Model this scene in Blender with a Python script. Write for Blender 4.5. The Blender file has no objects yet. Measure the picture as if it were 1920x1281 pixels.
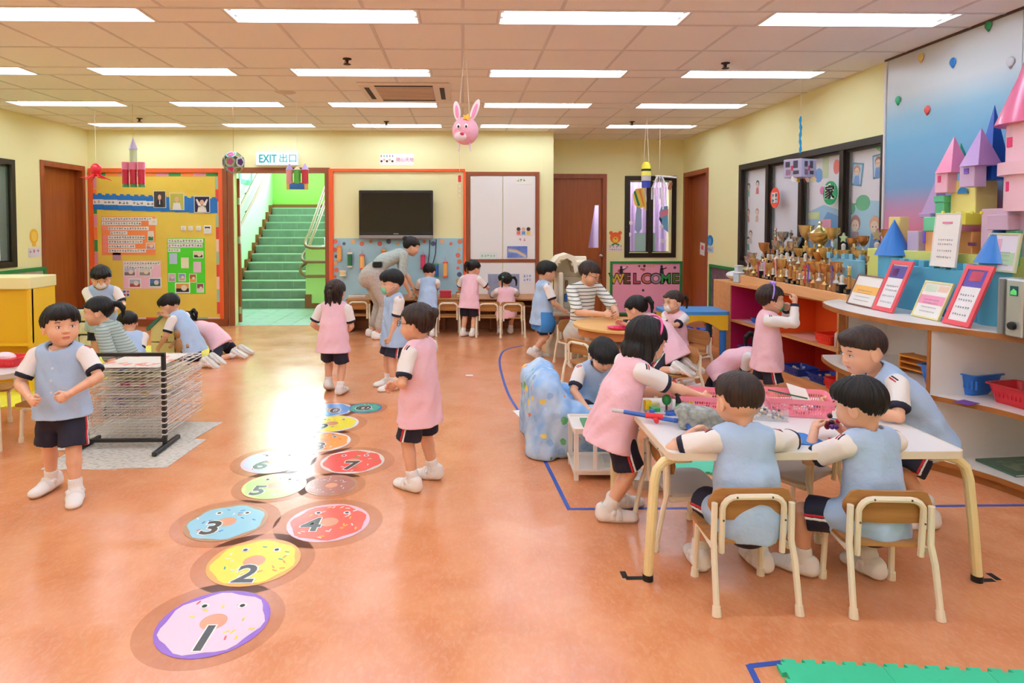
import bpy, bmesh, math, random
import numpy as np
from mathutils import Vector, Matrix, Euler
SC = bpy.context.scene
COL = SC.collection
# ---------------------------------------------------------------- camera
cam_d = bpy.data.cameras.new('camera'); cam = bpy.data.objects.new('camera', cam_d); COL.objects.link(cam)
cam_d.sensor_width = 36.0; cam_d.sensor_fit = 'HORIZONTAL'; cam_d.lens = 1190.0 / 1920 * 36
cam_d.shift_x = 0.0349; cam_d.shift_y = -0.0932; cam_d.clip_start = 0.05; cam_d.clip_end = 60
cam.location = (0, 0, 1.43); cam.rotation_euler = (math.radians(88.0), 0, math.radians(-1.2))
SC.camera = cam
# ---------------------------------------------------------------- world, exposure
W = bpy.data.worlds.new('world'); SC.world = W; W.use_nodes = True
W.node_tree.nodes['Background'].inputs[0].default_value = (0.85, 0.93, 1.0, 1)
W.node_tree.nodes['Background'].inputs[1].default_value = 1.0
SC.view_settings.view_transform = 'Standard'; SC.view_settings.look = 'None'
SC.view_settings.gamma = 1.0; SC.view_settings.use_curve_mapping = False
SC.view_settings.exposure = 0.17
TUBE_EMIT = 23.0
STAIR_WINDOW_EMIT = 11.0
SC.cycles.max_bounces = 9; SC.cycles.diffuse_bounces = 6; SC.cycles.glossy_bounces = 3
SC.cycles.transmission_bounces = 4; SC.cycles.transparent_max_bounces = 6
SC.cycles.sample_clamp_indirect = 6.0
SC.cycles.caustics_reflective = False; SC.cycles.caustics_refractive = False
SC.cycles.blur_glossy = 0.5
# ---------------------------------------------------------------- helpers
random.seed(7)
def lin(h):
    h = h.lstrip('#'); o = []
    for i in (0, 2, 4):
        c = int(h[i:i+2], 16) / 255.0
        o.append(c / 12.92 if c <= 0.04045 else ((c + 0.055) / 1.055) ** 2.4)
    return (o[0], o[1], o[2], 1.0)
_MC = {}
def M(hx, rough=0.6, metal=0.0, emit=0.0, n=None, bump=None, spec=0.5, trans=0.0, stretch=None, alpha=None, coat=0.0):
    """procedural material: base colour, optional noise n=(scale, hex2, lo, hi), bump=(scale, strength)"""
    key = (hx, rough, metal, emit, n, bump, spec, trans, stretch, alpha, coat)
    if key in _MC: return _MC[key]
    m = bpy.data.materials.new('mat_' + hx.strip('#')); m.use_nodes = True
    nt = m.node_tree; b = nt.nodes['Principled BSDF']; c = lin(hx)
    b.inputs['Base Color'].default_value = c; b.inputs['Roughness'].default_value = rough
    b.inputs['Metallic'].default_value = metal; b.inputs['Specular IOR Level'].default_value = spec
    if coat: b.inputs['Coat Weight'].default_value = coat; b.inputs['Coat Roughness'].default_value = 0.08
    if trans: b.inputs['Transmission Weight'].default_value = trans
    if alpha is not None: b.inputs['Alpha'].default_value = alpha
    if emit:
        b.inputs['Emission Color'].default_value = c; b.inputs['Emission Strength'].default_value = emit
    if n or bump:
        tc = nt.nodes.new('ShaderNodeTexCoord'); mp = nt.nodes.new('ShaderNodeMapping')
        nt.links.new(tc.outputs['Object'], mp.inputs[0])
        if stretch: mp.inputs['Scale'].default_value = stretch
        if n:
            t = nt.nodes.new('ShaderNodeTexNoise'); t.inputs['Scale'].default_value = n[0]; t.inputs['Detail'].default_value = 4
            r = nt.nodes.new('ShaderNodeValToRGB'); r.color_ramp.elements[0].position = n[2]; r.color_ramp.elements[1].position = n[3]
            r.color_ramp.elements[0].color = c; r.color_ramp.elements[1].color = lin(n[1])
            nt.links.new(mp.outputs[0], t.inputs['Vector']); nt.links.new(t.outputs[0], r.inputs[0]); nt.links.new(r.outputs[0], b.inputs['Base Color'])
        if bump:
            t = nt.nodes.new('ShaderNodeTexNoise'); t.inputs['Scale'].default_value = bump[0]; t.inputs['Detail'].default_value = 3
            bp = nt.nodes.new('ShaderNodeBump'); bp.inputs['Strength'].default_value = bump[1]; bp.inputs['Distance'].default_value = 0.01
            nt.links.new(mp.outputs[0], t.inputs['Vector']); nt.links.new(t.outputs[0], bp.inputs['Height']); nt.links.new(bp.outputs[0], b.inputs['Normal'])
    _MC[key] = m
    return m
def tag(o, label=None, cat=None, group=None, kind=None):
    if label: o['label'] = label
    if cat: o['category'] = cat
    if group: o['group'] = group
    if kind: o['kind'] = kind
    return o
def thing(name, label, cat, loc=(0, 0, 0), rz=0.0, group=None, kind=None, rot=None):
    o = bpy.data.objects.new(name, None); COL.objects.link(o); o.empty_display_size = 0.05
    o.location = loc; o.rotation_euler = rot if rot else (0, 0, math.radians(rz))
    return tag(o, label, cat, group, kind)
def dup(root, loc=None, rz=None, label=None, group=None):
    r = root.copy(); COL.objects.link(r)
    if loc is not None: r.location = loc
    if rz is not None: r.rotation_euler = (0, 0, math.radians(rz))
    if label: r['label'] = label
    if group: r['group'] = group
    for ch in list(root.children):
        c = ch.copy(); COL.objects.link(c); c.parent = r
        for g in list(ch.children):
            d = g.copy(); COL.objects.link(d); d.parent = c
    return r
def TR(x=0, y=0, z=0, rx=0, ry=0, rz=0):
    return Matrix.Translation((x, y, z)) @ Euler((math.radians(rx), math.radians(ry), math.radians(rz))).to_matrix().to_4x4()
def rrect(w, h, r, n=5, cx=0, cy=0):
    p = []
    for (sx, sy, a0) in ((1, 1, 0), (-1, 1, 90), (-1, -1, 180), (1, -1, 270)):
        for i in range(n + 1):
            a = math.radians(a0 + 90 * i / n)
            p.append((cx + sx * (w / 2 - r) + r * math.cos(a), cy + sy * (h / 2 - r) + r * math.sin(a)))
    return p
def circ(r, n=20, cx=0, cy=0, ry=None):
    return [(cx + r * math.cos(2 * math.pi * i / n), cy + (ry or r) * math.sin(2 * math.pi * i / n)) for i in range(n)]
class MB:
    def __init__(s): s.v = []; s.f = []; s.m = []; s.mi = 0
    def add(s, vs, fs, T=None):
        b = len(s.v)
        if T is not None: vs = [tuple(T @ Vector(v)) for v in vs]
        s.v += [tuple(v) for v in vs]; s.f += [tuple(b + i for i in f) for f in fs]; s.m += [s.mi] * len(fs)
        return s
    def bx(s, x0, x1, y0, y1, z0, z1, T=None):
        return s.add([(x0,y0,z0),(x1,y0,z0),(x1,y1,z0),(x0,y1,z0),(x0,y0,z1),(x1,y0,z1),(x1,y1,z1),(x0,y1,z1)],
                     [(0,3,2,1),(4,5,6,7),(0,1,5,4),(1,2,6,5),(2,3,7,6),(3,0,4,7)], T)
    def box(s, c, d, T=None):
        return s.bx(c[0]-d[0]/2, c[0]+d[0]/2, c[1]-d[1]/2, c[1]+d[1]/2, c[2]-d[2]/2, c[2]+d[2]/2, T)
    def cbox(s, c, d, b=0.004, T=None):
        hx, hy, hz = d[0]/2, d[1]/2, d[2]/2; b = min(b, hx*.9, hy*.9, hz*.9); vs = []; ix = {}
        for sx in (-1, 1):
            for sy in (-1, 1):
                for sz in (-1, 1):
                    for a in range(3):
                        q = [sx*(hx-b), sy*(hy-b), sz*(hz-b)]; q[a] += (sx, sy, sz)[a]*b
                        ix[(sx,sy,sz,a)] = len(vs); vs.append((c[0]+q[0], c[1]+q[1], c[2]+q[2]))
        fs = []
        for sx in (-1, 1): fs.append([ix[(sx,a,b_,0)] for a,b_ in ((-1,-1),(1,-1),(1,1),(-1,1))][::sx])
        for sy in (-1, 1): fs.append([ix[(a,sy,b_,1)] for a,b_ in ((-1,-1),(1,-1),(1,1),(-1,1))][::-sy])
        for sz in (-1, 1): fs.append([ix[(a,b_,sz,2)] for a,b_ in ((-1,-1),(1,-1),(1,1),(-1,1))][::sz])
        for p in (-1, 1):
            for q in (-1, 1):
                fs.append([ix[(-1,p,q,1)], ix[(1,p,q,1)], ix[(1,p,q,2)], ix[(-1,p,q,2)]][::p*q*-1])
                fs.append([ix[(p,-1,q,0)], ix[(p,1,q,0)], ix[(p,1,q,2)], ix[(p,-1,q,2)]][::p*q])
                fs.append([ix[(p,q,-1,0)], ix[(p,q,1,0)], ix[(p,q,1,1)], ix[(p,q,-1,1)]][::p*q*-1])
                for r in (-1, 1): fs.append([ix[(p,q,r,0)], ix[(p,q,r,1)], ix[(p,q,r,2)]][::p*q*r])
        return s.add(vs, fs, T)
    def cyl(s, p0, p1, r0, r1=None, n=12, caps=True, T=None):
        r1 = r0 if r1 is None else r1
        p0 = Vector(p0); p1 = Vector(p1); d = (p1-p0).normalized()
        a = d.orthogonal().normalized(); b = d.cross(a); vs = []
        for (p, r) in ((p0, r0), (p1, r1)):
            for i in range(n):
                t = 2*math.pi*i/n; vs.append(p + a*(r*math.cos(t)) + b*(r*math.sin(t)))
        fs = [(i, (i+1) % n, n+(i+1) % n, n+i) for i in range(n)]
        if caps: fs += [tuple(range(n))[::-1], tuple(range(n, 2*n))]
        return s.add(vs, fs, T)
    def tube(s, pts, r, n=8, closed=False, T=None, flat=None):
        P = [Vector(p) for p in pts]; k = len(P); vs = []; fs = []
        up = None
        for i in range(k):
            if closed: d = (P[(i+1) % k]-P[i-1]).normalized()
            else: d = (P[min(i+1, k-1)]-P[max(i-1, 0)]).normalized()
            if up is None: a = d.orthogonal().normalized() if flat is None else (Vector(flat)-d*d.dot(Vector(flat))).normalized()
            else: a = (up - d*up.dot(d)).normalized()
            up = a; b = d.cross(a); rr = r[i] if isinstance(r, (list, tuple)) else r
            for j in range(n):
                t = 2*math.pi*j/n; vs.append(P[i] + a*(rr*math.cos(t)) + b*(rr*math.sin(t)))
        for i in range(k if closed else k-1):
            o = i*n; q = ((i+1) % k)*n
            fs += [(o+j, o+(j+1) % n, q+(j+1) % n, q+j) for j in range(n)]
        if not closed: fs += [tuple(range(n))[::-1], tuple(range((k-1)*n, k*n))]
        return s.add(vs, fs, T)
    def lathe(s, prof, n=16, T=None, sx=1, sy=1):
        vs = []; fs = []; k = len(prof)
        for (r, z) in prof:
            for j in range(n):
                t = 2*math.pi*j/n; vs.append((r*math.cos(t)*sx, r*math.sin(t)*sy, z))
        for i in range(k-1): fs += [(i*n+j, i*n+(j+1) % n, (i+1)*n+(j+1) % n, (i+1)*n+j) for j in range(n)]
        if prof[0][0] > 1e-5: fs.append(tuple(range(n))[::-1])
        if prof[-1][0] > 1e-5: fs.append(tuple(range((k-1)*n, k*n)))
        return s.add(vs, fs, T)
    def sph(s, c, r, nu=14, nv=9, T=None):
        if not isinstance(r, (list, tuple)): r = (r, r, r)
        vs = [(c[0], c[1], c[2]-r[2])]; fs = []
        for i in range(1, nv):
            p = math.pi*i/nv
            for j in range(nu):
                t = 2*math.pi*j/nu
                vs.append((c[0]+r[0]*math.sin(p)*math.cos(t), c[1]+r[1]*math.sin(p)*math.sin(t), c[2]-r[2]*math.cos(p)))
        vs.append((c[0], c[1], c[2]+r[2])); L = len(vs)-1
        fs += [(0, 1+(j+1) % nu, 1+j) for j in range(nu)]
        for i in range(nv-2): fs += [(1+i*nu+j, 1+i*nu+(j+1) % nu, 1+(i+1)*nu+(j+1) % nu, 1+(i+1)*nu+j) for j in range(nu)]
        o = 1+(nv-2)*nu; fs += [(o+j, o+(j+1) % nu, L) for j in range(nu)]
        return s.add(vs, fs, T)
    def prism(s, poly, z0, z1, T=None):
        n = len(poly); a = sum(poly[i][0]*poly[(i+1) % n][1]-poly[(i+1) % n][0]*poly[i][1] for i in range(n))
        if a < 0: poly = poly[::-1]
        vs = [(x, y, z0) for x, y in poly] + [(x, y, z1) for x, y in poly]
        return s.add(vs, [tuple(range(n))[::-1], tuple(range(n, 2*n))] + [(i, (i+1) % n, n+(i+1) % n, n+i) for i in range(n)], T)
    def ring(s, po, pi_, z0, z1, T=None):
        n = len(po); vs = [(x,y,z0) for x,y in po]+[(x,y,z0) for x,y in pi_]+[(x,y,z1) for x,y in po]+[(x,y,z1) for x,y in pi_]; fs = []
        for i in range(n):
            j = (i+1) % n
            fs += [(i, n+i, n+j, j), (2*n+i, 2*n+j, 3*n+j, 3*n+i), (i, j, 2*n+j, 2*n+i), (n+j, n+i, 3*n+i, 3*n+j)]
        return s.add(vs, fs, T)
    def frame(s, x0, x1, z0, z1, w, y0, y1, bottom=True):
        s.bx(x0, x0+w, y0, y1, z0, z1); s.bx(x1-w, x1, y0, y1, z0, z1); s.bx(x0+w, x1-w, y0, y1, z1-w, z1)
        if bottom: s.bx(x0+w, x1-w, y0, y1, z0, z0+w)
        return s
    def sheet(s, fn, nu, nv, th=0.0, T=None):
        vs = [fn(i/nu, j/nv) for j in range(nv+1) for i in range(nu+1)]
        fs = [(j*(nu+1)+i, j*(nu+1)+i+1, (j+1)*(nu+1)+i+1, (j+1)*(nu+1)+i) for j in range(nv) for i in range(nu)]
        return s.add(vs, fs, T)
    def obj(s, name, mats, parent=None, loc=None, rz=0, sm=35, label=None, cat=None, group=None, kind=None, rot=None, weld=False):
        me = bpy.data.meshes.new(name); me.from_pydata([tuple(v) for v in s.v], [], s.f)
        if not isinstance(mats, (list, tuple)): mats = [mats]
        for m in mats: me.materials.append(m)
        if len(mats) > 1: me.polygons.foreach_set('material_index', s.m)
        if sm:
            me.polygons.foreach_set('use_smooth', [True]*len(s.f)); me.set_sharp_from_angle(angle=math.radians(sm))
        me.update()
        o = bpy.data.objects.new(name, me); COL.objects.link(o)
        if parent: o.parent = parent
        if loc is not None: o.location = loc
        if rot: o.rotation_euler = rot
        elif rz: o.rotation_euler = (0, 0, math.radians(rz))
        return tag(o, label, cat, group, kind)
def inst(src, name, parent, loc, rot=None, scale=None):
    o = bpy.data.objects.new(name, src.data); COL.objects.link(o); o.parent = parent; o.location = loc
    if rot: o.rotation_euler = rot
    if scale: o.scale = scale
    return o
def text(s, size, mat, parent, loc, rot=(90, 0, 0), name='lettering', ext=0.0015, bold=0.0, align='CENTER', sx=1.0):
    c = bpy.data.curves.new(name, 'FONT'); c.body = s; c.size = size; c.extrude = ext; c.offset = bold
    c.align_x = align; c.align_y = 'CENTER'; c.resolution_u = 3
    tmp = bpy.data.objects.new('tmp', c); COL.objects.link(tmp); me = bpy.data.meshes.new_from_object(tmp); bpy.data.objects.remove(tmp); bpy.data.curves.remove(c)
    me.materials.clear(); me.materials.append(mat); me.name = name
    o = bpy.data.objects.new(name, me); COL.objects.link(o); o.parent = parent; o.location = loc
    o.rotation_euler = tuple(math.radians(a) for a in rot); o.scale = (sx, 1, 1)
    return o
def struct(mb, name, mats, **k): return mb.obj(name, mats, kind='structure', **k)
_ps, _th = math.radians(1.2), math.radians(2.0)
_F = Vector((math.sin(_ps)*math.cos(_th), math.cos(_ps)*math.cos(_th), -math.sin(_th))); _R = Vector((math.cos(_ps), -math.sin(_ps), 0)); _U = _R.cross(_F)
def wall_pt(px, py, Y):
    """point of the wall plane at depth Y that a measured spot of the photograph belongs to"""
    d = _F+_R*((px-893)/1190.)-_U*((py-461.6)/1190.); t = Y/d.y; return d.x*t, 1.43+d.z*t
def side_pt(px, py, X):
    d = _F+_R*((px-893)/1190.)-_U*((py-461.6)/1190.); t = X/d.x; return d.y*t, 1.43+d.z*t
def glyphs(mb, x0, x1, zc, h, y0, y1, pitch=None, keep=1.0, rnd=None):
    """rows of tiny brush-stroke marks too small to read"""
    rnd = rnd or random; pitch = pitch or h*1.15; x = x0
    while x+h*.8 <= x1:
        if rnd.random() < keep:
            t = h*.11
            for q in range(rnd.choice((2, 3))): z = zc-h*.4+h*.8*rnd.random(); mb.bx(x+h*.05, x+h*.8, y0, y1, z-t/2, z+t/2)
            for q in range(rnd.choice((1, 2))): xx = x+h*(.15+.55*rnd.random()); mb.bx(xx-t/2, xx+t/2, y0, y1, zc-h*.42, zc+h*.42)
        x += pitch
# ---------------------------------------------------------------- materials of the room
def floor_mat():
    m = bpy.data.materials.new('marbled_orange_linoleum'); m.use_nodes = True; nt = m.node_tree; b = nt.nodes['Principled BSDF']
    tc = nt.nodes.new('ShaderNodeTexCoord')
    def noise(sc, det, stretch=None, dist=0.0):
        t = nt.nodes.new('ShaderNodeTexNoise'); t.inputs['Scale'].default_value = sc; t.inputs['Detail'].default_value = det; t.inputs['Distortion'].default_value = dist
        mp = nt.nodes.new('ShaderNodeMapping'); mp.inputs['Scale'].default_value = stretch or (1, 1, 1); nt.links.new(tc.outputs['Object'], mp.inputs[0]); nt.links.new(mp.outputs[0], t.inputs[0]); return t
    def ramp(t, a, ca, z, cz):
        r = nt.nodes.new('ShaderNodeValToRGB'); r.color_ramp.elements[0].position = a; r.color_ramp.elements[0].color = ca; r.color_ramp.elements[1].position = z; r.color_ramp.elements[1].color = cz; nt.links.new(t.outputs[0], r.inputs[0]); return r
    r1 = ramp(noise(4.0, 9, None, .6), .35, lin('c97c50'), .68, lin('d68f62'))
    r2 = ramp(noise(60, 6, (1, .55, 1), .8), .45, (0, 0, 0, 1), .9, (.55, .55, .55, 1))
    mx = nt.nodes.new('ShaderNodeMix'); mx.data_type = 'RGBA'; nt.links.new(r2.outputs[0], mx.inputs[0]); nt.links.new(r1.outputs[0], mx.inputs[6]); mx.inputs[7].default_value = lin('dda77e')
    nt.links.new(mx.outputs[2], b.inputs['Base Color'])
    r3 = ramp(noise(2.2, 3), .3, (.17, .17, .17, 1), .75, (.27, .27, .27, 1)); nt.links.new(r3.outputs[0], b.inputs['Roughness'])
    bp = nt.nodes.new('ShaderNodeBump'); bp.inputs['Strength'].default_value = .12; bp.inputs['Distance'].default_value = .004; nt.links.new(noise(5, 2).outputs[0], bp.inputs['Height']); nt.links.new(bp.outputs[0], b.inputs['Normal'])
    b.inputs['Specular IOR Level'].default_value = .5
    return m
FLOOR = floor_mat()
YEL = M('f0eab2', rough=.75, bump=(35, .05)); CEILM = M('f9f6f0', rough=.9, n=(260, 'eeeae2', .5, .62), bump=(180, .25)); TBAR = M('ddd8d4', rough=.6)
WOODR = M('9c4a1c', rough=.4, n=(5, '7f3814', .3, .75), stretch=(6, 6, .5)); WOODD = M('a0521c', rough=.38, n=(4, '8a4013', .3, .75), stretch=(8, 8, .4))
FR_OR = M('e2581f', rough=.5); FR_BR = M('8c451f', rough=.5); ALU = M('2e241c', rough=.4, metal=.3); GREENF = M('1f7d3a', rough=.5)
WHITEL = M('f1efec', rough=.35); PAPER = M('f4f2ee', rough=.85); INK = M('3b3b44', rough=.9); REDP = M('d4262c', rough=.6); BLUP = M('1f72bd', rough=.6); YELP = M('f3d93e', rough=.6)
GRNP = M('3cae4a', rough=.6); PNKP = M('f3b9cf', rough=.7); CREAM = M('efe6c8', rough=.4); PLY = M('b98246', rough=.45, n=(5, '9d6a33', .35, .7), stretch=(.6, 8, 8)); BLK = M('131313', rough=.5)
GLASS = M('e8f2f2', rough=.03, alpha=.10); CHROME = M('b9bbbd', rough=.25, metal=1)
# ---------------------------------------------------------------- floor, walls, ceiling
XL, XR, YB, YR, YF, ZC, XS = -5.2, 3.4, 8.95, 9.78, -3.2, 2.73, 1.27
fb = MB(); fb.bx(XL-.1, XR+.1, YF-.1, 8.93, -.08, 0); fb.bx(XS-.02, XR+.1, 8.93, YR+.1, -.08, 0); floor = struct(fb, 'floor', FLOOR)
TILE = M('aec2c0', rough=.3, n=(6, '9eb4b2', .4, .7))
hall = struct(MB().bx(-4.1, -1.0, 8.93, 13.6, -.08, -.004), 'floor_landing', M('8fb5ac', rough=.5))
tl = None
for i in range(10):
    for j in range(6):
        c = (-3.95+.305*i+.15, 8.935+.305*j+.15, -.001)
        if tl is None: tl = MB().cbox((0, 0, 0), (.298, .298, .012), .002).obj('floor_tile', TILE, hall, c)
        else: inst(tl, 'floor_tile', hall, c)
w = MB()
w.bx(XL-.1, -3.197, YB, YB+.12, 0, ZC+.02).bx(-1.924, XS, YB, YB+.12, 0, ZC+.02).bx(-3.197, -1.924, YB, YB+.12, 2.153, ZC+.02).bx(XS-.12, XS, YB+.12, YR+.1, 0, ZC+.02)
wall_back = struct(w, 'wall_back', YEL)
w = MB(); w.bx(XS, 1.339, YR, YR+.12, 0, ZC+.02).bx(2.164, 2.553, YR, YR+.12, 0, ZC+.02).bx(1.339, 2.164, YR, YR+.12, 2.146, ZC+.02).bx(3.195, XR+.1, YR, YR+.12, 0, ZC+.02)
w.bx(2.553, 3.195, YR, YR+.12, 0, .992).bx(2.553, 3.195, YR, YR+.12, 2.089, ZC+.02); struct(w, 'wall_recess', YEL)
w = MB(); w.bx(XR, XR+.14, YF-.1, 5.04, 0, ZC+.02).bx(XR, XR+.14, 5.04, 7.74, 0, .92).bx(XR, XR+.14, 5.04, 7.74, 2.15, ZC+.02).bx(XR, XR+.14, 7.74, 8.80, 0, ZC+.02).bx(XR, XR+.14, 8.80, 9.66, 2.15, ZC+.02).bx(XR, XR+.14, 9.66, YR+.1, 0, ZC+.02)
struct(w, 'wall_right', YEL)
w = MB(); w.bx(XL-.14, XL, YF-.1, 5.2, 0, ZC+.02).bx(XL-.14, XL, 5.2, 7.48, 0, .93).bx(XL-.14, XL, 5.2, 7.48, 2.16, ZC+.02).bx(XL-.14, XL, 7.48, 8.0, 0, ZC+.02).bx(XL-.14, XL, 8.0, 8.80, 2.16, ZC+.02).bx(XL-.14, XL, 8.80, YB, 0, ZC+.02)
struct(w, 'wall_left', YEL)
struct(MB().bx(XL-.1, XR+.1, YF-.12, YF, 0, ZC+.02), 'wall_front', YEL)
ceil = struct(MB().bx(XL-.1, XR+.1, YF-.1, YR+.1, ZC+.09, ZC+.15), 'ceiling', CEILM)
# light strips: rows of fittings of 0.27 m depth, every 1.48 m
FY = [3.90+1.48*k for k in range(-4, 4)]; FXC = [-4.27, -2.55, -.865, .815, 2.51]
tile = None; nt_ = 0; xs = [-5.2, -4.8]+[round(-4.2+.6*i, 3) for i in range(13)]+[3.4]
bars = MB()
def cell(x0, x1, y0, y1, far):
    global tile, nt_
    if far: fill.bx(x0+.004, x1-.004, y0+.004, y1-.004, ZC, ZC+.012); return
    if x1-x0 > .59 and y1-y0 > .595:
        if tile is None: tile = MB().cbox((0, 0, .006), (.592, .592, .012), .003).obj('ceiling_tile', CEILM, ceil, ((x0+x1)/2, (y0+y1)/2, ZC))
        else: inst(tile, 'ceiling_tile', ceil, ((x0+x1)/2, (y0+y1)/2, ZC))
    else: MB().cbox((0, 0, .006), (x1-x0-.008, y1-y0-.008, .012), .003).obj('ceiling_tile', CEILM, ceil, ((x0+x1)/2, (y0+y1)/2, ZC))
    nt_ += 1
fill = MB(); ys = []
y = YF
rows = []
for fy in FY:
    rows.append(('tile', fy-1.21, fy-.605)); rows.append(('tile', fy-.605, fy)); rows.append(('lamp', fy, fy+.27))
rows.append(('tile', FY[-1]+.27, FY[-1]+.87)); rows.append(('tile', FY[-1]+.87, YR))
for kind, y0, y1 in rows:
    y0 = max(y0, YF); far = y1 < 3.2
    if kind == 'tile':
        for a, b in zip(xs[:-1], xs[1:]):
            if y1 > YB and b <= XS-.1: 
                if y0 < YB-.1: cell(a, b, y0, YB, far)
                continue
            cell(a, b, y0, y1, far)
            bars.bx(a-.011, a+.011, y0, y1, ZC-.003, ZC+.004)
    else:
        ed = [XL]+sum([[c-.59, c+.59] for c in FXC], [])+[XR]
        for a, b in zip(ed[::2], ed[1::2]): cell(a, b, y0, y1, far)
        for a in ed[1:-1]: bars.bx(a-.011, a+.011, y0, y1, ZC-.003, ZC+.004)
    bars.bx(XL, XR, y0-.011, y0+.011, ZC-.0035, ZC+.0045)
fill.obj('ceiling_tiles_behind', CEILM, ceil, kind='stuff'); bars.obj('ceiling_grid', TBAR, ceil)
# ---------------------------------------------------------------- ceiling lamps
TUBE = M('dcecff', rough=.4, emit=TUBE_EMIT); HOUS = M('f5f5f3', rough=.35)
def lamp(x, y, lab):
    t = thing('ceiling_light', lab, 'light', (x, y, ZC), group='recessed fluorescent ceiling lights')
    if not hasattr(lamp, 'h'):
        h = MB(); h.bx(-.59, .59, 0, .27, .075, .08).bx(-.59, .59, 0, .012, -.004, .075).bx(-.59, .59, .258, .27, -.004, .075).bx(-.59, -.578, .012, .258, -.004, .075).bx(.578, .59, .012, .258, -.004, .075)
        h.add([(-.578, .012, .01), (.578, .012, .01), (.578, .05, .072), (-.578, .05, .072)], [(0, 1, 2, 3)]).add([(-.578, .258, .01), (.578, .258, .01), (.578, .22, .072), (-.578, .22, .072)], [(3, 2, 1, 0)])
        lamp.h = h.obj('lamp_housing', HOUS, t, (0, 0, 0)); b = MB()
        lamp.t = MB().cyl((-.555, 0, 0), (.555, 0, 0), .014, n=8).obj('fluorescent_tube', TUBE, t, (0, .08, .035))
        lamp.s = MB().cbox((0, 0, 0), (.022, .05, .04), .004).obj('lamp_socket', WHITEL, t, (-.567, .08, .035)); first = True
    else:
        inst(lamp.h, 'lamp_housing', t, (0, 0, 0)); inst(lamp.t, 'fluorescent_tube', t, (0, .08, .035)); inst(lamp.s, 'lamp_socket', t, (-.567, .08, .035))
    inst(lamp.t, 'fluorescent_tube', t, (0, .19, .035)); inst(lamp.s, 'lamp_socket', t, (.567, .08, .035)); inst(lamp.s, 'lamp_socket', t, (.567, .19, .035)); inst(lamp.s, 'lamp_socket', t, (-.567, .19, .035))
rn = ['nearest row overhead', 'second row back', 'third row back', 'farthest row by the back wall']; cn = ['at the far left', 'left of centre', 'in the middle above the television side', 'right of centre', 'at the right']
for k, fy in enumerate(FY):
    for c, fx in enumerate(FXC):
        if k == 7 and fx > 5: continue
        lamp(fx, fy, 'twin-tube ceiling light %s, %s' % (rn[k-4], cn[c]) if k >= 4 else 'ceiling light %s, %s' % (('fourth row behind the camera', 'third row behind the camera', 'second row behind the camera', 'row just above and behind the camera')[k], cn[c]))
# ---------------------------------------------------------------- stairwell
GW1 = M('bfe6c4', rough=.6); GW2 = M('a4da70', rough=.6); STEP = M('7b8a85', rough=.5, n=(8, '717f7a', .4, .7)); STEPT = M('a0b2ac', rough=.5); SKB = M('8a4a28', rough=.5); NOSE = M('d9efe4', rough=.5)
struct(MB().bx(-4.1, -3.95, YB+.12, 13.6, -.08, 4.2), 'wall_stair_left', GW1)
struct(MB().bx(-4.1, -.9, 13.3, 13.45, -.08, 4.2), 'wall_stair_back', GW2)
struct(MB().bx(-1.05, -.9, YB+.12, 13.6, -.08, 4.2), 'wall_stair_right', GW2)
struct(MB().bx(-4.1, -.9, YB, 13.6, 4.2, 4.3), 'ceiling_stair', M('f2f5f0', rough=.8))
struct(MB().bx(-4.1, -.9, YB, YB+.1, ZC, 4.2), 'wall_stair_front', GW1)
st = thing('staircase', 'green tiled staircase rising behind the open doorway', 'stairs', (0, 10.75, 0)); st['kind'] = 'structure'
for k in range(12):
    y0 = .21*k; z1 = .1465*(k+1)
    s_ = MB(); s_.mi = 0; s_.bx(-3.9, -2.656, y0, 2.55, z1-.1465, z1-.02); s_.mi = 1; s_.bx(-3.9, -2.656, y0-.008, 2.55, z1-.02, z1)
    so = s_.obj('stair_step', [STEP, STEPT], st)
    MB().bx(-3.9, -2.656, y0-.011, y0+.018, z1, z1+.003).obj('step_nosing', NOSE, so)
    for q in range(1, 4): MB().bx(-3.9+.31*q-.0015, -3.9+.31*q+.0015, y0-.002, y0, z1-.14, z1-.022).obj('tile_joint', STEPT, so)
    MB().bx(-3.95, -3.9, y0-.055, min(y0+.21, 2.5), 0 if k == 0 else z1-.2, z1+.055).obj('stair_skirting', SKB, st)
MB().bx(-3.9, -2.656, 2.36, 2.53, 1.758, 1.83).obj('stair_skirting', SKB, st)
lw = struct(MB().bx(-2.656, -1.05, 10.75, 10.9, 0, 1.02), 'wall_stair_parapet', M('bcd792', rough=.6))
MB().bx(-2.67, -1.05, 10.735, 10.75, 0, .09).obj('skirting_board', SKB, lw); MB().bx(-2.67, -2.56, 10.735, 10.75, .09, .24).obj('skirting_step', SKB, lw)
WDR = M('8a5a3a', rough=.35); 
def hrail(lab, pts, r=.022, brk=(), mats=WDR):
    t = thing('handrail', lab, 'handrail', pts[0]); p0 = Vector(pts[0]); MB().tube([Vector(p)-p0 for p in pts], r, 8).obj('rail', mats, t)
    for b in brk: q = [Vector(x)-p0 for x in b]; MB().cyl(q[0], q[1], .008, n=6).obj('rail_bracket', BLK, t)
hrail('upper wooden handrail sloping up the green left stair wall', [(-3.86, 10.25, 1.19), (-3.86, 10.32, 1.2), (-3.86, 12.9, 2.95)], brk=[((-3.86, 10.4, 1.23), (-3.95, 10.4, 1.15)), ((-3.86, 11.6, 2.05), (-3.95, 11.6, 1.97))])
hrail('lower wooden handrail sloping up the green left stair wall', [(-3.86, 10.25, .86), (-3.86, 10.32, .87), (-3.86, 12.9, 2.62)], brk=[((-3.86, 10.4, .90), (-3.95, 10.4, .82)), ((-3.86, 11.6, 1.72), (-3.95, 11.6, 1.64))])
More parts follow.
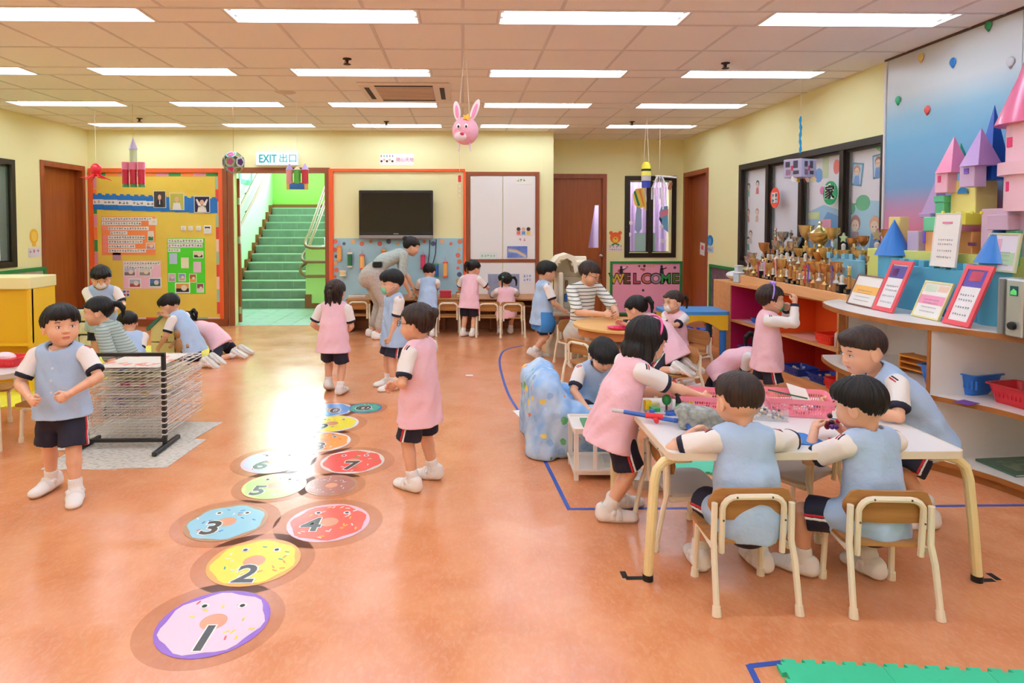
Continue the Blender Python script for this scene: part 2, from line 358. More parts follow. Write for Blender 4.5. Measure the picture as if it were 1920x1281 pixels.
def bend(a, b, c, n=5): return [tuple((1-t)**2*a[i]+2*t*(1-t)*b[i]+t*t*c[i] for i in range(3)) for t in [j/n for j in range(n+1)]]
hrail('brown looped upper handrail at the right edge of the stairs', [(-2.6, 13.0, 2.72), (-2.64, 10.95, 1.26)]+bend((-2.66, 10.8, 1.16), (-2.68, 10.62, 1.04), (-2.5, 10.62, 1.03))+[(-1.5, 10.62, 1.03)], .026)
hrail('brown looped lower handrail at the right edge of the stairs', [(-2.6, 12.9, 2.35), (-2.66, 10.95, 1.0)]+bend((-2.70, 10.8, .92), (-2.72, 10.58, .82), (-2.6, 10.6, .80))+[(-1.5, 10.62, .80)], .026)
hrail('brown lowest rail bent round above the green parapet', bend((-2.62, 10.8, .78), (-2.82, 10.58, .7), (-2.62, 10.58, .56))+[(-1.5, 10.6, .56)], .026)
sw = thing('window_stair', None, None, (-2.0, 13.28, 0)); sw['kind'] = 'structure'
MB().bx(-.62, .75, -.01, 0, 1.1, 3.9).obj('window_light', M('e8f4ff', rough=.5, emit=STAIR_WINDOW_EMIT), sw)
MB().bx(-1.85, -.75, -.01, 0, 2.65, 3.9).obj('window_light', M('e8f4ff', rough=.5, emit=STAIR_WINDOW_EMIT*2.2), sw)
f = MB(); f.frame(-1.9, -.7, 2.6, 3.95, .05, -.05, 0); f.frame(-.66, .79, 1.06, 3.94, .05, -.05, 0); f.bx(.04, .08, -.05, 0, 1.1, 3.9); f.bx(-.62, .75, -.05, 0, 2.4, 2.45); f.obj('window_frame', WHITEL, sw)
# ---------------------------------------------------------------- windows and doors
def wframe(name, loc, rz, w, z0, z1, mull, fw=.06, dep=.14, rail=None):
    """window in local XZ plane, origin at its left bottom on the wall face"""
    t = thing(name, None, None, loc, rz); t['kind'] = 'structure'
    MB().frame(0, w, z0, z1, fw, -.015, dep).obj('window_frame', ALU, t)
    ed = [fw]+list(mull)+[w-fw]
    for m_ in mull: MB().bx(m_-.03, m_+.03, -.005, .09, z0+fw, z1-fw).obj('window_mullion', ALU, t)
    for i in range(len(ed)-1):
        a = ed[i]+(.03 if i else 0); b = ed[i+1]-(.03 if i < len(ed)-2 else 0)
        sa = MB().frame(a, b, z0+fw, z1-fw, .022, .02, .06).obj('window_sash', ALU, t)
        MB().bx(a+.02, b-.02, .038, .042, z0+fw+.02, z1-fw-.02).obj('window_pane', GLASS, sa)
    return t
win1 = wframe('window_1', (XR, 7.75, 0), -90, 2.71, .92, 2.15, [.70, 1.40, 2.1])
wframe('window_2', (2.50, YR, 0), 0, .80, .91, 2.17, [.40], fw=.07, dep=.12)
wframe('window_3', (XL, 5.2, 0), 90, 2.29, .93, 2.17, [.75, 1.5], fw=.06)
# backdrop corridors behind the windows
struct(MB().bx(XR+.75, XR+.8, 4.5, 8.2, 0, 3), 'wall_corridor_right', M('f4f0ec', rough=.8, emit=.0)); 
struct(MB().bx(XL-.9, XL-.85, 4.8, 8.2, 0, 3), 'wall_corridor_left', M('8fd9b4', rough=.8))
struct(MB().bx(1.3, 3.6, YR+.9, YR+.95, 0, 3), 'wall_room_behind', M('cdbfe0', rough=.8))
for nm, (x, y, z_, sx_, sy_, e) in dict(a=(XR+.45, 6.4, 2.7, .4, 3.0, 22), b=(XL-.5, 6.2, 2.7, .4, 2.5, 40), c=(2.4, YR+.3, 2.65, 1.9, .3, 45), d=(-2.6, 11.5, 4.15, 1.6, 1.6, 6)).items():  # added area lights out of view, brightening the corridors, curtain and stairwell
    L = bpy.data.lights.new('added_fill_light', 'AREA'); L.shape = 'RECTANGLE'; L.size = sx_; L.size_y = sy_; L.energy = e; lo = bpy.data.objects.new('added_fill_light', L); lo.location = (x, y, z_); COL.objects.link(lo)
def door(name, loc, rz, w, h, fw=.06, inset=.02, win=None, knob=None, rev=False, dep=.12, mat=None):
    t = thing(name, None, None, loc, rz); t['kind'] = 'structure'
    MB().frame(-fw, w+fw, 0, h+fw, fw+.006, -.012, dep, bottom=False).obj('door_frame', WOODR, t)
    leaf = MB()
    if win:
        a, b, c, d, e = win  # slanted slot: x bottom-left, x bottom-right, x top-left, z0, z1
        leaf.bx(.008, min(a, c), inset, inset+.04, .005, h-.004).bx(b, w-.004, inset, inset+.04, .005, h-.004)
        T = TR(0, inset, 0)
        for poly in ([(min(a, c), .005), (b, .005), (b, d), (min(a, c), d)], [(min(a, c), e), (b, e), (b, h-.004), (min(a, c), h-.004)], [(min(a, c), d), (a, d), (c, e), (min(a, c), e)]):
            if abs(a-c) > .001 or len(poly) == 4: leaf.prism(poly, -.04, 0, T @ TR(rx=90))
        lo = leaf.obj('door_leaf', mat or WOODD, t)
        MB().prism([(a, d), (b, d), (b, e), (c, e)], -.022, -.018, T @ TR(rx=90)).obj('door_pane', GLASS, lo)
    else: lo = leaf.bx(.008, w-.008, inset, inset+.04, .005, h-.008).obj('door_leaf', mat or WOODD, t)
    if knob:
        k = MB(); k.lathe([(.0, 0), (.024, 0), (.026, .004), (.012, .012), (.011, .035), (.024, .042), (.027, .055), (.018, .066), (0, .068)], 14, TR(knob[0], inset, knob[1], rx=90)); k.obj('door_knob', CHROME, lo)
    return t
door('door_2', (1.345, YR, 0), 0, .815, 2.14, inset=.03, win=(.60, .765, .70, 1.06, 1.72), knob=(.80, .93))
door('door_3', (XR, 9.66, 0), -90, .86, 2.15, inset=.10, dep=.14)
door('door_1', (XL, 8.0, 0), 90, .80, 2.16, inset=.10, win=(.07, .16, .12, .95, 1.65), dep=.14, knob=(.1, .72))
# doorway of the stairs: brown lining plus the orange outer strip
t = thing('door_4', None, None, (-3.197, YB, 0)); t['kind'] = 'structure'
MB().frame(-.075, 1.335, 0, 2.215, .07, -.02, .14, bottom=False).obj('door_frame', FR_BR, t)
dl = MB().cbox((0, 0, 0), (.04, .05, 2.05), .004).obj('open_door_edge', WOODR, t, (-.0+.012, .16, 1.05))
for z in (.2, 1.2, 1.75): MB().bx(-.025, .025, -.03, -.024, -.05, .05).obj('door_hinge', CHROME, dl, (0, 0, z-1.05))
struct(MB().bx(XS, 1.28, YR-.012, YR, 0, .08).bx(2.24, XR, YR-.012, YR, 0, .08), 'baseboard_recess', WOODR)
struct(MB().bx(XS-.14, XS+.004, YB-.006, YB, .0, ZC).bx(XS, XS+.006, YB, YR, 0, ZC), 'trim_1', YEL)
# ---------------------------------------------------------------- back wall, left part: the big yellow notice board
def wbox(mb, a, b, c, d, Y, y0, y1):
    x0, z1 = wall_pt(a, b, Y); x1, z0 = wall_pt(c, d, Y); return mb.bx(x0, x1, Y-y1, Y-y0, z0, z1)
NB = thing('notice_board', 'tall yellow notice board in an orange frame, left of the stair doorway', 'notice board', (0, 0, 0))
f = MB(); f.frame(-5.185, -3.345, .02, 2.2, .055, YB-.035, YB); f.obj('board_frame', FR_OR, NB)
MB().bx(-5.185, -3.29, YB-.05, YB, 0, .10).obj('board_plinth', FR_BR, NB); MB().bx(-3.345, -3.285, YB-.03, YB, 0, 2.2).obj('board_side_post', FR_BR, NB)
MB().bx(-5.13, -3.40, YB-.012, YB, .075, 2.145).obj('backing_paper', M('eccb52', rough=.65, n=(2.5, 'dfbb42', .3, .8), bump=(6, .35)), NB)
pc = ['2f8f4a', 'f6d5c8', 'f0823e', 'dd4a46', 'd98fa8', 'a9cdb0']; bc = None
k = 0
for i in range(10):
    x = -5.12+.172*i
    for z in (2.115, .10):
        MB().bx(x, x+.165, YB-.016, YB-.012, z-.022, z+.022).obj('border_strip', M(pc[k % 6], rough=.7), NB); k += 1
for i in range(11):
    z = .17+.175*i
    for x in (-5.105, -3.425):
        MB().bx(x-.022, x+.022, YB-.016, YB-.012, z, z+.165).obj('border_strip', M(pc[k % 6], rough=.7), NB); k += 1
def sheet_at(lab, cat, px, col, Y=YB, off=.012, th=.003, name='poster', mat=None):
    x0, z1 = wall_pt(px[0], px[1], Y); x1, z0 = wall_pt(px[2], px[3], Y); w, h = x1-x0, z1-z0
    t = thing(name, lab, cat, (x0, Y-off, z0)); MB().bx(0, w, -th, 0, 0, h).obj('poster_sheet', mat or M(col, rough=.8), t); return t, w, h
def strip(t, x0, x1, z, h, y=-.0045, keep=1.0, ink=INK, pitch=None, bg=PAPER):
    MB().bx(x0, x1, y, -.003, z-h/2, z+h/2).obj('paper_strip', bg, t); g = MB(); glyphs(g, x0+h*.2, x1-h*.1, z, h*.62, y-.001, y, keep=keep, pitch=pitch); 
    if g.v: g.obj('printed_characters', ink, t, kind='stuff')
def photo(t, x0, x1, z0, z1, a, b, name='photo_print', y=-.005, border='f3f1ee'):
    """small picture print: border, sky half, ground half and a blob"""
    m = MB(); m.mi = 0; m.bx(x0, x1, y, -.003, z0, z1); m.mi = 1; e = .08*(x1-x0); zm = z0+(z1-z0)*.45
    m.bx(x0+e, x1-e, y-.0006, y, z0+e, zm); m.mi = 2; m.bx(x0+e, x1-e, y-.0006, y, zm, z1-e); m.mi = 3
    m.prism(circ((x1-x0)*.2, 9, (x0+x1)/2+.1*(x1-x0), (z0+z1)/2), 0, .0008, TR(0, y, 0, rx=90)); return m.obj(name, [M(border, rough=.8), M(a, rough=.7), M(b, rough=.7), M('e9dcc8', rough=.7)], t)
# banner with bricks and portraits
t, w_, h_ = sheet_at('blue toy-brick banner with a white text strip across the yellow board', 'banner', (168, 352, 409, 397), '1f78c4', th=.002)
for c in t.children: bpy.data.objects.remove(c)
for i in range(9):
    a = w_*i/9; MB().bx(a, a+w_/9-.003, -.006, 0, .03-.012*i*.55, .235-.012*i*.55).obj('paper_brick', BLUP, t)
    for q in (.03, .12): MB().bx(a+q, a+q+.05, -.006, 0, .235-.0066*i, .255-.0066*i).obj('brick_stud', BLUP, t)
    if i < 5: strip(t, a, a+w_/9-.002, .135-.0066*i, .07, y=-.008)
for j, (px, a, b, lab) in enumerate((((289, 358, 313, 390), '2a2a2c', '4a4038', 'portrait photo of an older person in a dark suit'), ((319, 362, 347, 394), 'e8e4e0', 'b8b04a', 'photo of a person in a white shirt and tie'), ((365, 368, 395, 399), 'efe9e2', '2a2440', 'photo of a person in white with both arms raised'))):
    t, w_, h_ = sheet_at(lab+' pinned on the blue banner', 'photo', px, 'f0eeea', off=.021, name='portrait_print')
    m = MB(); m.mi = 0; m.bx(.008, w_-.008, -.0042, -.003, .008, h_-.008); T = TR(0, -.0042, 0, rx=90)
    m.mi = 1; m.prism([(w_*.2, .008), (w_*.8, .008), (w_*.72, h_*.42), (w_*.28, h_*.42)], 0, .0008, T)
    if j == 2: m.prism([(w_*.3, h_*.3), (w_*.12, h_*.8), (w_*.2, h_*.82), (w_*.45, h_*.45)], 0, .0008, T); m.prism([(w_*.7, h_*.3), (w_*.88, h_*.8), (w_*.8, h_*.82), (w_*.55, h_*.45)], 0, .0008, T)
    m.mi = 2; m.prism(circ(w_*.14, 12, w_*.5, h_*.62, h_*.16), 0, .001, T); m.mi = 3; m.prism([(w_*.46, h_*.2), (w_*.54, h_*.2), (w_*.53, h_*.44), (w_*.47, h_*.44)], 0, .0012, T)
    m.obj('portrait', [M(b, rough=.8), M(a, rough=.8), M('dfae90', rough=.7), M('e8e8ee', rough=.8)], t)
# orange poster
t, w_, h_ = sheet_at('orange poster covered with white strips of writing', 'poster', (191, 406, 293, 478), 'f28a4a')
R_ = random.Random(3); zz = h_-.035
for i, (a, b) in enumerate(((.01, .95), (.01, .74), (.12, .88), (.16, .48), (.12, .80), (.12, .76), (.12, .62), (.12, .82))):
    strip(t, w_*a, w_*b, zz, .05, ink=INK)
    if i in (2, 4, 5, 6, 7): MB().bx(w_*.02, w_*.1, -.0045, -.003, zz-.025, zz+.025).obj('number_card', M('f08a8a', rough=.7), t)
    zz -= .062 if i != 1 else .07
photo(t, w_*.88, w_*1.04, h_-.12, h_-.03, 'f6f0e4', 'f6f0e4'); photo(t, w_*.86, w_*.97, h_*.36, h_*.62, '3a8a4a', 'f0e8e0'); photo(t, w_*.82, w_*.99, h_*.14, h_*.32, 'c87898', 'e8b060')
t, w_, h_ = sheet_at('small mauve paper scrap tucked under the orange poster', 'paper', (212, 474, 228, 488), 'c08fa0')
t, w_, h_ = sheet_at('pale pink poster with four landscape photos on the yellow board', 'poster', (231, 489, 303, 541), 'f5c6d6')
strip(t, .01, w_-.01, h_-.035, .05); strip(t, .01, w_*.8, h_-.095, .05)
for x, z, a, b in ((.01, .17, '8a6a70', 'c0c8d8'), (.22, .17, '9a8a80', 'd8dcd8'), (.08, .01, 'a84848', 'b0b8c8'), (.36, .02, '406858', '5878b0')): photo(t, x, x+.17, z, z+.13, a, b)
t, w_, h_ = sheet_at('bright green poster with notes and food photos on the yellow board', 'poster', (314, 447, 386, 551), '4fcf28')
strip(t, .01, w_-.02, h_-.035, .055); strip(t, .01, w_-.03, h_-.10, .055); strip(t, .01, w_*.35, h_-.165, .05)
for x, z, c in ((.03, .42, 'c4d6ec'), (.19, .36, 'f2ecc8'), (.36, .30, 'eccbdc')): MB().bx(x, x+.105, -.0045, -.003, z, z+.15).obj('note_card', M(c, rough=.8), t)
for x, z, w2, h2, a, b in ((.36, .50, .14, .10, '3a3020', 'e8d8a8'), (.01, .17, .1, .12, 'b8a0b8', 'd8c0c8'), (.15, .18, .1, .11, 'c8b0a0', '8898c0'), (.30, .16, .1, .12, 'e8902a', 'a86028'), (.10, .01, .21, .15, '2a2a24', 'e0a040'), (.40, .02, .1, .13, 'e8d8d8', '8a4a48')): photo(t, x, x+w2, z, z+h2, a, b)
t, w_, h_ = sheet_at('strip of tiny red and blue flag cards beside the masked boy', 'cards', (211, 543, 244, 556), 'eae4e0')
for i in range(5):
    for j in (0, 1): MB().bx(.01+.048*i, .045+.048*i, -.0045, -.003, .008+.045*j, .04+.045*j).obj('flag_card', M(('b84050', '4a5a98', 'c86a78')[(i+j) % 3], rough=.7), t)
def plate(px, lab, round_=False):
    x0, z1 = wall_pt(px[0], px[1], YB); x1, z0 = wall_pt(px[2], px[3], YB); t = thing('wall_switch', lab, 'switch', ((x0+x1)/2, YB-.012, (z0+z1)/2)); MB().cbox((0, -.008, 0), (x1-x0, .016, z1-z0), .005).obj('switch_plate', WHITEL, t)
    MB().cbox((0, -.018, .0), ((x1-x0)*.35, .006, (z1-z0)*.4), .002).obj('switch_rocker', M('e2dfda', rough=.4), t); return t
plate((340, 424, 350, 433), 'first white wall switch from the left on the yellow board'); plate((354, 424, 363, 433), 'second white wall switch from the left on the yellow board'); plate((369, 424, 378, 433), 'third white wall switch from the left, with a red dot')
t = plate((383, 423, 398, 439), 'white thermostat with a dark display on the yellow board'); MB().bx(-.035, .035, -.0175, -.016, .02, .042).obj('display', INK, t)
# ---------------------------------------------------------------- exit sign and the small sign
x0, z1 = wall_pt(483, 287, YB); x1, z0 = wall_pt(561, 311, YB)
t = thing('exit_sign', 'lit white EXIT sign box over the stair doorway', 'exit sign', ((x0+x1)/2, YB, (z0+z1)/2)); MB().cbox((0, -.04, 0), (x1-x0, .08, z1-z0), .006).obj('sign_box', M('dfe9ee', rough=.4, emit=.35), t)
TEAL = M('1f9fa2', rough=.5); text('EXIT', .155, TEAL, t, (-.125, -.082, -.003), bold=.003, sx=.78); text('出口', .13, TEAL, t, (.155, -.082, 0), bold=0)
t, w_, h_ = sheet_at('small white sign with pink characters and tiny cartoon heads above the television', 'sign', (712, 288, 776, 310), 'f6f2ea', off=0)
text('開心天地', .062, M('c06a88', rough=.7), t, (w_*.74, -.004, h_*.45))
for i in range(5): MB().prism(circ(.016, 10, .025+.038*i, .055+.02*(i % 2)), 0, .002, TR(0, -.003, 0, rx=90)).obj('sticker', M(('3a2a24', 'e8b090', '2a2a2a', 'e8c0a0', '3a3028')[i], rough=.7), t)
for i in range(5): MB().bx(.015+.04*i, .027+.04*i, -.005, -.003, .115, .14).obj('sticker', (REDP, GRNP, BLUP, REDP, BLUP)[i], t)
# ---------------------------------------------------------------- television wall
t = thing('wall_panel', 'cream wall panel in a bright orange frame behind the television', 'wall panel', (0, 0, 0)); t['kind'] = 'structure'
MB().bx(-1.875, -1.815, YB-.03, YB, 0, 2.2).bx(-1.815, .03, YB-.03, YB, 2.165, 2.2).bx(.005, .045, YB-.03, YB, 0, 2.165).obj('panel_frame', FR_OR, t)
x0, z1 = wall_pt(673, 357, YB-.1); x1, z0 = wall_pt(812, 448, YB-.1); w_, h_ = x1-x0, z1-z0
t = thing('television', 'large black flat television hanging on the cream wall', 'television', ((x0+x1)/2, YB, z0))
MB().cbox((0, -.09, h_/2+.02), (w_, .05, h_-.04), .008).obj('tv_case', M('17171a', rough=.25), t); MB().bx(-w_/2+.035, w_/2-.035, -.118, -.115, .10, h_-.035).obj('tv_screen', M('0d090a', rough=.12), t)
MB().cbox((0, -.092, .025), (w_, .06, .05), .008).obj('speaker_bar', M('8a817c', rough=.4), t); MB().bx(-.035, .035, -.119, -.1155, .066, .076).obj('badge', CHROME, t); MB().bx(-.25, .25, -.065, 0, .15, .45).obj('wall_bracket', BLK, t)
# light blue pin board with dots and lanterns
x0, z1 = wall_pt(622, 447, YB); x1, z0 = wall_pt(868, 575, YB)
t = thing('pin_board', 'pale blue pin board edged with paper dots, below the television', 'pin board', (x0, YB-.001, z0)); w_, h_ = x1-x0, z1-z0
MB().bx(0, w_, -.015, 0, 0, h_).obj('board_panel', M('a9cdd9', rough=.8, n=(4, '9cc3d1', .3, .8)), t); R_ = random.Random(5); dc = ['d0685c', '5a5a78', 'd8a878', 'd8705c', 'c87a58']
pts = [(.05+w_*.95*i/14, h_-.045-.03*(i % 2)) for i in range(15)]+[(.045+.02*(i % 2), h_-.16-.095*i) for i in range(7)]+[(w_-.05-.02*(i % 2), h_-.15-.09*i) for i in range(8)]
for i, (x, z) in enumerate(pts): o = MB().lathe([(.034-.01*(i % 3 == 1), 0), (.034-.01*(i % 3 == 1), .003), (.012, .004), (.0, .004)], 14, TR(x, -.015, z, rx=90)).obj('paper_dot', M(dc[i % 5], rough=.8), t)
def roll(px, py, col, cap, lab, h=.18, r=.032):
    x, z = wall_pt(px, py, YB-.06); t = thing('paper_lantern', lab, 'lantern', (x, YB-.055, z), group=None)
    MB().lathe([(r, -h/2), (r, h/2)], 12).obj('lantern_tube', M(col, rough=.7), t); MB().cyl((0, 0, h/2-.005), (0, 0, h/2+.018), r+.003, n=12).obj('lantern_band', M(cap, rough=.7), t); MB().cyl((0, 0, -h/2-.01), (0, 0, -h/2+.012), r+.003, n=12).obj('lantern_band', M(cap, rough=.7), t)
    MB().tube([(-r*.6, 0, h/2), (0, 0, h/2+.09), (r*.6, 0, h/2)], .003, 5).obj('lantern_string', M('c85a70', rough=.8), t)
roll(636, 476, 'f0a858', 'e89048', 'orange paper roll lantern at the left end of the blue board'); roll(656, 488, '2a6a3c', 'e8e0d0', 'dark green paper lantern on the blue board'); roll(679, 492, 'f2b060', 'e0604a', 'orange paper roll lantern second from the left on the blue board')
roll(720, 478, 'e8584a', 'f0c060', 'red and orange paper lantern half behind the bending teacher', .12); roll(793, 492, 'd43a5c', 'c02848', 'crimson paper lantern above the boy at the wall table', .17); roll(818, 508, '2a5aa8', '3a8a5a', 'blue paper lantern right of the boy at the wall table', .16); roll(835, 506, 'f2b060', 'e0604a', 'orange paper roll lantern near the right end of the blue board', .19); roll(643, 513, 'f0d890', 'f4ead0', 'small pale yellow lantern low at the left of the blue board', .05, .045)
for i, (a, b) in enumerate(((806, 450), (818, 449))):
    x, z = wall_pt(a, b, YB-.03); o = MB().tube([(x, YB-.03, z), (x-.01, YB-.03, z-.2), (x-.04-.03*i, YB-.03, z-.42)], .006, 6).obj('cable', BLK, None, label='%s black cable hanging down from the television' % ('left' if i == 0 else 'right'), cat='cable')
# ---------------------------------------------------------------- tall white cupboard
CB = thing('cupboard', 'tall built-in white cupboard with brown frame right of the television', 'cupboard', (0, 0, 0))
MB().frame(.05, 1.075, 0, 2.16, .05, YB-.03, YB+.02).obj('cupboard_frame', FR_BR, CB); MB().bx(.1, 1.02, YB-.025, YB, .885, .93).obj('cupboard_rail', FR_BR, CB)
for (a, b, c, d) in ((.103, .556, .932, 2.105), (.564, 1.018, .932, 2.105), (.103, .556, .06, .883), (.564, 1.018, .06, .883)):
    o = MB().cbox(((a+b)/2, YB-.012, (c+d)/2), (b-a, .02, d-c), .003).obj('cupboard_door', WHITEL, CB)
for lab, px, a, b in (('blue rainbow picture on the white cupboard door', (950, 461, 989, 484), '4a6ab8', '8a9ad0'), ('grey shimmering picture on the lower cupboard door', (914, 513, 974, 553), '8890a8', '9aa2b8')):
    t, w_, h_ = sheet_at(lab, 'picture', px, 'e8e8ec', off=.024)
    MB().bx(.006, w_-.006, -.005, -.003, .006, h_-.006).obj('print', M(a, rough=.35, n=(9, b, .3, .8)), t)
    if 'rainbow' in lab:
        for i, c in enumerate(('d8a890', 'd8d0a0', 'a8b8d8')): MB().prism([(.02, h_*.8-i*.018), (w_*.5, h_*.68-i*.018), (w_-.02, h_*.25-i*.018), (w_-.02, h_*.25-(i+1)*.018), (w_*.5, h_*.68-(i+1)*.018), (.02, h_*.8-(i+1)*.018)], 0, .0006, TR(0, -.005, 0, rx=90)).obj('rainbow_band', M(c, rough=.6), t)
t, w_, h_ = sheet_at('small notice with green writing at the top of the white cupboard door', 'notice', (966, 333, 998, 346), 'f2f0e4', off=.024); g = MB(); glyphs(g, .02, w_*.6, h_*.6, .04, -.004, -.003); g.obj('printed_characters', M('5a7a3a', rough=.8), t, kind='stuff')
t, w_, h_ = sheet_at('row of cartoon children stickers on the white cupboard door', 'sticker', (966, 423, 998, 441), 'f2efec', off=.024)
for i in range(3): MB().prism(circ(.028, 12, .045+.07*i, .085), 0, .002, TR(0, -.003, 0, rx=90)).obj('sticker_head', M(('4a3028', 'e8b898', '3a2a24')[i], rough=.7), t); MB().bx(.02+.07*i, .07+.07*i, -.005, -.003, .01, .055).obj('sticker_body', M(('e06a5a', '6a9ad0', 'e8c04a')[i], rough=.7), t)
t, w_, h_ = sheet_at('pink word label under the cartoon stickers on the cupboard', 'label', (971, 444, 992, 455), 'f3efee', off=.024); g = MB(); glyphs(g, .01, w_, h_*.5, .045, -.004, -.003, pitch=.06); g.obj('printed_characters', M('d88a9a', rough=.8), t, kind='stuff')
t, w_, h_ = sheet_at('long green outlined sticker low on the left cupboard door', 'sticker', (900, 473, 933, 486), 'e4efe8', off=.024); g = MB(); glyphs(g, .02, w_-.02, h_*.5, .035, -.004, -.003); g.obj('printed_characters', M('5aa08a', rough=.8), t, kind='stuff')
t, w_, h_ = sheet_at('blue handwriting sheet on the lower right cupboard door', 'sheet', (980, 512, 999, 530), 'eef0f4', off=.024); g = MB(); glyphs(g, .01, w_, h_*.7, .035, -.004, -.003); glyphs(g, .01, w_, h_*.3, .035, -.004, -.003); g.obj('printed_characters', M('3a5aa8', rough=.8), t, kind='stuff')
# ---------------------------------------------------------------- recess: bear sticker, door slot curtain, WELCOME board
x, z = wall_pt(1154, 446, YR); t = thing('bear_sticker', 'orange bear face sticker between the wooden door and the small window', 'sticker', (x, YR, z)); T = TR(0, 0, 0, rx=90)
m = MB(); m.prism(circ(.085, 18), 0, .004, T).prism(circ(.03, 10, -.07, .075), 0, .004, T).prism(circ(.03, 10, .07, .075), 0, .004, T).obj('bear_head', M('e8642a', rough=.7), t); MB().prism(circ(.045, 14, 0, -.03), .004, .006, T).obj('bear_muzzle', M('f0c040', rough=.7), t)
MB().prism([(-.06, -.1), (0, -.075), (.06, -.1), (.06, -.13), (0, -.1), (-.06, -.13)], 0, .007, T).obj('bear_bow', M('3a8a4a', rough=.7), t); MB().prism(circ(.01, 8, 0, -.015), .006, .008, T).obj('bear_nose', BLK, t)
t, w_, h_ = sheet_at('small word card below the orange bear sticker', 'card', (1141, 459, 1166, 471), 'f0ecf0', Y=YR, off=0); g = MB(); glyphs(g, .01, w_, h_*.7, .04, -.004, -.003, pitch=.055); glyphs(g, .01, w_, h_*.25, .03, -.004, -.003); g.obj('printed_characters', M('d06a7a', rough=.8), t, kind='stuff')
WB = thing('welcome_board', 'pink WELCOME board in a green frame under the small window', 'notice board', (2.28, YR, 0)); MB().frame(0, 1.12, .02, .85, .035, -.03, 0).obj('board_frame', GREENF, WB); MB().bx(.03, 1.09, -.014, 0, .05, .82).obj('board_panel', M('f0a6c0', rough=.8), WB)
for i, (c, fg) in enumerate((('W', 'd8b43a'), ('E', '6a4a2a'), ('L', 'b84a5a'), ('C', 'c86a58'), ('O', '9a8a98'), ('M', '3a9a4a'), ('E', '5a7a2a'))):
    x = .105+.152*i; text(c, .215, M('1c1a1a', rough=.8), WB, (x, -.0155, .575), bold=.016, name='letter_outline'); text(c, .205, M(fg, rough=.7), WB, (x, -.019, .575), bold=.005, name='letter')
g = MB(); glyphs(g, .42, .72, .775, .04, -.017, -.0145, pitch=.048); g.obj('printed_characters', M('c8a428', rough=.8), WB, kind='stuff')
R_ = random.Random(11)
for i in range(14):
    x = .08+R_.random()*.96; z = R_.choice((R_.uniform(.70, .78), R_.uniform(.15, .42))); MB().prism(circ(R_.uniform(.012, .03), 7, x, z), .014, .018, TR(rx=90)).obj('paper_cutout', M(R_.choice(('3a3038', '2a2438', 'b0503a', 'f0ece8', '4a3a5a')), rough=.8), WB)
for x, z in ((.17, .70), (.80, .71)):
    m = MB(); T = TR(x, -.014, z, rx=90); m.prism(circ(.02, 8, 0, .06), 0, .004, T).prism([(-.02, .04), (.02, .04), (.035, -.05), (-.03, -.05)], 0, .004, T).prism([(.02, .03), (.08, .05), (.08, .035), (.02, .01)], 0, .004, T).obj('paper_figure', M('2c2436', rough=.8), WB)
# curtain and hangings behind the small window
cu = MB(); cu.sheet(lambda u, v: (2.45+.95*u, YR+.55+.035*math.sin(u*60), .9+1.3*v), 90, 2); cu.obj('curtain', M('cdb0e4', rough=.8), None, label='lilac curtain hanging behind the small dark window', cat='curtain')
cu = MB(); cu.sheet(lambda u, v: (1.35+.8*u, YR+.55+.035*math.sin(u*50), .9+1.2*v), 60, 2); cu.obj('curtain', M('b89ad8', rough=.8), None, label='purple curtain seen through the slanted pane of the wooden door', cat='curtain')
def on_glass(lab, poly, col, Y=YR-.02, th=.004, cat='decoration', name='window_decoration', parts=()):
    pts = [wall_pt(a, b, Y) for a, b in poly]; cx = sum(p[0] for p in pts)/len(pts); cz = sum(p[1] for p in pts)/len(pts); t = thing(name, lab, cat, (cx, Y, cz))
    MB().prism([(p[0]-cx, p[1]-cz) for p in pts], 0, th, TR(rx=90)).obj('cutout', M(col, rough=.7), t)
    for pl, c in parts: MB().prism([(wall_pt(a, b, Y)[0]-cx, wall_pt(a, b, Y)[1]-cz) for a, b in pl], th, th+.002, TR(rx=90)).obj('cutout_band', M(c, rough=.7), t)
    return t
on_glass('yellow and orange striped paper fan on the left pane of the small window', [(1186, 365), (1192, 354), (1211, 352), (1212, 395), (1206, 388), (1198, 392), (1190, 384)], 'f0cf58', YR+.03, parts=[([(1188, 360), (1191, 357), (1200, 385), (1196, 387)], '2a8a5a'), ([(1197, 356), (1201, 355), (1209, 388), (1206, 386)], 'f08a4a'), ([(1205, 354), (1208, 353), (1212, 370), (1212, 380)], 'f4f0e0')])
on_glass('pale blue paper ribbon hanging on the left pane of the small window', [(1194, 388), (1203, 392), (1203, 430), (1196, 438), (1190, 430), (1192, 400)], '9fb4d8', YR+.03)
on_glass('blue and pink paper fish on the right pane of the small window', [(1240, 388), (1252, 386), (1253, 436), (1245, 430), (1238, 415), (1236, 400)], '7ab8e0', YR+.03, parts=[([(1238, 396), (1253, 392), (1253, 402), (1238, 408)], 'e88aa8'), ([(1236, 406), (1241, 412), (1240, 420), (1236, 412)], '2a2a38')])
on_glass('mint coloured sheet behind the lower left pane of the small window', [(1190, 437), (1211, 437), (1211, 472), (1190, 472)], 'a8d4cc', YR+.06); on_glass('mint coloured sheet behind the lower right pane of the small window', [(1219, 437), (1229, 437), (1229, 472), (1219, 472)], 'a8d4cc', YR+.06)
for i, (a, b) in enumerate(((1183, 418), (1180, 440), (1242, 452), (1240, 425))): on_glass('%s white paper flower on the small window' % ('upper left', 'lower left', 'lower right', 'upper right')[i], [(a+4*math.cos(q), b+4*math.sin(q)) for q in [k*.785 for k in range(8)]], 'f4f0f4', YR-.0)
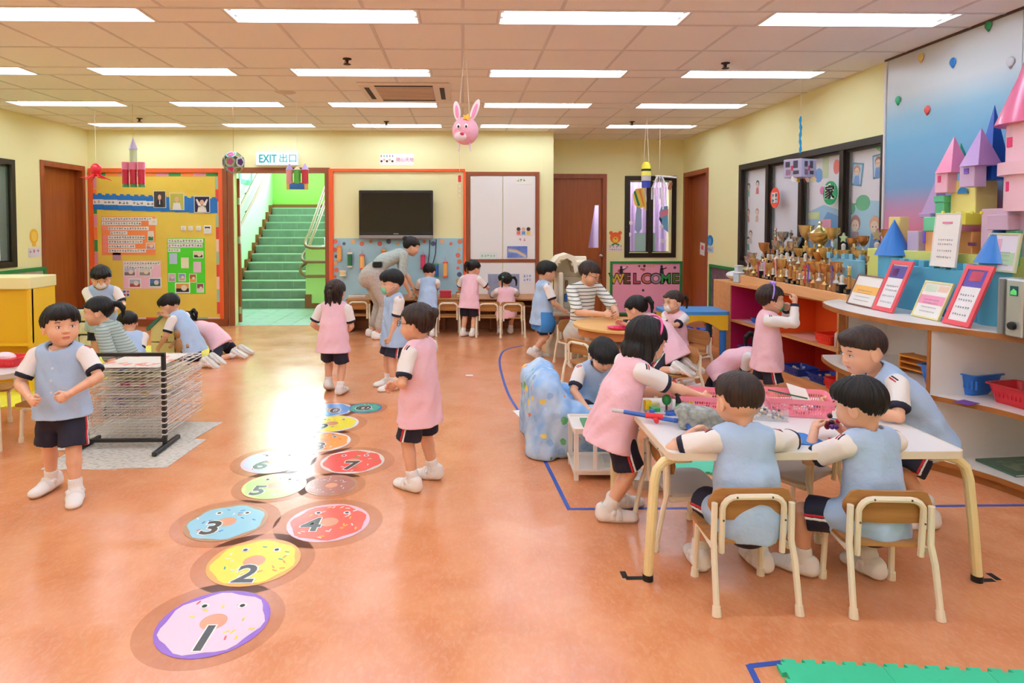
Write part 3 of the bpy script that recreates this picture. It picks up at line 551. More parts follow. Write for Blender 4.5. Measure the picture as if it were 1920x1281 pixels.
# poster in the stairwell, on the green left wall
t = thing('stair_poster', 'green park poster with pink writing on the green stair wall', 'poster', (-3.95, 9.25, 1.28), 90); MB().bx(0, .62, -.012, 0, 0, .66).obj('poster_sheet', M('b4cfa4', rough=.6, n=(8, 'dfe8dc', .4, .6)), t); MB().bx(.1, .55, -.014, -.012, .30, .40).obj('poster_title', M('e07a98', rough=.7), t); MB().bx(.05, .57, -.014, -.012, .03, .2).obj('poster_field', M('c8d070', rough=.7), t)
t = thing('stair_picture', 'small teal picture high on the green stair wall', 'picture', (-3.95, 11.3, 2.15), 90); MB().bx(0, .7, -.012, 0, 0, .35).obj('poster_sheet', M('4aa88a', rough=.6), t); MB().bx(.1, .6, -.014, -.012, .08, .26).obj('poster_field', M('a8d8d0', rough=.7), t)
# ---------------------------------------------------------------- ceiling fittings
ac = thing('ceiling_air_conditioner', 'square ceiling air conditioner cassette with slotted vents', 'air conditioner', (-.55, 6.28, ZC)); BE = M('e9ddd0', rough=.5)
MB().cbox((0, 0, -.012), (.86, .80, .024), .01).obj('cassette_panel', BE, ac); MB().bx(-.27, .27, -.27, .27, -.03, -.024).obj('intake_grille', M('c4ab98', rough=.6), ac)
for i in range(12): MB().bx(-.26, .26, -.25+.045*i, -.242+.045*i, -.034, -.03).obj('grille_slat', M('d8c4b2', rough=.6), ac)
DK = M('3a2a22', rough=.7)
for (a, b, c, d) in ((-.27, .27, -.36, -.31), (-.27, .27, .31, .36), (-.375, -.33, -.27, .27), (.33, .375, -.27, .27)): MB().bx(a, b, c, d, -.027, -.0235).obj('vent_slot', DK, ac)
for i, (x, y, l) in enumerate(((2.12, 5.13, 'at the right'), (-.91, 5.06, 'left of the bunny lantern'), (-3.98, 7.95, 'at the far left'), (-.97, 8.13, 'above the television'), (2.15, 8.07, 'above the small window'))):
    t = thing('sprinkler', 'small dark ceiling sprinkler head '+l, 'sprinkler', (x, y, ZC)); MB().lathe([(.035, 0), (.035, -.006), (.012, -.012), (.010, -.035), (0, -.036)], 12).obj('sprinkler_body', DK, t); MB().lathe([(0, -.047), (.03, -.046), (.03, -.043), (0, -.042)], 12).obj('deflector', DK, t); MB().tube([(-.012, 0, -.012), (-.02, 0, -.03), (0, 0, -.044)], .003, 5).obj('frame_arm', DK, t)
t = thing('ceiling_speaker', 'round flush speaker grille in the ceiling beside the air conditioner', 'speaker', (-1.75, 6.35, ZC)); MB().lathe([(.0, -.006), (.09, -.006), (.1, -.001), (.1, 0)], 20).obj('grille', M('d9c5b6', rough=.7), t)
# ---------------------------------------------------------------- right side: posters in the window
def wposter(lab, px, col, cat='poster', X=XR+.075, th=.004, name='window_poster'):
    """flat print behind the panes of the right window; local x runs toward the camera"""
    y0, z1 = side_pt(px[0], px[1], X); y1, z0 = side_pt(px[2], px[3], X); t = thing(name, lab, cat, (X, y0, z0), -90); w, h = y0-y1, z1-z0
    MB().bx(0, w, 0, th, 0, h).obj('poster_sheet', M(col, rough=.8) if isinstance(col, str) else col, t); return t, w, h
def disc(t, x, z, r, col, ry=None, y=-.002, n=16, nm='printed_shape', th=.0015): return MB().prism(circ(r, n, 0, 0, ry), 0, th, TR(0, 0, 0, rx=90)).obj(nm, M(col, rough=.8), t, (x, y+th, z))
def rect(t, x0, x1, z0, z1, col, y=-.002, nm='printed_shape', rot=0): return MB().box((0, 0, 0), (x1-x0, .0015, z1-z0)).obj(nm, M(col, rough=.8), t, ((x0+x1)/2, y, (z0+z1)/2), rot=(0, math.radians(rot), 0))
def child_print(t, x, z, s, hair, body, y=-.002):
    disc(t, x, z+.07*s, .055*s, hair, .058*s, y); disc(t, x, z+.055*s, .043*s, 'f0c8a8', .042*s, y-.002)
    for q in (-1, 1): disc(t, x+.017*s*q, z+.055*s, .005*s, '3a2a24', None, y-.0035, 8)
    MB().prism([(x-.05*s, z-.09*s), (x+.05*s, z-.09*s), (x+.035*s, z+.01*s), (x-.035*s, z+.01*s)], 0, .0015, TR(0, y, 0, rx=90)).obj('printed_body', M(body, rough=.8), t)
t, w_, h_ = wposter('white poster with small cartoon children in the leftmost window pane', (1396, 300, 1434, 490), 'eeeaf0')
for i, (x, z, a, b) in enumerate(((.13, .83, '3a4a6a', '8ac0a8'), (.36, .85, '2a2a30', 'd05060'), (.13, .52, 'b06a4a', 'c88070'), (.36, .52, 'c07a70', 'c8a090'), (.14, .18, '2a2a2a', '5a9a70'), (.2, .26, '3a3a3a', 'b0b8c8'))): child_print(t, x, z, .75, a, b)
t, w_, h_ = wposter('plain pale poster in the second window pane', (1446, 295, 1501, 490), 'e9e4ec')
t, w_, h_ = wposter('colourful map poster in the third window pane', (1506, 280, 1573, 500), 'efe9ee')
m = MB(); m.prism([(0, 0), (w_, 0), (w_, h_*.45), (w_*.6, h_*.5), (0, h_*.42)], 0, .001, TR(0, 0, 0, rx=90)).obj('printed_sea', M('9cc6e6', rough=.8), t)
MB().prism([(w_*.4, .1), (w_, .05), (w_, h_*.4), (w_*.7, h_*.44), (w_*.45, h_*.3)], .001, .002, TR(rx=90)).obj('printed_land', M('4a94d0', rough=.8), t); rect(t, w_*.55, w_*.8, h_*.30, h_*.38, 'e88aa0', -.004); rect(t, .04, w_*.4, h_*.2, h_*.33, 'f0a088', -.004, rot=20); rect(t, .03, w_*.5, h_*.38, h_*.44, 'dfe6a0', -.004)
disc(t, w_*.45, h_*.75, .07, '4a90d8'); disc(t, w_*.55, h_*.62, .04, 'e860a8'); rect(t, .04, .14, h_*.55, h_*.65, 'f0a0a8'); rect(t, w_*.55, w_*.7, h_*.72, h_*.9, 'c8d8a0')
disc(t, w_*.9, h_*.80, .05, 'e0503a', .07); rect(t, w_*.8, w_*.98, h_*.12, h_*.22, 'b8d0b0', -.004)
t, w_, h_ = wposter('poster with two framed portraits and cartoon children in the nearest window pane', (1590, 262, 1662, 510), 'efe8ec')
m = MB(); m.prism([(0, 0), (w_, 0), (w_, h_*.50), (w_*.5, h_*.52), (0, h_*.46)], 0, .001, TR(rx=90)).obj('printed_sky', M('a6d4e8', rough=.8), t)
for x, z, r in ((w_*.27, h_*.72, 8), (w_*.78, h_*.76, -4)): rect(t, x-.075, x+.075, z-.1, z+.1, '1f7f9c', -.003, 'portrait_frame', r); rect(t, x-.06, x+.06, z-.085, z+.085, 'bcd8ec', -.005, 'portrait_ground', r); child_print(t, x, z-.02, .8, 'a0583a', '5a90d0', -.007)
child_print(t, w_*.25, h_*.27, 1.25, 'a85a4a', 'b07a78', -.004); child_print(t, w_*.72, h_*.26, 1.25, 'e09a70', '5a88c8', -.004); disc(t, w_*.42, h_*.50, .10, '35a86a', .07, -.003); disc(t, .04, h_*.46, .09, '2f9f60', .06, -.003); disc(t, w_*.85, h_*.93, .09, '9adc6a', .08, -.003); rect(t, .0, .3, h_*.485, h_*.5, '2f9f60', -.003)
for lab, px, col, ch in (('red oval sign with white characters on the window', (1444, 352, 1461, 390), 'e04a34', None), ('green oval sign with the character for home on the window', (1543, 340, 1569, 384), '1f9a5a', '家')):
    X = XR-.03; y, z = side_pt((px[0]+px[2])/2, (px[1]+px[3])/2, X); rx = abs(side_pt(px[0], 380, X)[0]-side_pt(px[2], 380, X)[0])/2; rz = abs(side_pt(px[0], px[1], X)[1]-side_pt(px[0], px[3], X)[1])/2
    t = thing('oval_sign', lab, 'sign', (X, y, z), -90); MB().prism(circ(rx, 24, 0, 0, rz), 0, .006, TR(0, .006, 0, rx=90)).obj('sign_board', M(col, rough=.6), t)
    if ch: text(ch, .14, M('f4f4f0', rough=.8), t, (0, -.003, 0), bold=.009, sx=1.15, name='character_outline'); text(ch, .13, M('141414', rough=.8), t, (0, -.006, 0), bold=.002, sx=1.15, name='character')
    else: MB().bx(-rx*.6, rx*.6, -.003, 0, -rz*.5, rz*.5).obj('sign_field', M('e6e0dc', rough=.8), t); g = MB(); glyphs(g, -rx*.5, rx*.6, rz*.2, rz*.5, -.005, -.003); glyphs(g, -rx*.5, rx*.6, -rz*.3, rz*.5, -.005, -.003); g.obj('sign_strokes', INK, t, kind='stuff')
# small items on the right wall between door and window
def rw(lab, cat, name, px, py, X=XR): y, z = side_pt(px, py, X); return thing(name, lab, cat, (X-.004, y, z), -90)
t = rw('blue heart-shaped sticker on the wall right of the far door', 'sticker', 'heart_sticker', 1332, 451); disc(t, 0, 0, .11, '2a78b8', .075); disc(t, .0, -.02, .05, '5aa0d0', .05, -.004)
t = rw('pale word card under the blue heart sticker', 'card', 'word_card', 1332, 468); rect(t, -.11, .11, -.04, .04, 'b8c8e0'); g = MB(); glyphs(g, -.1, .1, .0, .05, -.0045, -.0035); g.obj('printed_characters', M('8a5a90', rough=.8), t, kind='stuff')
y, z = side_pt(1315, 467, XR+.08); t = thing('door_notice', 'white notice tilted on the half-hidden door at the right', 'notice', (XR+.095, y, z), -90); rect(t, -.09, .09, -.09, .09, 'e8e6ea', 0, 'paper', 5); rect(t, -.04, .05, -.01, .05, 'd86a80', -.002, 'printed_patch', 5)
# mural board
MUR = bpy.data.materials.new('painted_sky_gradient'); MUR.use_nodes = True; nt = MUR.node_tree; b_ = nt.nodes['Principled BSDF']; b_.inputs['Roughness'].default_value = .35
tc = nt.nodes.new('ShaderNodeTexCoord'); sp = nt.nodes.new('ShaderNodeSeparateXYZ'); mr = nt.nodes.new('ShaderNodeMapRange'); mr.inputs[1].default_value = .8; mr.inputs[2].default_value = 2.73; cr = nt.nodes.new('ShaderNodeValToRGB')
cr.color_ramp.elements[0].color = lin('e8889c'); cr.color_ramp.elements[1].color = lin('cfd2d2')
for p, c in ((.30, 'e07f98'), (.38, 'c08aae'), (.47, '74a2cc'), (.64, '6fb0d6'), (.74, '8fc0da'), (.84, 'd0dade')): e = cr.color_ramp.elements.new(p); e.color = lin(c)
nt.links.new(tc.outputs['Object'], sp.inputs[0]); nt.links.new(sp.outputs[2], mr.inputs[0]); nt.links.new(mr.outputs[0], cr.inputs[0]); nt.links.new(cr.outputs[0], b_.inputs['Base Color'])
t = thing('mural_board', 'tall wall mural of a blue and pink evening sky behind the toy castle', 'mural', (3.36, 5.0, 0), -90)
for i in range(3): MB().cbox((.61+1.22*i, .018, (.8+2.72)/2), (1.216, .036, 1.92), .002).obj('mural_panel', MUR, t)
MB().bx(-.02, 0, -.01, .04, .8, 2.72).obj('edge_strip', M('e4e4e6', rough=.4), t); MB().bx(-.02, 3.7, -.012, .04, 2.715, 2.73).obj('top_strip', M('4a3028', rough=.5), t)
for lab, px, py, c in (('green balloon high at the right of the mural', 1855, 50, '1f8a4a'), ('yellow balloon at the top of the mural', 1728, 110, 'd8b860'), ('blue balloon in the upper mural', 1788, 119, '2a7fc8'), ('silver diamond balloon at the right of the mural', 1896, 119, 'c8ccd4'), ('green balloon near the left edge of the mural', 1685, 190, '2aa870'), ('red balloon in the middle of the mural', 1740, 208, 'd8504a')):
    y, z = side_pt(px, py, 3.36); t = thing('balloon_cutout', lab, 'balloon', (3.358, y, z), -90); MB().sph((0, -.005, .01), (.03, .008, .03), 12, 8).obj('balloon', M(c, rough=.4), t); MB().cyl((0, -.004, -.018), (0, -.004, -.035), .012, .001, n=8).obj('balloon_tail', M(c, rough=.4), t)
# ---------------------------------------------------------------- white wavy shelf unit
EDGE = M('a8682e', rough=.45, n=(5, '94571f', .3, .7)); WS = M('ece9e4', rough=.4)
def curve_pts(P, n=6):
    out = []
    for i in range(len(P)-1):
        p0 = P[max(i-1, 0)]; p1 = P[i]; p2 = P[i+1]; p3 = P[min(i+2, len(P)-1)]
        for j in range(n):
            t_ = j/n; out.append(tuple(.5*((2*p1[k])+(-p0[k]+p2[k])*t_+(2*p0[k]-5*p1[k]+4*p2[k]-p3[k])*t_*t_+(-p0[k]+3*p1[k]-3*p2[k]+p3[k])*t_**3) for k in (0, 1)))
    return out+[P[-1]]
FRONT = [(3.0, 4.92), (2.72, 4.72), (2.60, 4.40), (2.575, 4.1), (2.60, 3.85), (2.66, 3.66), (2.77, 3.47), (2.86, 3.28), (2.90, 3.05), (2.87, 2.8), (2.78, 2.5), (2.75, 2.2)]
FC = curve_pts(FRONT, 4)
US = thing('wavy_shelf', 'long white shelf unit with a wavy front and wooden edges along the mural wall', 'shelf', (0, 0, 0))
def slab(z0, z1, nm, cut=None, inset=0.0):
    P = [(x+inset, y) for x, y in FC if cut is None or y <= cut]; poly = P+[(3.355, P[-1][1]), (3.355, P[0][1])]
    o = MB().prism(poly, z0, z1).obj(nm, WS, US); e = MB(); n = len(P)
    vs = []; fs = []
    for i, (x, y) in enumerate(P): vs += [(x-.004, y, z0-.001), (x-.004, y, z1+.001), (x+.004, y, z1+.001), (x+.004, y, z0-.001)]
    for i in range(n-1):
        for k in range(4): fs.append((4*i+k, 4*i+(k+1) % 4, 4*i+4+(k+1) % 4, 4*i+4+k))
    e.add(vs, fs).obj('wooden_edge', EDGE, o)
slab(.815, .845, 'shelf_top'); slab(.415, .44, 'shelf_board', cut=4.72); slab(.05, .075, 'shelf_board'); slab(0, .05, 'shelf_plinth', inset=.03)
MB().bx(3.33, 3.355, 2.2, 4.92, .05, .815).obj('back_panel', WS, US)
for y in (4.90, 3.60, 2.22):
    x = [p[0] for p in FC if p[1] <= y+.03][0]; o = MB().bx(x+.02, 3.33, y-.01, y+.01, .075, .815).obj('divider', WS, US); MB().bx(x+.012, x+.02, y-.011, y+.011, .075, .815).obj('divider_edge', EDGE, o)
# ---------------------------------------------------------------- magenta and orange shelf unit
RS = thing('bright_shelf', 'low wooden shelf unit with magenta and orange compartments under the trophies', 'shelf', (2.87, 6.76, 0), math.degrees(math.atan2(-1.72, .17)))
Lr = 1.72; MG = M('b81c58', rough=.5); ORC = M('ea5a1e', rough=.5); RDC = M('c8301c', rough=.5); PW = M('d89a62', rough=.45, n=(5, 'c98850', .3, .7), stretch=(.4, 6, 6)); PEACH = M('eeb47c', rough=.45, n=(5, 'e3a56a', .3, .7), stretch=(.4, 6, 6))
# local: x along the front toward the camera, y into the wall
def rb(a, b, c, d, e, f, nm, m): return MB().bx(a, b, c, d, e, f).obj(nm, m, RS)
rb(-.02, Lr, -.01, .42, .775, .80, 'top_board', PW); rb(0, Lr, .0, .40, 0, .06, 'base_board', PW); rb(0, Lr, 0, .38, .385, .405, 'middle_board', PW)
for x, m in ((0, PW), (.86, PW), (Lr-.02, PW)): rb(x, x+.02, 0, .40, .06, .775, 'side_panel', m)
for (a, b, c, d, m) in ((.02, .86, .06, .385, MG), (.02, .86, .405, .775, MG), (.88, Lr-.02, .06, .385, RDC), (.88, Lr-.02, .405, .775, ORC)):
    rb(a, b, .385, .395, c, d, 'back_panel', m); rb(a, a+.004, .01, .385, c, d, 'lining', m); rb(b-.004, b, .01, .385, c, d, 'lining', m)
def lp(x, y, z): c = math.atan2(-1.72, .17); return (2.87+x*math.cos(c)-y*math.sin(c), 6.76+x*math.sin(c)+y*math.cos(c), z)
def tray(lab, x, y, z, w, d, h, col, rz=-84, n=5, handle=None, name='basket', group=None, fl=.84, world=False):
    t = thing(name, lab, 'basket', lp(x, y, z) if not world else (x, y, z), rz, group); m = M(col, rough=.35); b = MB()
    o = rrect(w, d, .03, 4); i_ = rrect(w-.012, d-.012, .025, 4); ob = [(p[0]*fl, p[1]*fl) for p in o]; ib = [(p[0]*fl, p[1]*fl) for p in i_]; N = len(o)
    vs = [(p[0], p[1], 0) for p in ob]+[(p[0], p[1], h) for p in o]+[(p[0], p[1], h) for p in i_]+[(p[0], p[1], .006) for p in ib]; fs = []
    for k in range(3): fs += [(k*N+j, k*N+(j+1) % N, (k+1)*N+(j+1) % N, (k+1)*N+j) for j in range(N)]
    b.add(vs, fs+[tuple(range(N))[::-1], tuple(range(3*N, 4*N))]).obj('basket_body', m, t)
    MB().ring([(p[0]*1.06, p[1]*1.08) for p in o], i_, h-.004, h+.003).obj('basket_rim', m, t)
    sl = MB()
    for k in range(int(w/.022)): xx = -w/2*.8+.022*k; sl.bx(xx, xx+.010, -d/2*(.5+.5*fl)-.003, -d/2*(.5+.5*fl)+.004, h*.35, h*.75)
    sl.obj('basket_slots', M(col, rough=.6, bump=(3, .1)), t, kind='stuff')
    if handle: MB().tube([(-w*.28, 0, h-.01), (-w*.25, 0, h+.03), (0, 0, h+.045), (w*.25, 0, h+.03), (w*.28, 0, h-.01)], .011, 6).obj('basket_handle', M(handle, rough=.5), t)
    return t
def bits(t, cols, n, w, d, z, s=.02, sd=1):
    R = random.Random(sd)
    for i in range(n): MB().cbox((0, 0, 0), (s*R.uniform(.7, 1.6), s, s*.7), .002).obj('toy_piece', M(R.choice(cols), rough=.5), t, (R.uniform(-w/2, w/2), R.uniform(-d/2, d/2), z+R.uniform(0, .01)), rot=(R.uniform(-.3, .3), R.uniform(-.3, .3), R.uniform(0, 3)))
tray('small blue basket on the upper magenta shelf', .33, .16, .405, .16, .13, .05, '2a5cb0'); t = tray('blue basket in the lower magenta compartment', .30, .12, .06, .28, .22, .09, '1d3f9a')
t = tray('dark blue tray with cream pieces in the lower red compartment, farther one', 1.08, .10, .06, .26, .22, .07, '1a3a90'); bits(t, ['d8c8a0', 'e8e0d0'], 5, .14, .1, .05, sd=2)
t = tray('dark blue tray with small toys in the lower red compartment, nearer one', 1.40, .14, .06, .24, .24, .07, '1a3a90'); bits(t, ['d8a060', 'e8d8b0', 'c0b8a8'], 7, .14, .1, .05, sd=3)
tray('bright red basket on the orange shelf', 1.45, .15, .405, .20, .22, .085, 'e83420'); tray('red basket in the corner of the lower red compartment', 1.61, .06, .06, .12, .14, .09, 'd02c28')
for lab, x, z, c in (('purple paper sheet on the magenta shelf', .3, .4055, 'c8a0c8'), ('white and purple sheet in the lower magenta compartment', .2, .0605, 'c090c0'), ('white sheet under the dark blue trays', 1.15, .0605, 'dcd0e0'), ('pink sheet on the orange shelf', 1.15, .4055, 'eaa8a0')):
    o = MB().cbox((0, 0, .001), (.32, .22, .002), .0005).obj('paper', M(c, rough=.8), None, lp(x, .16, z), -84, label=lab, cat='paper')
t = thing('toy_giraffe', 'white long-necked toy standing on the orange shelf', 'toy', lp(1.60, .10, .405), -84); w_ = M('eeeaea', rough=.5)
MB().sph((0, 0, .10), (.05, .03, .03), 12, 8).obj('toy_body', w_, t); MB().tube([(.03, 0, .11), (.045, 0, .18), (.05, 0, .26), (.04, 0, .30), (.015, 0, .30)], [.016, .012, .010, .012, .009], 8).obj('toy_neck', w_, t)
for x in (-.03, .03):
    for y in (-.015, .015): MB().cyl((x, y, 0), (x, y, .09), .008, n=8).obj('toy_leg', w_, t)
# trophy display box: three steps
TD = thing('trophy_stand', 'light wooden stepped stand carrying the trophies on the low shelf', 'stand', (2.94, 6.66, .80), math.degrees(math.atan2(-1.9, -.02)))
MB().cbox((.95, .20, .045), (1.90, .40, .09), .004).obj('stand_step', PEACH, TD); MB().cbox((.95, .27, .145), (1.86, .26, .11), .004).obj('stand_step', PEACH, TD); MB().cbox((.95, .34, .255), (1.82, .12, .11), .004).obj('stand_step', PEACH, TD)
GOLD = M('ecd08a', rough=.3, metal=1.0); GOLD2 = M('dca468', rough=.3, metal=1.0); SILV = M('d8d8d4', rough=.2, metal=1.0); PLB = M('161414', rough=.3); PLW = M('b07a48', rough=.4); MARB = M('ebe6da', rough=.25)
def trophy(kind, s, m, loc, rz, lab, group):
    t = thing('trophy', lab, 'trophy', loc, rz, group); pl = PLB if kind % 3 != 1 else PLW
    hb = .035*s*(1+kind % 2*.6); MB().cbox((0, 0, hb/2), (.05*s, .05*s, hb), .003).obj('trophy_plinth', pl, t)
    MB().bx(-.017*s, .017*s, -.0265*s, -.025*s, hb*.25, hb*.8).obj('name_plate', m, t)
    T = TR(0, 0, hb)
    if kind in (0, 1, 4):
        MB().lathe([(.022*s, 0), (.018*s, .008*s), (.006*s, .02*s), (.009*s, .035*s), (.005*s, .05*s), (.010*s, .06*s)], 12, T).obj('trophy_stem', MARB if kind == 1 else m, t)
        MB().lathe([(.008*s, .06*s), (.024*s, .075*s), (.033*s, .10*s), (.037*s, .125*s), (.040*s, .128*s), (.033*s, .124*s), (.02*s, .085*s), (0, .078*s)], 14, T).obj('trophy_cup', m, t)
        for q in (-1, 1): MB().tube([(q*.034*s, 0, hb+.118*s), (q*.052*s, 0, hb+.122*s), (q*.054*s, 0, hb+.10*s), (q*.030*s, 0, hb+.082*s)], .0028*s, 6).obj('trophy_handle', m, t)
    elif kind == 2:
        MB().lathe([(.020*s, 0), (.020*s, .01*s), (.011*s, .014*s), (.011*s, .08*s), (.018*s, .084*s)], 12, T).obj('trophy_column', GOLD2, t)
        MB().lathe([(.0, .084*s), (.012*s, .09*s), (.010*s, .105*s), (.014*s, .12*s), (.005*s, .128*s), (0, .13*s)], 10, T).obj('trophy_figure', m, t); MB().sph((0, 0, hb+.138*s), .008*s, 8, 6).obj('figure_head', m, t)
        for q in (-1, 1): MB().cyl((q*.010*s, 0, hb+.12*s), (q*.026*s, 0, hb+.15*s), .003*s, n=6).obj('figure_arm', m, t)
    elif kind == 3:
        MB().lathe([(.02*s, 0), (.012*s, .01*s), (.014*s, .05*s), (.006*s, .06*s)], 10, T).obj('trophy_stem', MARB, t); R = .035*s
        MB().prism([(R*(1 if i % 2 == 0 else .5)*math.sin(i*math.pi/5), .095*s+R*(1 if i % 2 == 0 else .5)*math.cos(i*math.pi/5)) for i in range(10)], -.005*s, .005*s, TR(0, 0, hb, rx=90)).obj('trophy_star', m, t)
    return t
R_ = random.Random(21); TG = 'cups and trophies crowded on the wooden stand'; ms = [GOLD, GOLD2, GOLD, SILV]
def td(x, y, z): c = math.atan2(-1.9, -.02); return (2.94+x*math.cos(c)-y*math.sin(c), 6.66+x*math.sin(c)+y*math.cos(c), .80+z)
dn = {0: 'two-handled cup trophy', 1: 'cup trophy with a pale stem', 2: 'figure trophy on a bronze column', 3: 'star trophy', 4: 'two-handled cup trophy'}
mn = {id(GOLD): 'gold', id(GOLD2): 'copper-coloured', id(SILV): 'silver'}
ordn = ['1st', '2nd', '3rd']+['%dth' % i for i in range(4, 30)]
for row, (y, z, n, s0) in enumerate(((.045, .09, 23, 1.15), (.20, .20, 18, 1.3), (.34, .31, 13, 1.45))):
    for i in range(n):
        k = R_.choice((0, 1, 2, 3, 4)); s = s0*R_.uniform(.8, 1.15); m = R_.choice(ms)
        if row == 2 and 4 <= i <= 6: s *= 1.2; k = 0; m = GOLD
        trophy(k, s, m, td(.08+(1.78)*i/(n-1), y+R_.uniform(-.01, .01), z), -90+R_.uniform(-15, 15), '%s %s, %s in the %s row from the window end' % (mn[id(m)], dn[k], ordn[i], ('front', 'middle', 'back')[row]), TG)
# largest trophy
bt = thing('trophy', 'very large lidded gold cup towering in the middle of the trophies', 'trophy', td(.98, .30, .31), -90, TG); s = 2.0
MB().cbox((0, 0, .03), (.09, .09, .06), .004).obj('trophy_plinth', PLB, bt); MB().lathe([(.04, .06), (.03, .075), (.012, .10), (.02, .12), (.012, .14), (.04, .16), (.085, .19), (.10, .22), (.103, .235), (.095, .24)], 18).obj('trophy_cup', GOLD, bt)
MB().lathe([(.10, .235), (.085, .25), (.045, .275), (.02, .295), (.012, .31), (.018, .325), (.012, .34), (0, .348)], 18).obj('trophy_lid', M('e8dca0', rough=.25, metal=1.0), bt)
for q in (-1, 1): MB().tube([(q*.09, 0, .22), (q*.135, 0, .235), (q*.14, 0, .19), (q*.07, 0, .17)], .006, 6).obj('trophy_handle', GOLD, bt)
for i, (c, x) in enumerate((('b83050', .42), ('d8a0c8', .55), ('c83030', 1.30), ('6a4aa8', 1.35), ('e0a0b8', .78), ('6a4a9a', 1.70))):
    o = MB().bx(-.008, .008, -.002, .002, 0, .14).bx(-.02, .02, -.003, .003, .13, .155).obj('ribbon', M(c, rough=.7), None, td(x, .0, .10+.01*i), -90, label='%s ribbon hanging among the trophies, %s' % (('crimson', 'lilac', 'red', 'violet', 'pink', 'dark purple')[i], ('left part', 'left of middle', 'right of middle', 'beside the red ribbon', 'in the middle', 'at the right end')[i]), cat='ribbon')
# far end of the shelf: white jars, tissue heap, dark picture panel
for lab, px, py, w1, h1 in (('tall white plastic container on the far end of the shelf', 1375, 522, .07, .16), ('pale blue square tub in front of the tall container', 1381, 532, .10, .10)):
    y, z = side_pt(px, py, 3.02 if h1 > .12 else 2.95); t = thing('container', lab, 'container', (3.05 if h1 > .12 else 2.97, min(y, 6.95) if h1 > .12 else 6.74, .80), -84)
    MB().cbox((0, 0, h1/2), (w1, w1, h1), .01).obj('container_body', M('dfe6ea' if h1 > .12 else 'c0d2de', rough=.4), t); MB().cbox((0, 0, h1+.006), (w1+.008, w1+.008, .014), .005).obj('container_lid', M('eef0f2', rough=.4), t)
PB = thing('picture_board', 'dark picture board with a yellow hook shape, low on the far right wall', 'notice board', (XR, 8.62, 0), -90)
MB().frame(0, 1.75, .05, .88, .035, -.03, 0).obj('board_frame', GREENF, PB); MB().bx(.03, 1.72, -.012, 0, .08, .85).obj('board_panel', M('5c4350', rough=.8, n=(14, '7a5a64', .4, .7)), PB)
MB().tube([(.62, -.03, .58), (.72, -.03, .70), (.88, -.03, .70), (.95, -.03, .58), (.90, -.03, .42), (.85, -.03, .28), (.7, -.03, .22)], .045, 8).obj('hook_shape', M('e8b42c', rough=.6), PB)
for i in range(9): MB().prism([(0, 0), (.05, .02), (.03, .12)], .012, .016, TR(.15+.17*i, 0, .15+.05*(i % 3), rx=90)).obj('paper_flame', M(('e8b848', 'c87a3a')[i % 2], rough=.7), PB)
MB().bx(.4, 1.2, -.02, -.012, .09, .2).obj('paper_strip', M('2a4a9a', rough=.7), PB)
y0 = 7.2; o = MB().sph((0, 0, 0), (.10, .16, .05), 14, 8).obj('tissue_heap', M('f0eef0', rough=.9, bump=(30, .9)), None, (3.14, 7.22, .84), label='heap of crumpled white tissue on the far shelf end', cat='tissue')
MB().cbox((0, 0, .39), (.42, .55, .78), .004).obj('low_cabinet', PW, None, (3.16, 7.12, 0), label='low wooden cabinet end beside the picture board', cat='cabinet')
# ---------------------------------------------------------------- toy castle on the white shelf
CA = thing('toy_castle', 'big pastel block castle with cone towers on the white shelf', 'castle', (0, 0, 0))
def cs(px0, py0, px1, py1, X, dep, col, nm, rot=0, seg=None, prof=None):
    """castle block measured on the plane x = X; dep = depth behind that plane"""
    ya, z1 = side_pt(px0, py0, X); yb, z0 = side_pt(px1, py1, X); tot = ya-yb; dep = min(dep, .45*tot*X/yb); yb += dep*yb/X; c = (X+dep/2, (ya+yb)/2, (z0+z1)/2); w, h = abs(ya-yb), abs(z1-z0); m = M(col, rough=.45)
    if seg: return MB().lathe([(r*w/2, z0+zz*h) for r, zz in prof], seg, TR(c[0], c[1], 0, rz=rot)).obj(nm, m, CA)
    return MB().cbox((0, 0, 0), (dep, w, h), .004).obj(nm, m, CA, c, rot)
LB, LB2 = '5fb0d0', '4d9cc0'; Zs = .845
MB().cbox((0, 0, 0), (.05, .55, .30), .004).obj('outer_wall', M('86c0d6', rough=.5), CA, (3.12, 5.10-.0, Zs+.15), -8)
MB().cbox((0, 0, 0), (.05, .78, .30), .004).obj('outer_wall', M(LB, rough=.5), CA, (3.06, 4.06, Zs+.15), 0); MB().cbox((0, 0, 0), (.24, .05, .30), .004).obj('outer_wall', M(LB2, rough=.5), CA, (3.15, 4.44, Zs+.15), 0)
for i in range(9): MB().cbox((0, 0, 0), (.05, .05, .05), .003).obj('battlement', M(LB, rough=.5), CA, (3.06, 4.42-.094*i, Zs+.32))
for i in range(5): MB().cbox((0, 0, 0), (.05, .05, .05), .003).obj('battlement', M('86c0d6', rough=.5), CA, (3.125-.004*i, 5.32-.11*i, Zs+.32))
for y in (4.50, 3.60): MB().lathe([(.095, Zs), (.095, Zs+.36)], 12, TR(3.10, y, 0)).obj('corner_tower', M(LB, rough=.5), CA); MB().lathe([(.122, Zs+.36), (.0, Zs+.62)], 12, TR(3.10, y, 0)).obj('corner_roof', M('2f74c0', rough=.3), CA)
MB().prism([(math.cos(a)*.12, math.sin(a)*.14+.0) for a in [math.pi*i/12 for i in range(13)]], 0, .012, TR(3.022, 4.02, Zs+.001, rx=90, rz=90)).obj('gate_arch', M('2a6aa0', rough=.5), CA)
MB().cbox((3.17, 4.05, Zs+.20), (.14, 1.5, .40), .004).obj('inner_terrace', M('d8dc7a', rough=.5), CA)
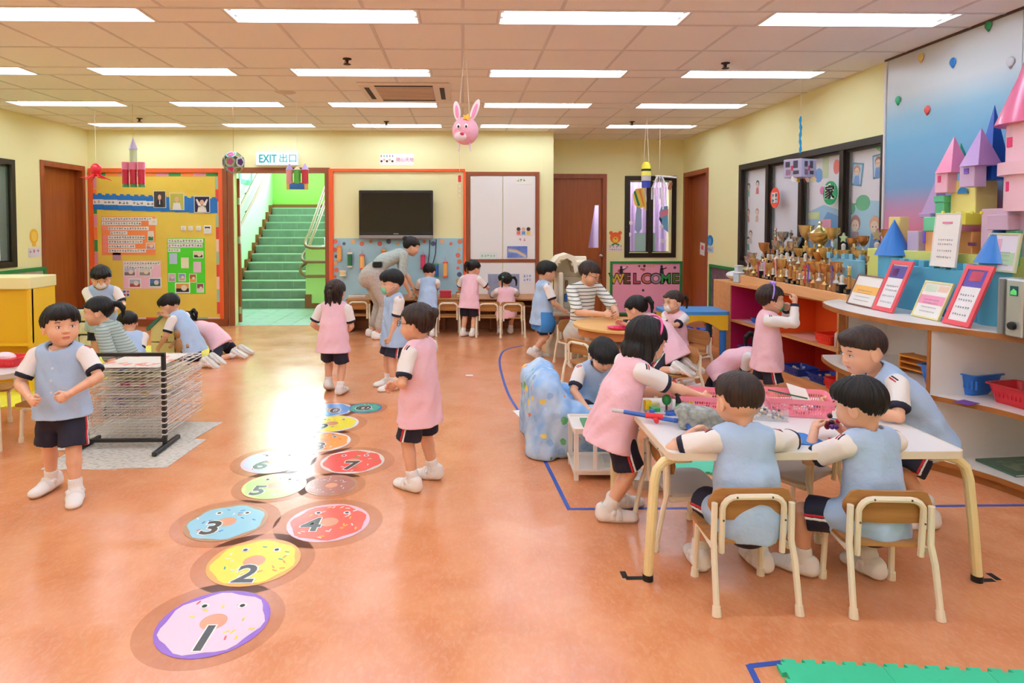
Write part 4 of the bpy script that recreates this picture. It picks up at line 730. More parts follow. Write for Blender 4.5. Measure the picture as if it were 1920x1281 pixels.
cs(1735, 433, 1880, 500, 3.14, .20, 'f0b070', 'upper_wall'); cs(1701, 433, 1738, 486, 3.12, .22, 'c4b4d0', 'side_wall'); cs(1666, 407, 1703, 486, 3.14, .2, 'ecd98a', 'side_block'); cs(1654, 450, 1670, 486, 3.1, .1, 'f0e09a', 'side_block')
cs(1731, 407, 1782, 434, 3.13, .2, '6cc896', 'green_block'); cs(1885, 432, 1925, 500, 3.08, .25, '64c090', 'green_block'); cs(1850, 403, 1925, 432, 3.04, .30, 'd0b0c8', 'mauve_block')
cs(1783, 340, 1870, 408, 3.18, .16, 'ece08a', 'keep'); cs(1762, 400, 1852, 422, 3.06, .28, 'dcd648', 'balcony')
for i in range(5): cs(1764+18*i, 396, 1773+18*i, 402, 3.06, .03, 'dcd648', 'balcony_tooth')
MB().prism([(math.cos(a)*.04, math.sin(a)*.04) for a in [math.pi*i/8 for i in range(9)]], 0, .01, TR(3.166, side_pt(1805, 363, 3.17)[0], side_pt(1805, 363, 3.17)[1], rx=90, rz=90)).obj('keep_window', M('2a78b0', rough=.4), CA)
cs(1753, 370, 1783, 402, 3.14, .10, '58b888', 'green_turret'); cs(1750, 368, 1785, 378, 3.13, .12, '58b888', 'turret_ring')
cs(1753, 322, 1795, 360, 3.12, .14, 'f0b8cc', 'pink_tower'); cs(1799, 310, 1850, 348, 3.08, .16, 'd0b4d4', 'lilac_tower')
def pyr(px, pyt, pyb, hw, X, dep, col, nm):
    y, zt = side_pt(px, pyt, X); _, zb = side_pt(px, pyb, X); return MB().lathe([(hw*1.41, zb), (0.001, zt)], 4, TR(X+.05, y, 0, rz=45), sx=1, sy=1).obj(nm, M(col, rough=.3), CA)
pyr(1775, 256, 324, .070, 3.12, .14, 'e88aac', 'pink_roof'); pyr(1825, 240, 311, .074, 3.08, .16, 'b48ec8', 'lilac_roof'); pyr(1850, 197, 338, .07, 3.20, .14, '1f4fa8', 'tall_blue_spire'); pyr(1745, 330, 402, .065, 3.20, .12, 'b090bc', 'mauve_spire'); pyr(1788, 268, 300, .03, 3.26, .08, '2f9a80', 'green_spire')
cs(1722, 400, 1762, 408, 3.14, .12, 'b090bc', 'spire_base')
MB().lathe([(.17, 1.50), (.17, 1.70), (.20, 1.70), (.20, 1.77), (.165, 1.77), (.165, 2.0)], 24, TR(3.18, 3.42, 0)).obj('great_tower', M('f0c4d2', rough=.4), CA); MB().lathe([(.22, 1.98), (.215, 2.0), (.12, 2.25), (.05, 2.5), (.0, 2.6)], 24, TR(3.18, 3.42, 0)).obj('great_roof', M('dc6c92', rough=.25), CA)
cs(1845, 432, 1925, 500, 3.16, .17, 'f0b070', 'upper_wall'); MB().cbox((3.22, 3.5, 1.35), (.22, .5, .34), .004).obj('tower_base', M('d8b8cc', rough=.45), CA)
for a, b, c in ((1894, 267, 'd8286c'), (1892, 350, 'd8286c')): y, z = side_pt(a, b, 3.02); MB().cbox((3.02, y, z), (.012, .035, .055), .002).obj('tower_window', M(c, rough=.4), CA)
for a, b, X, c, w1, h1 in ((1761, 336, 3.118, 'd83a7a', .022, .045), (1812, 321, 3.078, '7a5ac0', .035, .035), (1733, 445, 3.118, '6a4ac0', .02, .08), (1823, 458, 3.138, '8a5a98', .06, .02)): y, z = side_pt(a, b, X); MB().cbox((X, y, z), (.008, w1, h1), .001).obj('block_window', M(c, rough=.4), CA)
# ---------------------------------------------------------------- certificates, speaker, picture
def cert(lab, px, py, X, Y, w, h, fr, face, fw=.012, lean=22, rz=-92, z=.848, bands=()):
    t = thing('certificate', lab, 'certificate', (X, Y, z), rot=(math.radians(-lean), 0, math.radians(rz))); MB().frame(-w/2, w/2, 0, h, fw, -.006, .008).obj('certificate_frame', M(fr, rough=.45), t)
    MB().bx(-w/2+fw, w/2-fw, -.001, .006, fw, h-fw).obj('certificate_sheet', M(face, rough=.6), t)
    for (a, b, c, d, col) in bands: MB().bx(-w/2+a*w, -w/2+b*w, -.002, -.001, c*h, d*h).obj('printed_band', M(col, rough=.6), t)
    g = MB()
    for q in (.18, .3, .42, .5): glyphs(g, -w*.28, w*.28, h*q, h*.035, -.0028, -.0018, pitch=h*.05)
    g.obj('printed_lines', M('8a8a92', rough=.8), t, kind='stuff'); return t
cert('white certificate with an orange stripe in a thin brown frame', 0, 0, 2.81, 4.43, .31, .23, '7a4a3a', 'f4f0ea', .008, bands=((.05, .95, .40, .66, 'f0b45a'),))
cert('tall certificate in a red frame, left of the pale yellow one', 0, 0, 2.80, 4.168, .215, .36, 'd64a52', 'f0eeee', .028, bands=((.14, .86, .66, .90, '54488e'), (.2, .5, .70, .85, '9a4a88')))
cert('square certificate with a pink stripe in a pale yellow frame between the red frames', 0, 0, 2.85, 3.845, .24, .24, 'e6dc9a', 'f6f2ee', .010, bands=((.05, .95, .38, .62, 'ee9ab8'), (.1, .5, .72, .9, 'cfe0c8'), (.55, .9, .74, .9, 'e8c8b0')))
cert('tall certificate in a red frame beside the silver speaker', 0, 0, 2.825, 3.567, .205, .37, 'd8434e', 'f2f0f0', .028, bands=((.14, .86, .64, .92, '5a48a0'), (.28, .72, .74, .90, 'e85a6a')))
cert('white paper certificate standing upright behind the blue castle wall', 0, 0, 3.02, 3.93, .20, .34, 'f2eee6', 'f6f3ee', .004, lean=6, rz=-88, z=1.16, bands=((.3, .7, .80, .84, 'e08aa8'),))
cert('framed collage picture behind the right blue cone of the castle', 0, 0, 3.03, 3.52, .22, .22, 'cfd6a8', 'e6e2ee', .01, lean=8, z=1.16, bands=((.1, .45, .5, .85, 'd8b0c8'), (.5, .9, .2, .5, 'b0d0a8'), (.15, .4, .15, .4, 'a8b8e0')))
t = thing('speaker_box', 'silver hi-fi box with a small green display and a black knob on the white shelf', 'speaker', (2.86, 3.14, .846), -90); SG = M('a4a6a6', rough=.35, metal=.6)
MB().cbox((0, .08, .15), (.36, .18, .30), .008).obj('speaker_case', SG, t); MB().cbox((-.05, -.02, .15), (.10, .02, .295), .006).obj('front_strip', M('c4c6c6', rough=.3, metal=.6), t)
for x in (-.14, .03, .09, .15): MB().cyl((x, -.012, .005), (x, -.012, .295), .016, n=12).obj('side_rib', M('8e9292', rough=.35, metal=.5), t)
MB().bx(-.072, -.028, -.034, -.03, .215, .265).obj('display', M('1e4a5a', rough=.2), t); MB().prism([(-.068, .22), (-.032, .22), (-.032, .24), (-.05, .252), (-.068, .235)], .034, .035, TR(rx=90)).obj('display_picture', M('5ac86a', rough=.3, emit=.3), t)
MB().lathe([(.020, 0), (.022, .008), (.018, .02), (0, .022)], 16, TR(-.05, -.03, .06, rx=90)).obj('speaker_knob', BLK, t)
# baskets and books in the white shelf
t = tray('blue basket with a yellow handle on the middle white shelf', 2.98, 3.72, .441, .34, .24, .12, '2a6cc0', rz=-75, handle='d8d83a', world=True); bits(t, ['2a9a6a', '3a8ac0'], 6, .2, .12, .08, .03, 4)
tray('long red basket on the middle white shelf beside the blue one', 3.08, 3.30, .441, .40, .22, .10, 'c8222c', rz=-80, world=True)
for lab, x, y, w1, d1, rz, c, z in (('purple paper square on the middle white shelf', 2.78, 3.42, .10, .08, 20, '6a3a90', .441), ('dark purple paper square near the red basket', 2.93, 3.13, .10, .07, 10, '5a3a4a', .441)):
    MB().cbox((0, 0, .0015), (w1, d1, .003), .0005).obj('paper', M(c, rough=.7), None, (x, y, z), rz, label=lab, cat='paper')
t = thing('wooden_toy', 'orange wooden block toy on the curved end of the white shelf', 'toy', (2.82, 4.42, .441), 20); WO = M('d8862e', rough=.45)
MB().cbox((0, 0, .045), (.16, .10, .012), .003).obj('toy_deck', WO, t); [MB().cbox((a, b, .02), (.014, .014, .04), .002).obj('toy_leg', WO, t) for a in (-.06, .06) for b in (-.035, .035)]; MB().cbox((.04, 0, .07), (.05, .03, .04), .004).obj('toy_block', M('8a4a20', rough=.5), t)
t = thing('wooden_rack', 'orange wooden rack behind the leaning boy on the white shelf', 'toy', (3.02, 4.02, .441), -80); [MB().cbox((0, 0, .03+.04*i), (.34, .12, .012), .003).obj('rack_shelf', WO, t) for i in range(3)]; [MB().cbox((a, 0, .06), (.012, .12, .12), .003).obj('rack_side', WO, t) for a in (-.17, .17)]
def book(lab, x, y, z, w1, d1, h1, rz, c, c2):
    t = thing('book', lab, 'book', (x, y, z), rz); MB().bx(-w1/2, w1/2, -d1/2, d1/2, 0, .002).bx(-w1/2, w1/2, -d1/2, d1/2, h1-.002, h1).bx(-w1/2, -w1/2+.003, -d1/2, d1/2, 0, h1).obj('book_cover', M(c, rough=.4), t); MB().bx(-w1/2+.004, w1/2-.004, -d1/2+.004, d1/2-.004, .002, h1-.002).obj('book_pages', PAPER, t)
    MB().bx(-w1*.3, w1*.35, -d1*.3, d1*.3, h1, h1+.0006).obj('cover_picture', M(c2, rough=.4, n=(18, c, .4, .6)), t)
book('large grey-blue picture book at the back of the bottom white shelf', 3.08, 4.15, .076, .30, .24, .012, 25, '8a9aa0', '6a7a84'); book('red and grey picture book lying on the bottom white shelf', 3.08, 3.82, .076, .30, .22, .010, 15, 'c8503c', '9a8a84')
book('yellow and green book nearest the table on the bottom white shelf', 2.85, 3.78, .076, .22, .17, .025, 35, 'e0d82c', '7ac03a'); book('dark green picture book at the right end of the bottom white shelf', 3.10, 3.42, .076, .32, .24, .012, 5, '4a6a54', '7a8a70')
# ---------------------------------------------------------------- people: signed-distance bodies meshed by surface nets
V3 = lambda *a: np.array(a if len(a) == 3 else a[0], dtype=np.float64)
def nrm(v): v = np.asarray(v, float); return v/(np.linalg.norm(v)+1e-9)
class SDF:
    def __init__(s): s.ops = []; s.lo = np.full(3, 9e9); s.hi = np.full(3, -9e9)
    def _p(s, fn, lo, hi, k, sub=False):
        s.ops.append((fn, lo, hi, k, sub))
        if not sub: s.lo = np.minimum(s.lo, lo); s.hi = np.maximum(s.hi, hi)
    def cone(s, a, b, ra, rb=None, k=0.015, sub=False, f=None, flat=1.0):
        a = V3(a); b = V3(b); rb = ra if rb is None else rb; ba = b-a; L2 = float(ba@ba)+1e-9; R = max(ra, rb)
        g = 1/flat**2-1 if f is not None else 0
        def fn(X, Y, Z):
            x = X-a[0]; y = Y-a[1]; z = Z-a[2]
            t = np.clip((x*ba[0]+y*ba[1]+z*ba[2])/L2, 0, 1)
            x = x-t*ba[0]; y = y-t*ba[1]; z = z-t*ba[2]; q = x*x+y*y+z*z
            if g: q = q+g*(x*f[0]+y*f[1]+z*f[2])**2
            return np.sqrt(q)-(ra+t*(rb-ra))
        s._p(fn, np.minimum(a, b)-R, np.maximum(a, b)+R, k, sub); return s
    def ell(s, c, A, r, k=0.015, sub=False):
        c = V3(c); R = max(r); r = V3(*r)
        def fn(X, Y, Z):
            x = X-c[0]; y = Y-c[1]; z = Z-c[2]; a = 0; b = 0
            for i in range(3):
                q = x*A[i][0]+y*A[i][1]+z*A[i][2]; a = a+(q/r[i])**2; b = b+(q/r[i]**2)**2
            a = np.sqrt(a); return a*(a-1)/(np.sqrt(b)+1e-9)
        s._p(fn, c-R, c+R, k, sub); return s
    def cut(s, p, n):
        p = V3(p); n = nrm(n)
        s.ops.append((lambda X, Y, Z: (X-p[0])*n[0]+(Y-p[1])*n[1]+(Z-p[2])*n[2], None, None, 'max', False)); return s
    def fn(s, f, mode='max'): s.ops.append((f, None, None, mode, False)); return s
    def at(s, p):
        p = V3(p); D = 0.08
        for fn, l, u, k, sub in s.ops:
            G = float(fn(p[0], p[1], p[2]))
            if l is None: D = max(D, G) if k == 'max' else D+G
            elif sub: G = -G; w = max(k-abs(D-G), 0)/k; D = max(D, G)+w*w*k*.25
            else: w = max(k-abs(D-G), 0)/k; D = min(D, G)-w*w*k*.25
        return D
    def surf(s, p, d, L=.3):
        lo_, hi_ = 0.0, L; p = V3(p); d = nrm(d)
        for _ in range(18):
            m = (lo_+hi_)/2
            if s.at(p+d*m) < 0: lo_ = m
            else: hi_ = m
        return p+d*lo_
    def copy(s):
        o = SDF(); o.ops = list(s.ops); o.lo = s.lo.copy(); o.hi = s.hi.copy(); return o
    def eval(s, lo, hi, h):
        n = np.maximum(((hi-lo)/h).astype(int)+1, 3)
        ax = [lo[i]+h*np.arange(n[i]) for i in range(3)]
        D = np.full(n, 0.08, dtype=np.float32)
        for fn, l, u, k, sub in s.ops:
            if l is None:
                G = fn(ax[0][:, None, None], ax[1][None, :, None], ax[2][None, None, :])
                if k == 'max': D = np.maximum(D, G).astype(np.float32)
                else: D = (D+G).astype(np.float32)
                continue
            m = k+2.5*h
            i0 = np.clip(np.floor((l-m-lo)/h).astype(int), 0, n); i1 = np.clip(np.ceil((u+m-lo)/h).astype(int)+1, 0, n)
            if (i1 <= i0).any(): continue
            sl = tuple(slice(i0[i], i1[i]) for i in range(3))
            G = fn(ax[0][sl[0]][:, None, None], ax[1][sl[1]][None, :, None], ax[2][sl[2]][None, None, :])
            S = D[sl]
            if sub:
                G = -G; w = np.maximum(k-np.abs(S-G), 0)/k; D[sl] = np.maximum(S, G)+w*w*k*0.25
            else:
                w = np.maximum(k-np.abs(S-G), 0)/k; D[sl] = np.minimum(S, G)-w*w*k*0.25
        return D
def surfnet(D, lo, h, excl=None):
    ins = D < 0
    c = np.zeros(np.array(D.shape)-1, dtype=np.int8)
    for i in (0, 1):
        for j in (0, 1):
            for k in (0, 1): c += ins[i:D.shape[0]-1+i, j:D.shape[1]-1+j, k:D.shape[2]-1+k]
    act = (c > 0) & (c < 8)
    I, J, K = np.nonzero(act); N = len(I)
    surfnet.N = np.zeros((0, 3))
    if N == 0: return np.zeros((0, 3)), np.zeros((0, 4), int)
    idx = np.full(act.shape, -1, dtype=np.int64); idx[I, J, K] = np.arange(N)
    acc = np.zeros((N, 3)); cnt = np.zeros(N)
    cr = [(0,0,0),(1,0,0),(0,1,0),(1,1,0),(0,0,1),(1,0,1),(0,1,1),(1,1,1)]
    vals = [D[I+a, J+b, K+c_].astype(float) for a, b, c_ in cr]
    for a, b in ((0,1),(2,3),(4,5),(6,7),(0,2),(1,3),(4,6),(5,7),(0,4),(1,5),(2,6),(3,7)):
        va, vb = vals[a], vals[b]; m = (va < 0) != (vb < 0)
        t = np.where(m, va/np.where(m, va-vb, 1), 0)
        pa = np.array(cr[a], float); pb = np.array(cr[b], float)
        acc += np.where(m[:, None], pa+(pb-pa)*t[:, None], 0); cnt += m
    V = lo+h*(np.stack([I, J, K], 1)+acc/cnt[:, None])
    G = np.stack([sum(vals[i]*(1 if cr[i][x] else -1) for i in range(8)) for x in range(3)], 1); G /= np.linalg.norm(G, axis=1)[:, None]+1e-12; surfnet.N = G
    F = []
    for axis in range(3):
        s0 = [slice(None)]*3; s1 = [slice(None)]*3; s0[axis] = slice(0, -1); s1[axis] = slice(1, None)
        a = ins[tuple(s0)]; b = ins[tuple(s1)]
        E = np.argwhere(a != b); o = [x for x in range(3) if x != axis]
        ok = np.ones(len(E), bool)
        for x in o: ok &= (E[:, x] >= 1) & (E[:, x] <= D.shape[x]-2)
        E = E[ok]; q = []
        for (du, dv) in ((-1,-1),(0,-1),(0,0),(-1,0)):
            e = E.copy(); e[:, o[0]] += du; e[:, o[1]] += dv; q.append(idx[e[:, 0], e[:, 1], e[:, 2]])
        Q = np.stack(q, 1); fl = a[E[:, 0], E[:, 1], E[:, 2]]
        if axis == 1: fl = ~fl
        Q[~fl] = Q[~fl][:, ::-1]; F.append(Q)
    F = np.concatenate(F); F = F[(F >= 0).all(1)]
    if excl:
        C = V[F].mean(1); keep = np.ones(len(F), bool)
        for l, u in excl: keep &= ~((C > l+h*1.8).all(1) & (C < u-h*1.8).all(1))
        F = F[keep]
    return V, F
def np_obj(name, parts, mats, parent=None, cls=None, normals=None, **kw):
    Vs = []; Fs = []; b = 0
    for V, F in parts: Vs.append(V); Fs.append(F+b); b += len(V)
    V = np.concatenate(Vs); F = np.concatenate(Fs)
    used = np.zeros(len(V), bool); used[F.ravel()] = True; mp = np.cumsum(used)-1; V = V[used]; F = mp[F]
    if normals is not None: normals = np.concatenate(normals)[used]
    me = bpy.data.meshes.new(name); nf = len(F)
    me.vertices.add(len(V)); me.vertices.foreach_set('co', V.astype(np.float32).ravel())
    me.loops.add(nf*4); me.loops.foreach_set('vertex_index', F.astype(np.int32).ravel())
    me.polygons.add(nf); me.polygons.foreach_set('loop_start', np.arange(nf, dtype=np.int32)*4)
    me.polygons.foreach_set('use_smooth', np.ones(nf, bool))
    for m in mats: me.materials.append(m)
    if cls is not None and nf:
        mi = cls(V[F].mean(1)); me.polygons.foreach_set('material_index', mi.astype(np.int32))
    me.update(calc_edges=True)
    if normals is not None: me.normals_split_custom_set_from_vertices(normals)
    o = bpy.data.objects.new(name, me); COL.objects.link(o)
    if parent: o.parent = parent
    return tag(o, **kw)
def sdf_obj(name, S, h, mats, parent=None, cls=None, pad=0.012, **kw):
    lo = S.lo-pad; hi = S.hi+pad
    return np_obj(name, [surfnet(S.eval(lo, hi, h), lo, h)], mats, parent, cls, **kw)
def ik(a, b, l1, l2, pole):
    a = V3(a); b = V3(b); d = b-a; L = np.linalg.norm(d)
    if L > (l1+l2)*0.998: b = a+d/L*(l1+l2)*0.998; d = b-a; L = np.linalg.norm(d)
    u = d/L; t = (l1*l1-l2*l2+L*L)/(2*L); hgt = math.sqrt(max(l1*l1-t*t, 0))
    p = V3(pole)-u*float(V3(pole)@u); return a+u*t+nrm(p)*hgt, b
def rotm(yaw, pitch, roll=0):
    """rows: left, forward, up of a frame that looks along -Y when all angles are 0; yaw>0 turns to its left (+X), pitch>0 looks down"""
    y = math.radians(yaw); p = math.radians(pitch); r = math.radians(roll)
    Rz = np.array([[math.cos(y), -math.sin(y), 0], [math.sin(y), math.cos(y), 0], [0, 0, 1]])
    Rx = np.array([[1, 0, 0], [0, math.cos(p), -math.sin(p)], [0, math.sin(p), math.cos(p)]])
    Ry = np.array([[math.cos(r), 0, math.sin(r)], [0, 1, 0], [-math.sin(r), 0, math.cos(r)]])
    R = Rz@Rx@Ry; return np.array([R@V3(1,0,0), R@V3(0,-1,0), R@V3(0,0,1)])
SKIN = M('e3b08e', rough=0.5, n=(9, 'dca383', 0.35, 0.75)); LIP = M('c9796c', rough=0.45)
HAIRB = M('0e0a08', rough=0.5, spec=0.3, n=(60, '1d1511', 0.4, 0.7), stretch=(1, 1, 0.15), bump=(90, 0.35)); HAIRN = M('241812', rough=0.5, spec=0.3, n=(60, '40291d', 0.4, 0.7), stretch=(1, 1, 0.15), bump=(90, 0.35))
WHT = M('eeeae6', rough=0.8, bump=(60, 0.12)); NAVY = M('15152b', rough=0.75, bump=(60, 0.1)); BLUEV = M('b3cdea', rough=0.85, n=(7, 'a5c2e4', 0.3, 0.8), bump=(17, 0.7))
PINKV = M('f6cbd6', rough=0.85, n=(7, 'f0bfcc', 0.3, 0.8), bump=(17, 0.7)); SOCK = M('f1efec', rough=0.9, bump=(150, 0.4)); SHOE = M('f2f1ee', rough=0.45); SOLE = M('c9c4bc', rough=0.6)
EYEW = M('f4f0ea', rough=0.2); IRIS = M('1a100c', rough=0.1); REDM = M('c8202c', rough=0.7)
MASKG = M('7fd0ac', rough=0.8); MASKW = M('e9eef2', rough=0.8)
def stripemat(base, line, period, duty=0.3):
    m = bpy.data.materials.new('striped_knit'); m.use_nodes = True; nt = m.node_tree; b = nt.nodes['Principled BSDF']; b.inputs['Roughness'].default_value = 0.85
    tc = nt.nodes.new('ShaderNodeTexCoord'); sp = nt.nodes.new('ShaderNodeSeparateXYZ'); mo = nt.nodes.new('ShaderNodeMath'); mo.operation = 'MODULO'; mo.inputs[1].default_value = period
    lt = nt.nodes.new('ShaderNodeMath'); lt.operation = 'LESS_THAN'; lt.inputs[1].default_value = period*duty
    mx = nt.nodes.new('ShaderNodeMix'); mx.data_type = 'RGBA'; mx.inputs[6].default_value = lin(base); mx.inputs[7].default_value = lin(line)
    nt.links.new(tc.outputs['Object'], sp.inputs[0]); nt.links.new(sp.outputs[2], mo.inputs[0]); nt.links.new(mo.outputs[0], lt.inputs[0])
    nt.links.new(lt.outputs[0], mx.inputs[0]); nt.links.new(mx.outputs[2], b.inputs['Base Color']); return m
KID = dict(H=1.05, hipz=.468, hw=.056, th=.208, sh=.199, sw=.120, l1=.125, l2=.165, ua=.155, fa=.145, hs=1.0, neck=.042, limb=.93)
ADU = dict(H=1.58, hipz=.80, hw=.085, th=.40, sh=.36, sw=.165, l1=.22, l2=.25, ua=.27, fa=.23, hs=1.12, neck=.055, limb=1.28)
def person(label, loc, face, H=None, adult=False, pelvis=None, lean=4, side=0, twist=0, head=(0, 5, 0), hands=((-.17, -.02, .40), (.17, -.02, .40)),
           elb=((-.3, 1, -.2), (.3, 1, -.2)), feet=((-.06, 0, .055, 5, 0), (.06, 0, .055, -5, 0)), knees=((-.15, -1, .1), (.15, -1, .1)), hair='boy', vest=BLUEV,
           hairmat=None, mask=None, skin=None, palms=None, curl=(35, 35), near=True, top=None, longsleeve=False, bare=False, collar=True, res=None, sleevelen=.68,
           band=None, glasses=None, apron=None, bottom=None, vestlen=None, nofeet=False, group=None, sx=1.0):
    d = dict(ADU if adult else KID); H = H or d['H']; s = H/d['H']
    for k in d:
        if k not in ('H', 'limb', 'hs'): d[k] *= s
    d['hs'] *= s; lim = d['limb']*s; hs = d['hs']; hairmat = hairmat or HAIRB; skin = skin or SKIN
    h = res or (0.006 if near else 0.0085); hh = h*0.6; K = 0.014*lim
    P = V3(pelvis if pelvis is not None else (0, 0, d['hipz']))
    def uv(a, b): a = math.radians(a); b = math.radians(b); return nrm((math.sin(b), -math.sin(a)*math.cos(b), math.cos(a)*math.cos(b)))
    u1 = uv(lean*.75, side*.7); u2 = uv(lean*1.2, side*1.1)
    Mid = P+u1*d['l1']; C = Mid+u2*d['l2']
    tw = math.radians(twist); r1 = nrm(V3(1, 0, 0)-u1*u1[0]); r2 = V3(math.cos(tw), math.sin(tw), 0); r2 = nrm(r2-u2*float(r2@u2)); f1 = np.cross(r1, u1); f2 = np.cross(r2, u2)
    HF = rotm(*head); nb = C+u2*.012*s; HC = nb+nrm(u2*.6+HF[2]*.6)*(d['neck']+.075*hs)+HF[1]*.012*hs
    hp = lambda x, y, z: HC+(HF[0]*x+HF[1]*y+HF[2]*z)*hs
    # ---- skeleton
    arms = []
    for i, sd in ((0, -1), (1, 1)):
        S0 = C+r2*sd*d['sw']-u2*.02*s; e, w = ik(S0, hands[i], d['ua'], d['fa'], elb[i]); arms.append((S0, e, w))
    legs = []
    for i, sd in ((0, -1), (1, 1)):
        h0 = P+r1*sd*d['hw']-u1*.01*s; k_, a_ = ik(h0, feet[i][:3], d['th'], d['sh'], knees[i]); legs.append((h0, k_, a_))
    # ---- body
    B = SDF(); boxes = []
    B.cone(P, Mid, .085*lim, .08*lim, K, f=f1, flat=.75).cone(Mid, C-u2*.03*s, .08*lim, .075*lim, K, f=f2, flat=.7)
    B.cone(C-r2*d['sw']*.75-u2*.02*s, C+r2*d['sw']*.75-u2*.02*s, .034*lim, k=K*1.5)
    B.cone(nb-u2*.02*s, hp(0, -.012, -.05), .036*lim, .036*hs, K)
    for (a, e, w) in arms:
        B.cone(a, e, .031*lim, .025*lim, K*.6); m = e+(w-e)*.3; B.cone(e, m, .025*lim, .0265*lim, K*.5); B.cone(m, w, .0265*lim, .0175*lim, K*.5)
    for (a, k_, w) in legs:
        B.cone(a, k_, .056*lim, .038*lim, K); m = k_+(w-k_)*.3; B.cone(k_, m, .037*lim, .038*lim, K*.6); B.cone(m, w, .038*lim, .025*lim, K*.6)
    # hands
    for i, sd in ((0, -1), (1, 1)):
        e, w = arms[i][1], arms[i][2]; dr = nrm(w-e); n = V3(palms[i]) if palms and palms[i] is not None else V3(-sd, 0.1, -.35)
        n = nrm(n-dr*float(n@dr)); t = nrm(np.cross(n, dr)*sd); q = 1.0*lim
        B.cone(w, w+dr*.018*q, .0165*q, .0175*q, K*.5)
        B.ell(w+dr*.036*q, (dr, t, n), (.032*q, .0255*q, .012*q), k=.008)
        for j, (off, ln) in enumerate(((.0185, .9), (.0065, 1.0), (-.0055, .95), (-.017, .78))):
            b0 = w+dr*(.056-.003*abs(j-1.2))*q+t*off*q; c = math.radians(curl[i]*(1+.12*j)); d1 = dr*math.cos(c)+n*math.sin(c)+t*(.12-.09*j); d2 = dr*math.cos(2*c)+n*math.sin(2*c)
            b1 = b0+d1*.021*ln*q; b2 = b1+d2*.02*ln*q
            B.cone(b0, b1, .0062*q, .0058*q, .004); B.cone(b1, b2, .0058*q, .0048*q, .003)
        b0 = w+dr*.022*q+t*.019*q; b1 = b0+(dr*.6+t*.62+n*.45)*.024*q; b2 = b1+(dr*.9+n*.35)*.02*q
        B.cone(b0, b1, .0085*q, .007*q, .006); B.cone(b1, b2, .0068*q, .0055*q, .003)
        c = w+dr*.055*q; rr = .062*q; boxes.append((c-rr, c+rr))
    # head
    B.ell(hp(0, -.006, .018), HF, (.079*hs, .092*hs, .084*hs), k=K)
    B.ell(hp(0, .022, -.035), HF, (.062*hs, .062*hs, .062*hs), k=.02*hs)
    for x in (-1, 1):
        B.ell(hp(.033*x, .05, -.036), HF, (.03*hs, .029*hs, .03*hs), k=.02*hs)
        B.ell(hp(.077*x, -.004, -.014), HF, (.008*hs, .019*hs, .027*hs), k=.006*hs)
        B.ell(hp(.085*x, .003, -.013), HF, (.004*hs, .010*hs, .017*hs), k=.004*hs, sub=True)
        B.ell(hp(.032*x, .088, .0), HF, (.017*hs, .010*hs, .010*hs), k=.014*hs, sub=True)
        B.ell(hp(.009*x, .085, -.026), HF, (.008*hs, .008*hs, .006*hs), k=.006*hs)
    B.ell(hp(0, .055, -.078), HF, (.026*hs, .022*hs, .018*hs), k=.02*hs)
    B.cone(hp(0, .080, .004), hp(0, .090, -.022), .006*hs, .0095*hs, .008*hs)
    B.ell(hp(0, .078, -.049), HF, (.020*hs, .0085*hs, .0055*hs), k=.005*hs); B.ell(hp(0, .077, -.058), HF, (.016*hs, .0085*hs, .005*hs), k=.005*hs)
    B.cone(hp(-.017, .089, -.0535), hp(.017, .089, -.0535), .0018*hs, k=.003, sub=True)
    hb = (HC-.13*hs, HC+.13*hs)
    if nofeet: pass
    parts = []; nls = []
    def patch(l, u, hq, ex=None): parts.append(surfnet(B.eval(l, u, hq), l, hq, ex)); nls.append(surfnet.N)
    patch(B.lo-.01, B.hi+.01, h, [hb]+boxes); patch(hb[0], hb[1], hh)
    for bx_ in boxes: patch(bx_[0], bx_[1], h*.55, [hb])
    def cls(c):
        q = (c-HC)/hs; x = q@HF[0]; y = q@HF[1]; z = q@HF[2]
        return ((np.abs(x) < .0165-.3*np.abs(z+.0535)) & (y > .07) & (z < -.0465) & (z > -.0605)).astype(int)
    root = np_obj('person', parts, [skin, LIP], None, cls, nls, label=label, cat='person', group=group)
    root.location = loc; root.rotation_euler = (0, 0, math.radians(face))
    # eyes, brows
    T = Matrix((( *HF[0]*hs, ), ( *HF[1]*hs, ), ( *HF[2]*hs, ))).transposed().to_4x4(); T = Matrix.Translation(HC)@T
    fwd_vis = True
    for x in (-1, 1):
        E = MB(); E.mi = 0; E.sph((.031*x, .0755, .0), (.0125, .007, .0058), 10, 7, T); E.mi = 1; E.sph((.0305*x, .0785, .0), (.006, .0045, .0058), 10, 7, T)
        E.tube([((.031+.0135*a)*x, .0800-.004*abs(a), .0058-.004*a*a) for a in (-1, -.5, 0, .5, 1)], .0015, 5, T=T)
        E.obj('eye', [EYEW, IRIS], root, sm=60)
        E = MB(); E.tube([((.031+.016*a)*x, .0835-.006*abs(a), .026-.004*a*a+.002*a) for a in (-1, -.4, .2, .7, 1)], .002, 5, T=T)
        E.obj('eyebrow', hairmat, root, sm=60)
    # ---- hair
    Hh = SDF(); th = .004 if hair == 'crop' else .007
    Hh.ell(hp(0, -.010, .030 if hair in ('boy', 'crop') else .022), HF, ((.081+th)*hs, (.093+th)*hs, (.0805+th)*hs), k=K)
    ph0 = random.uniform(0, 6)
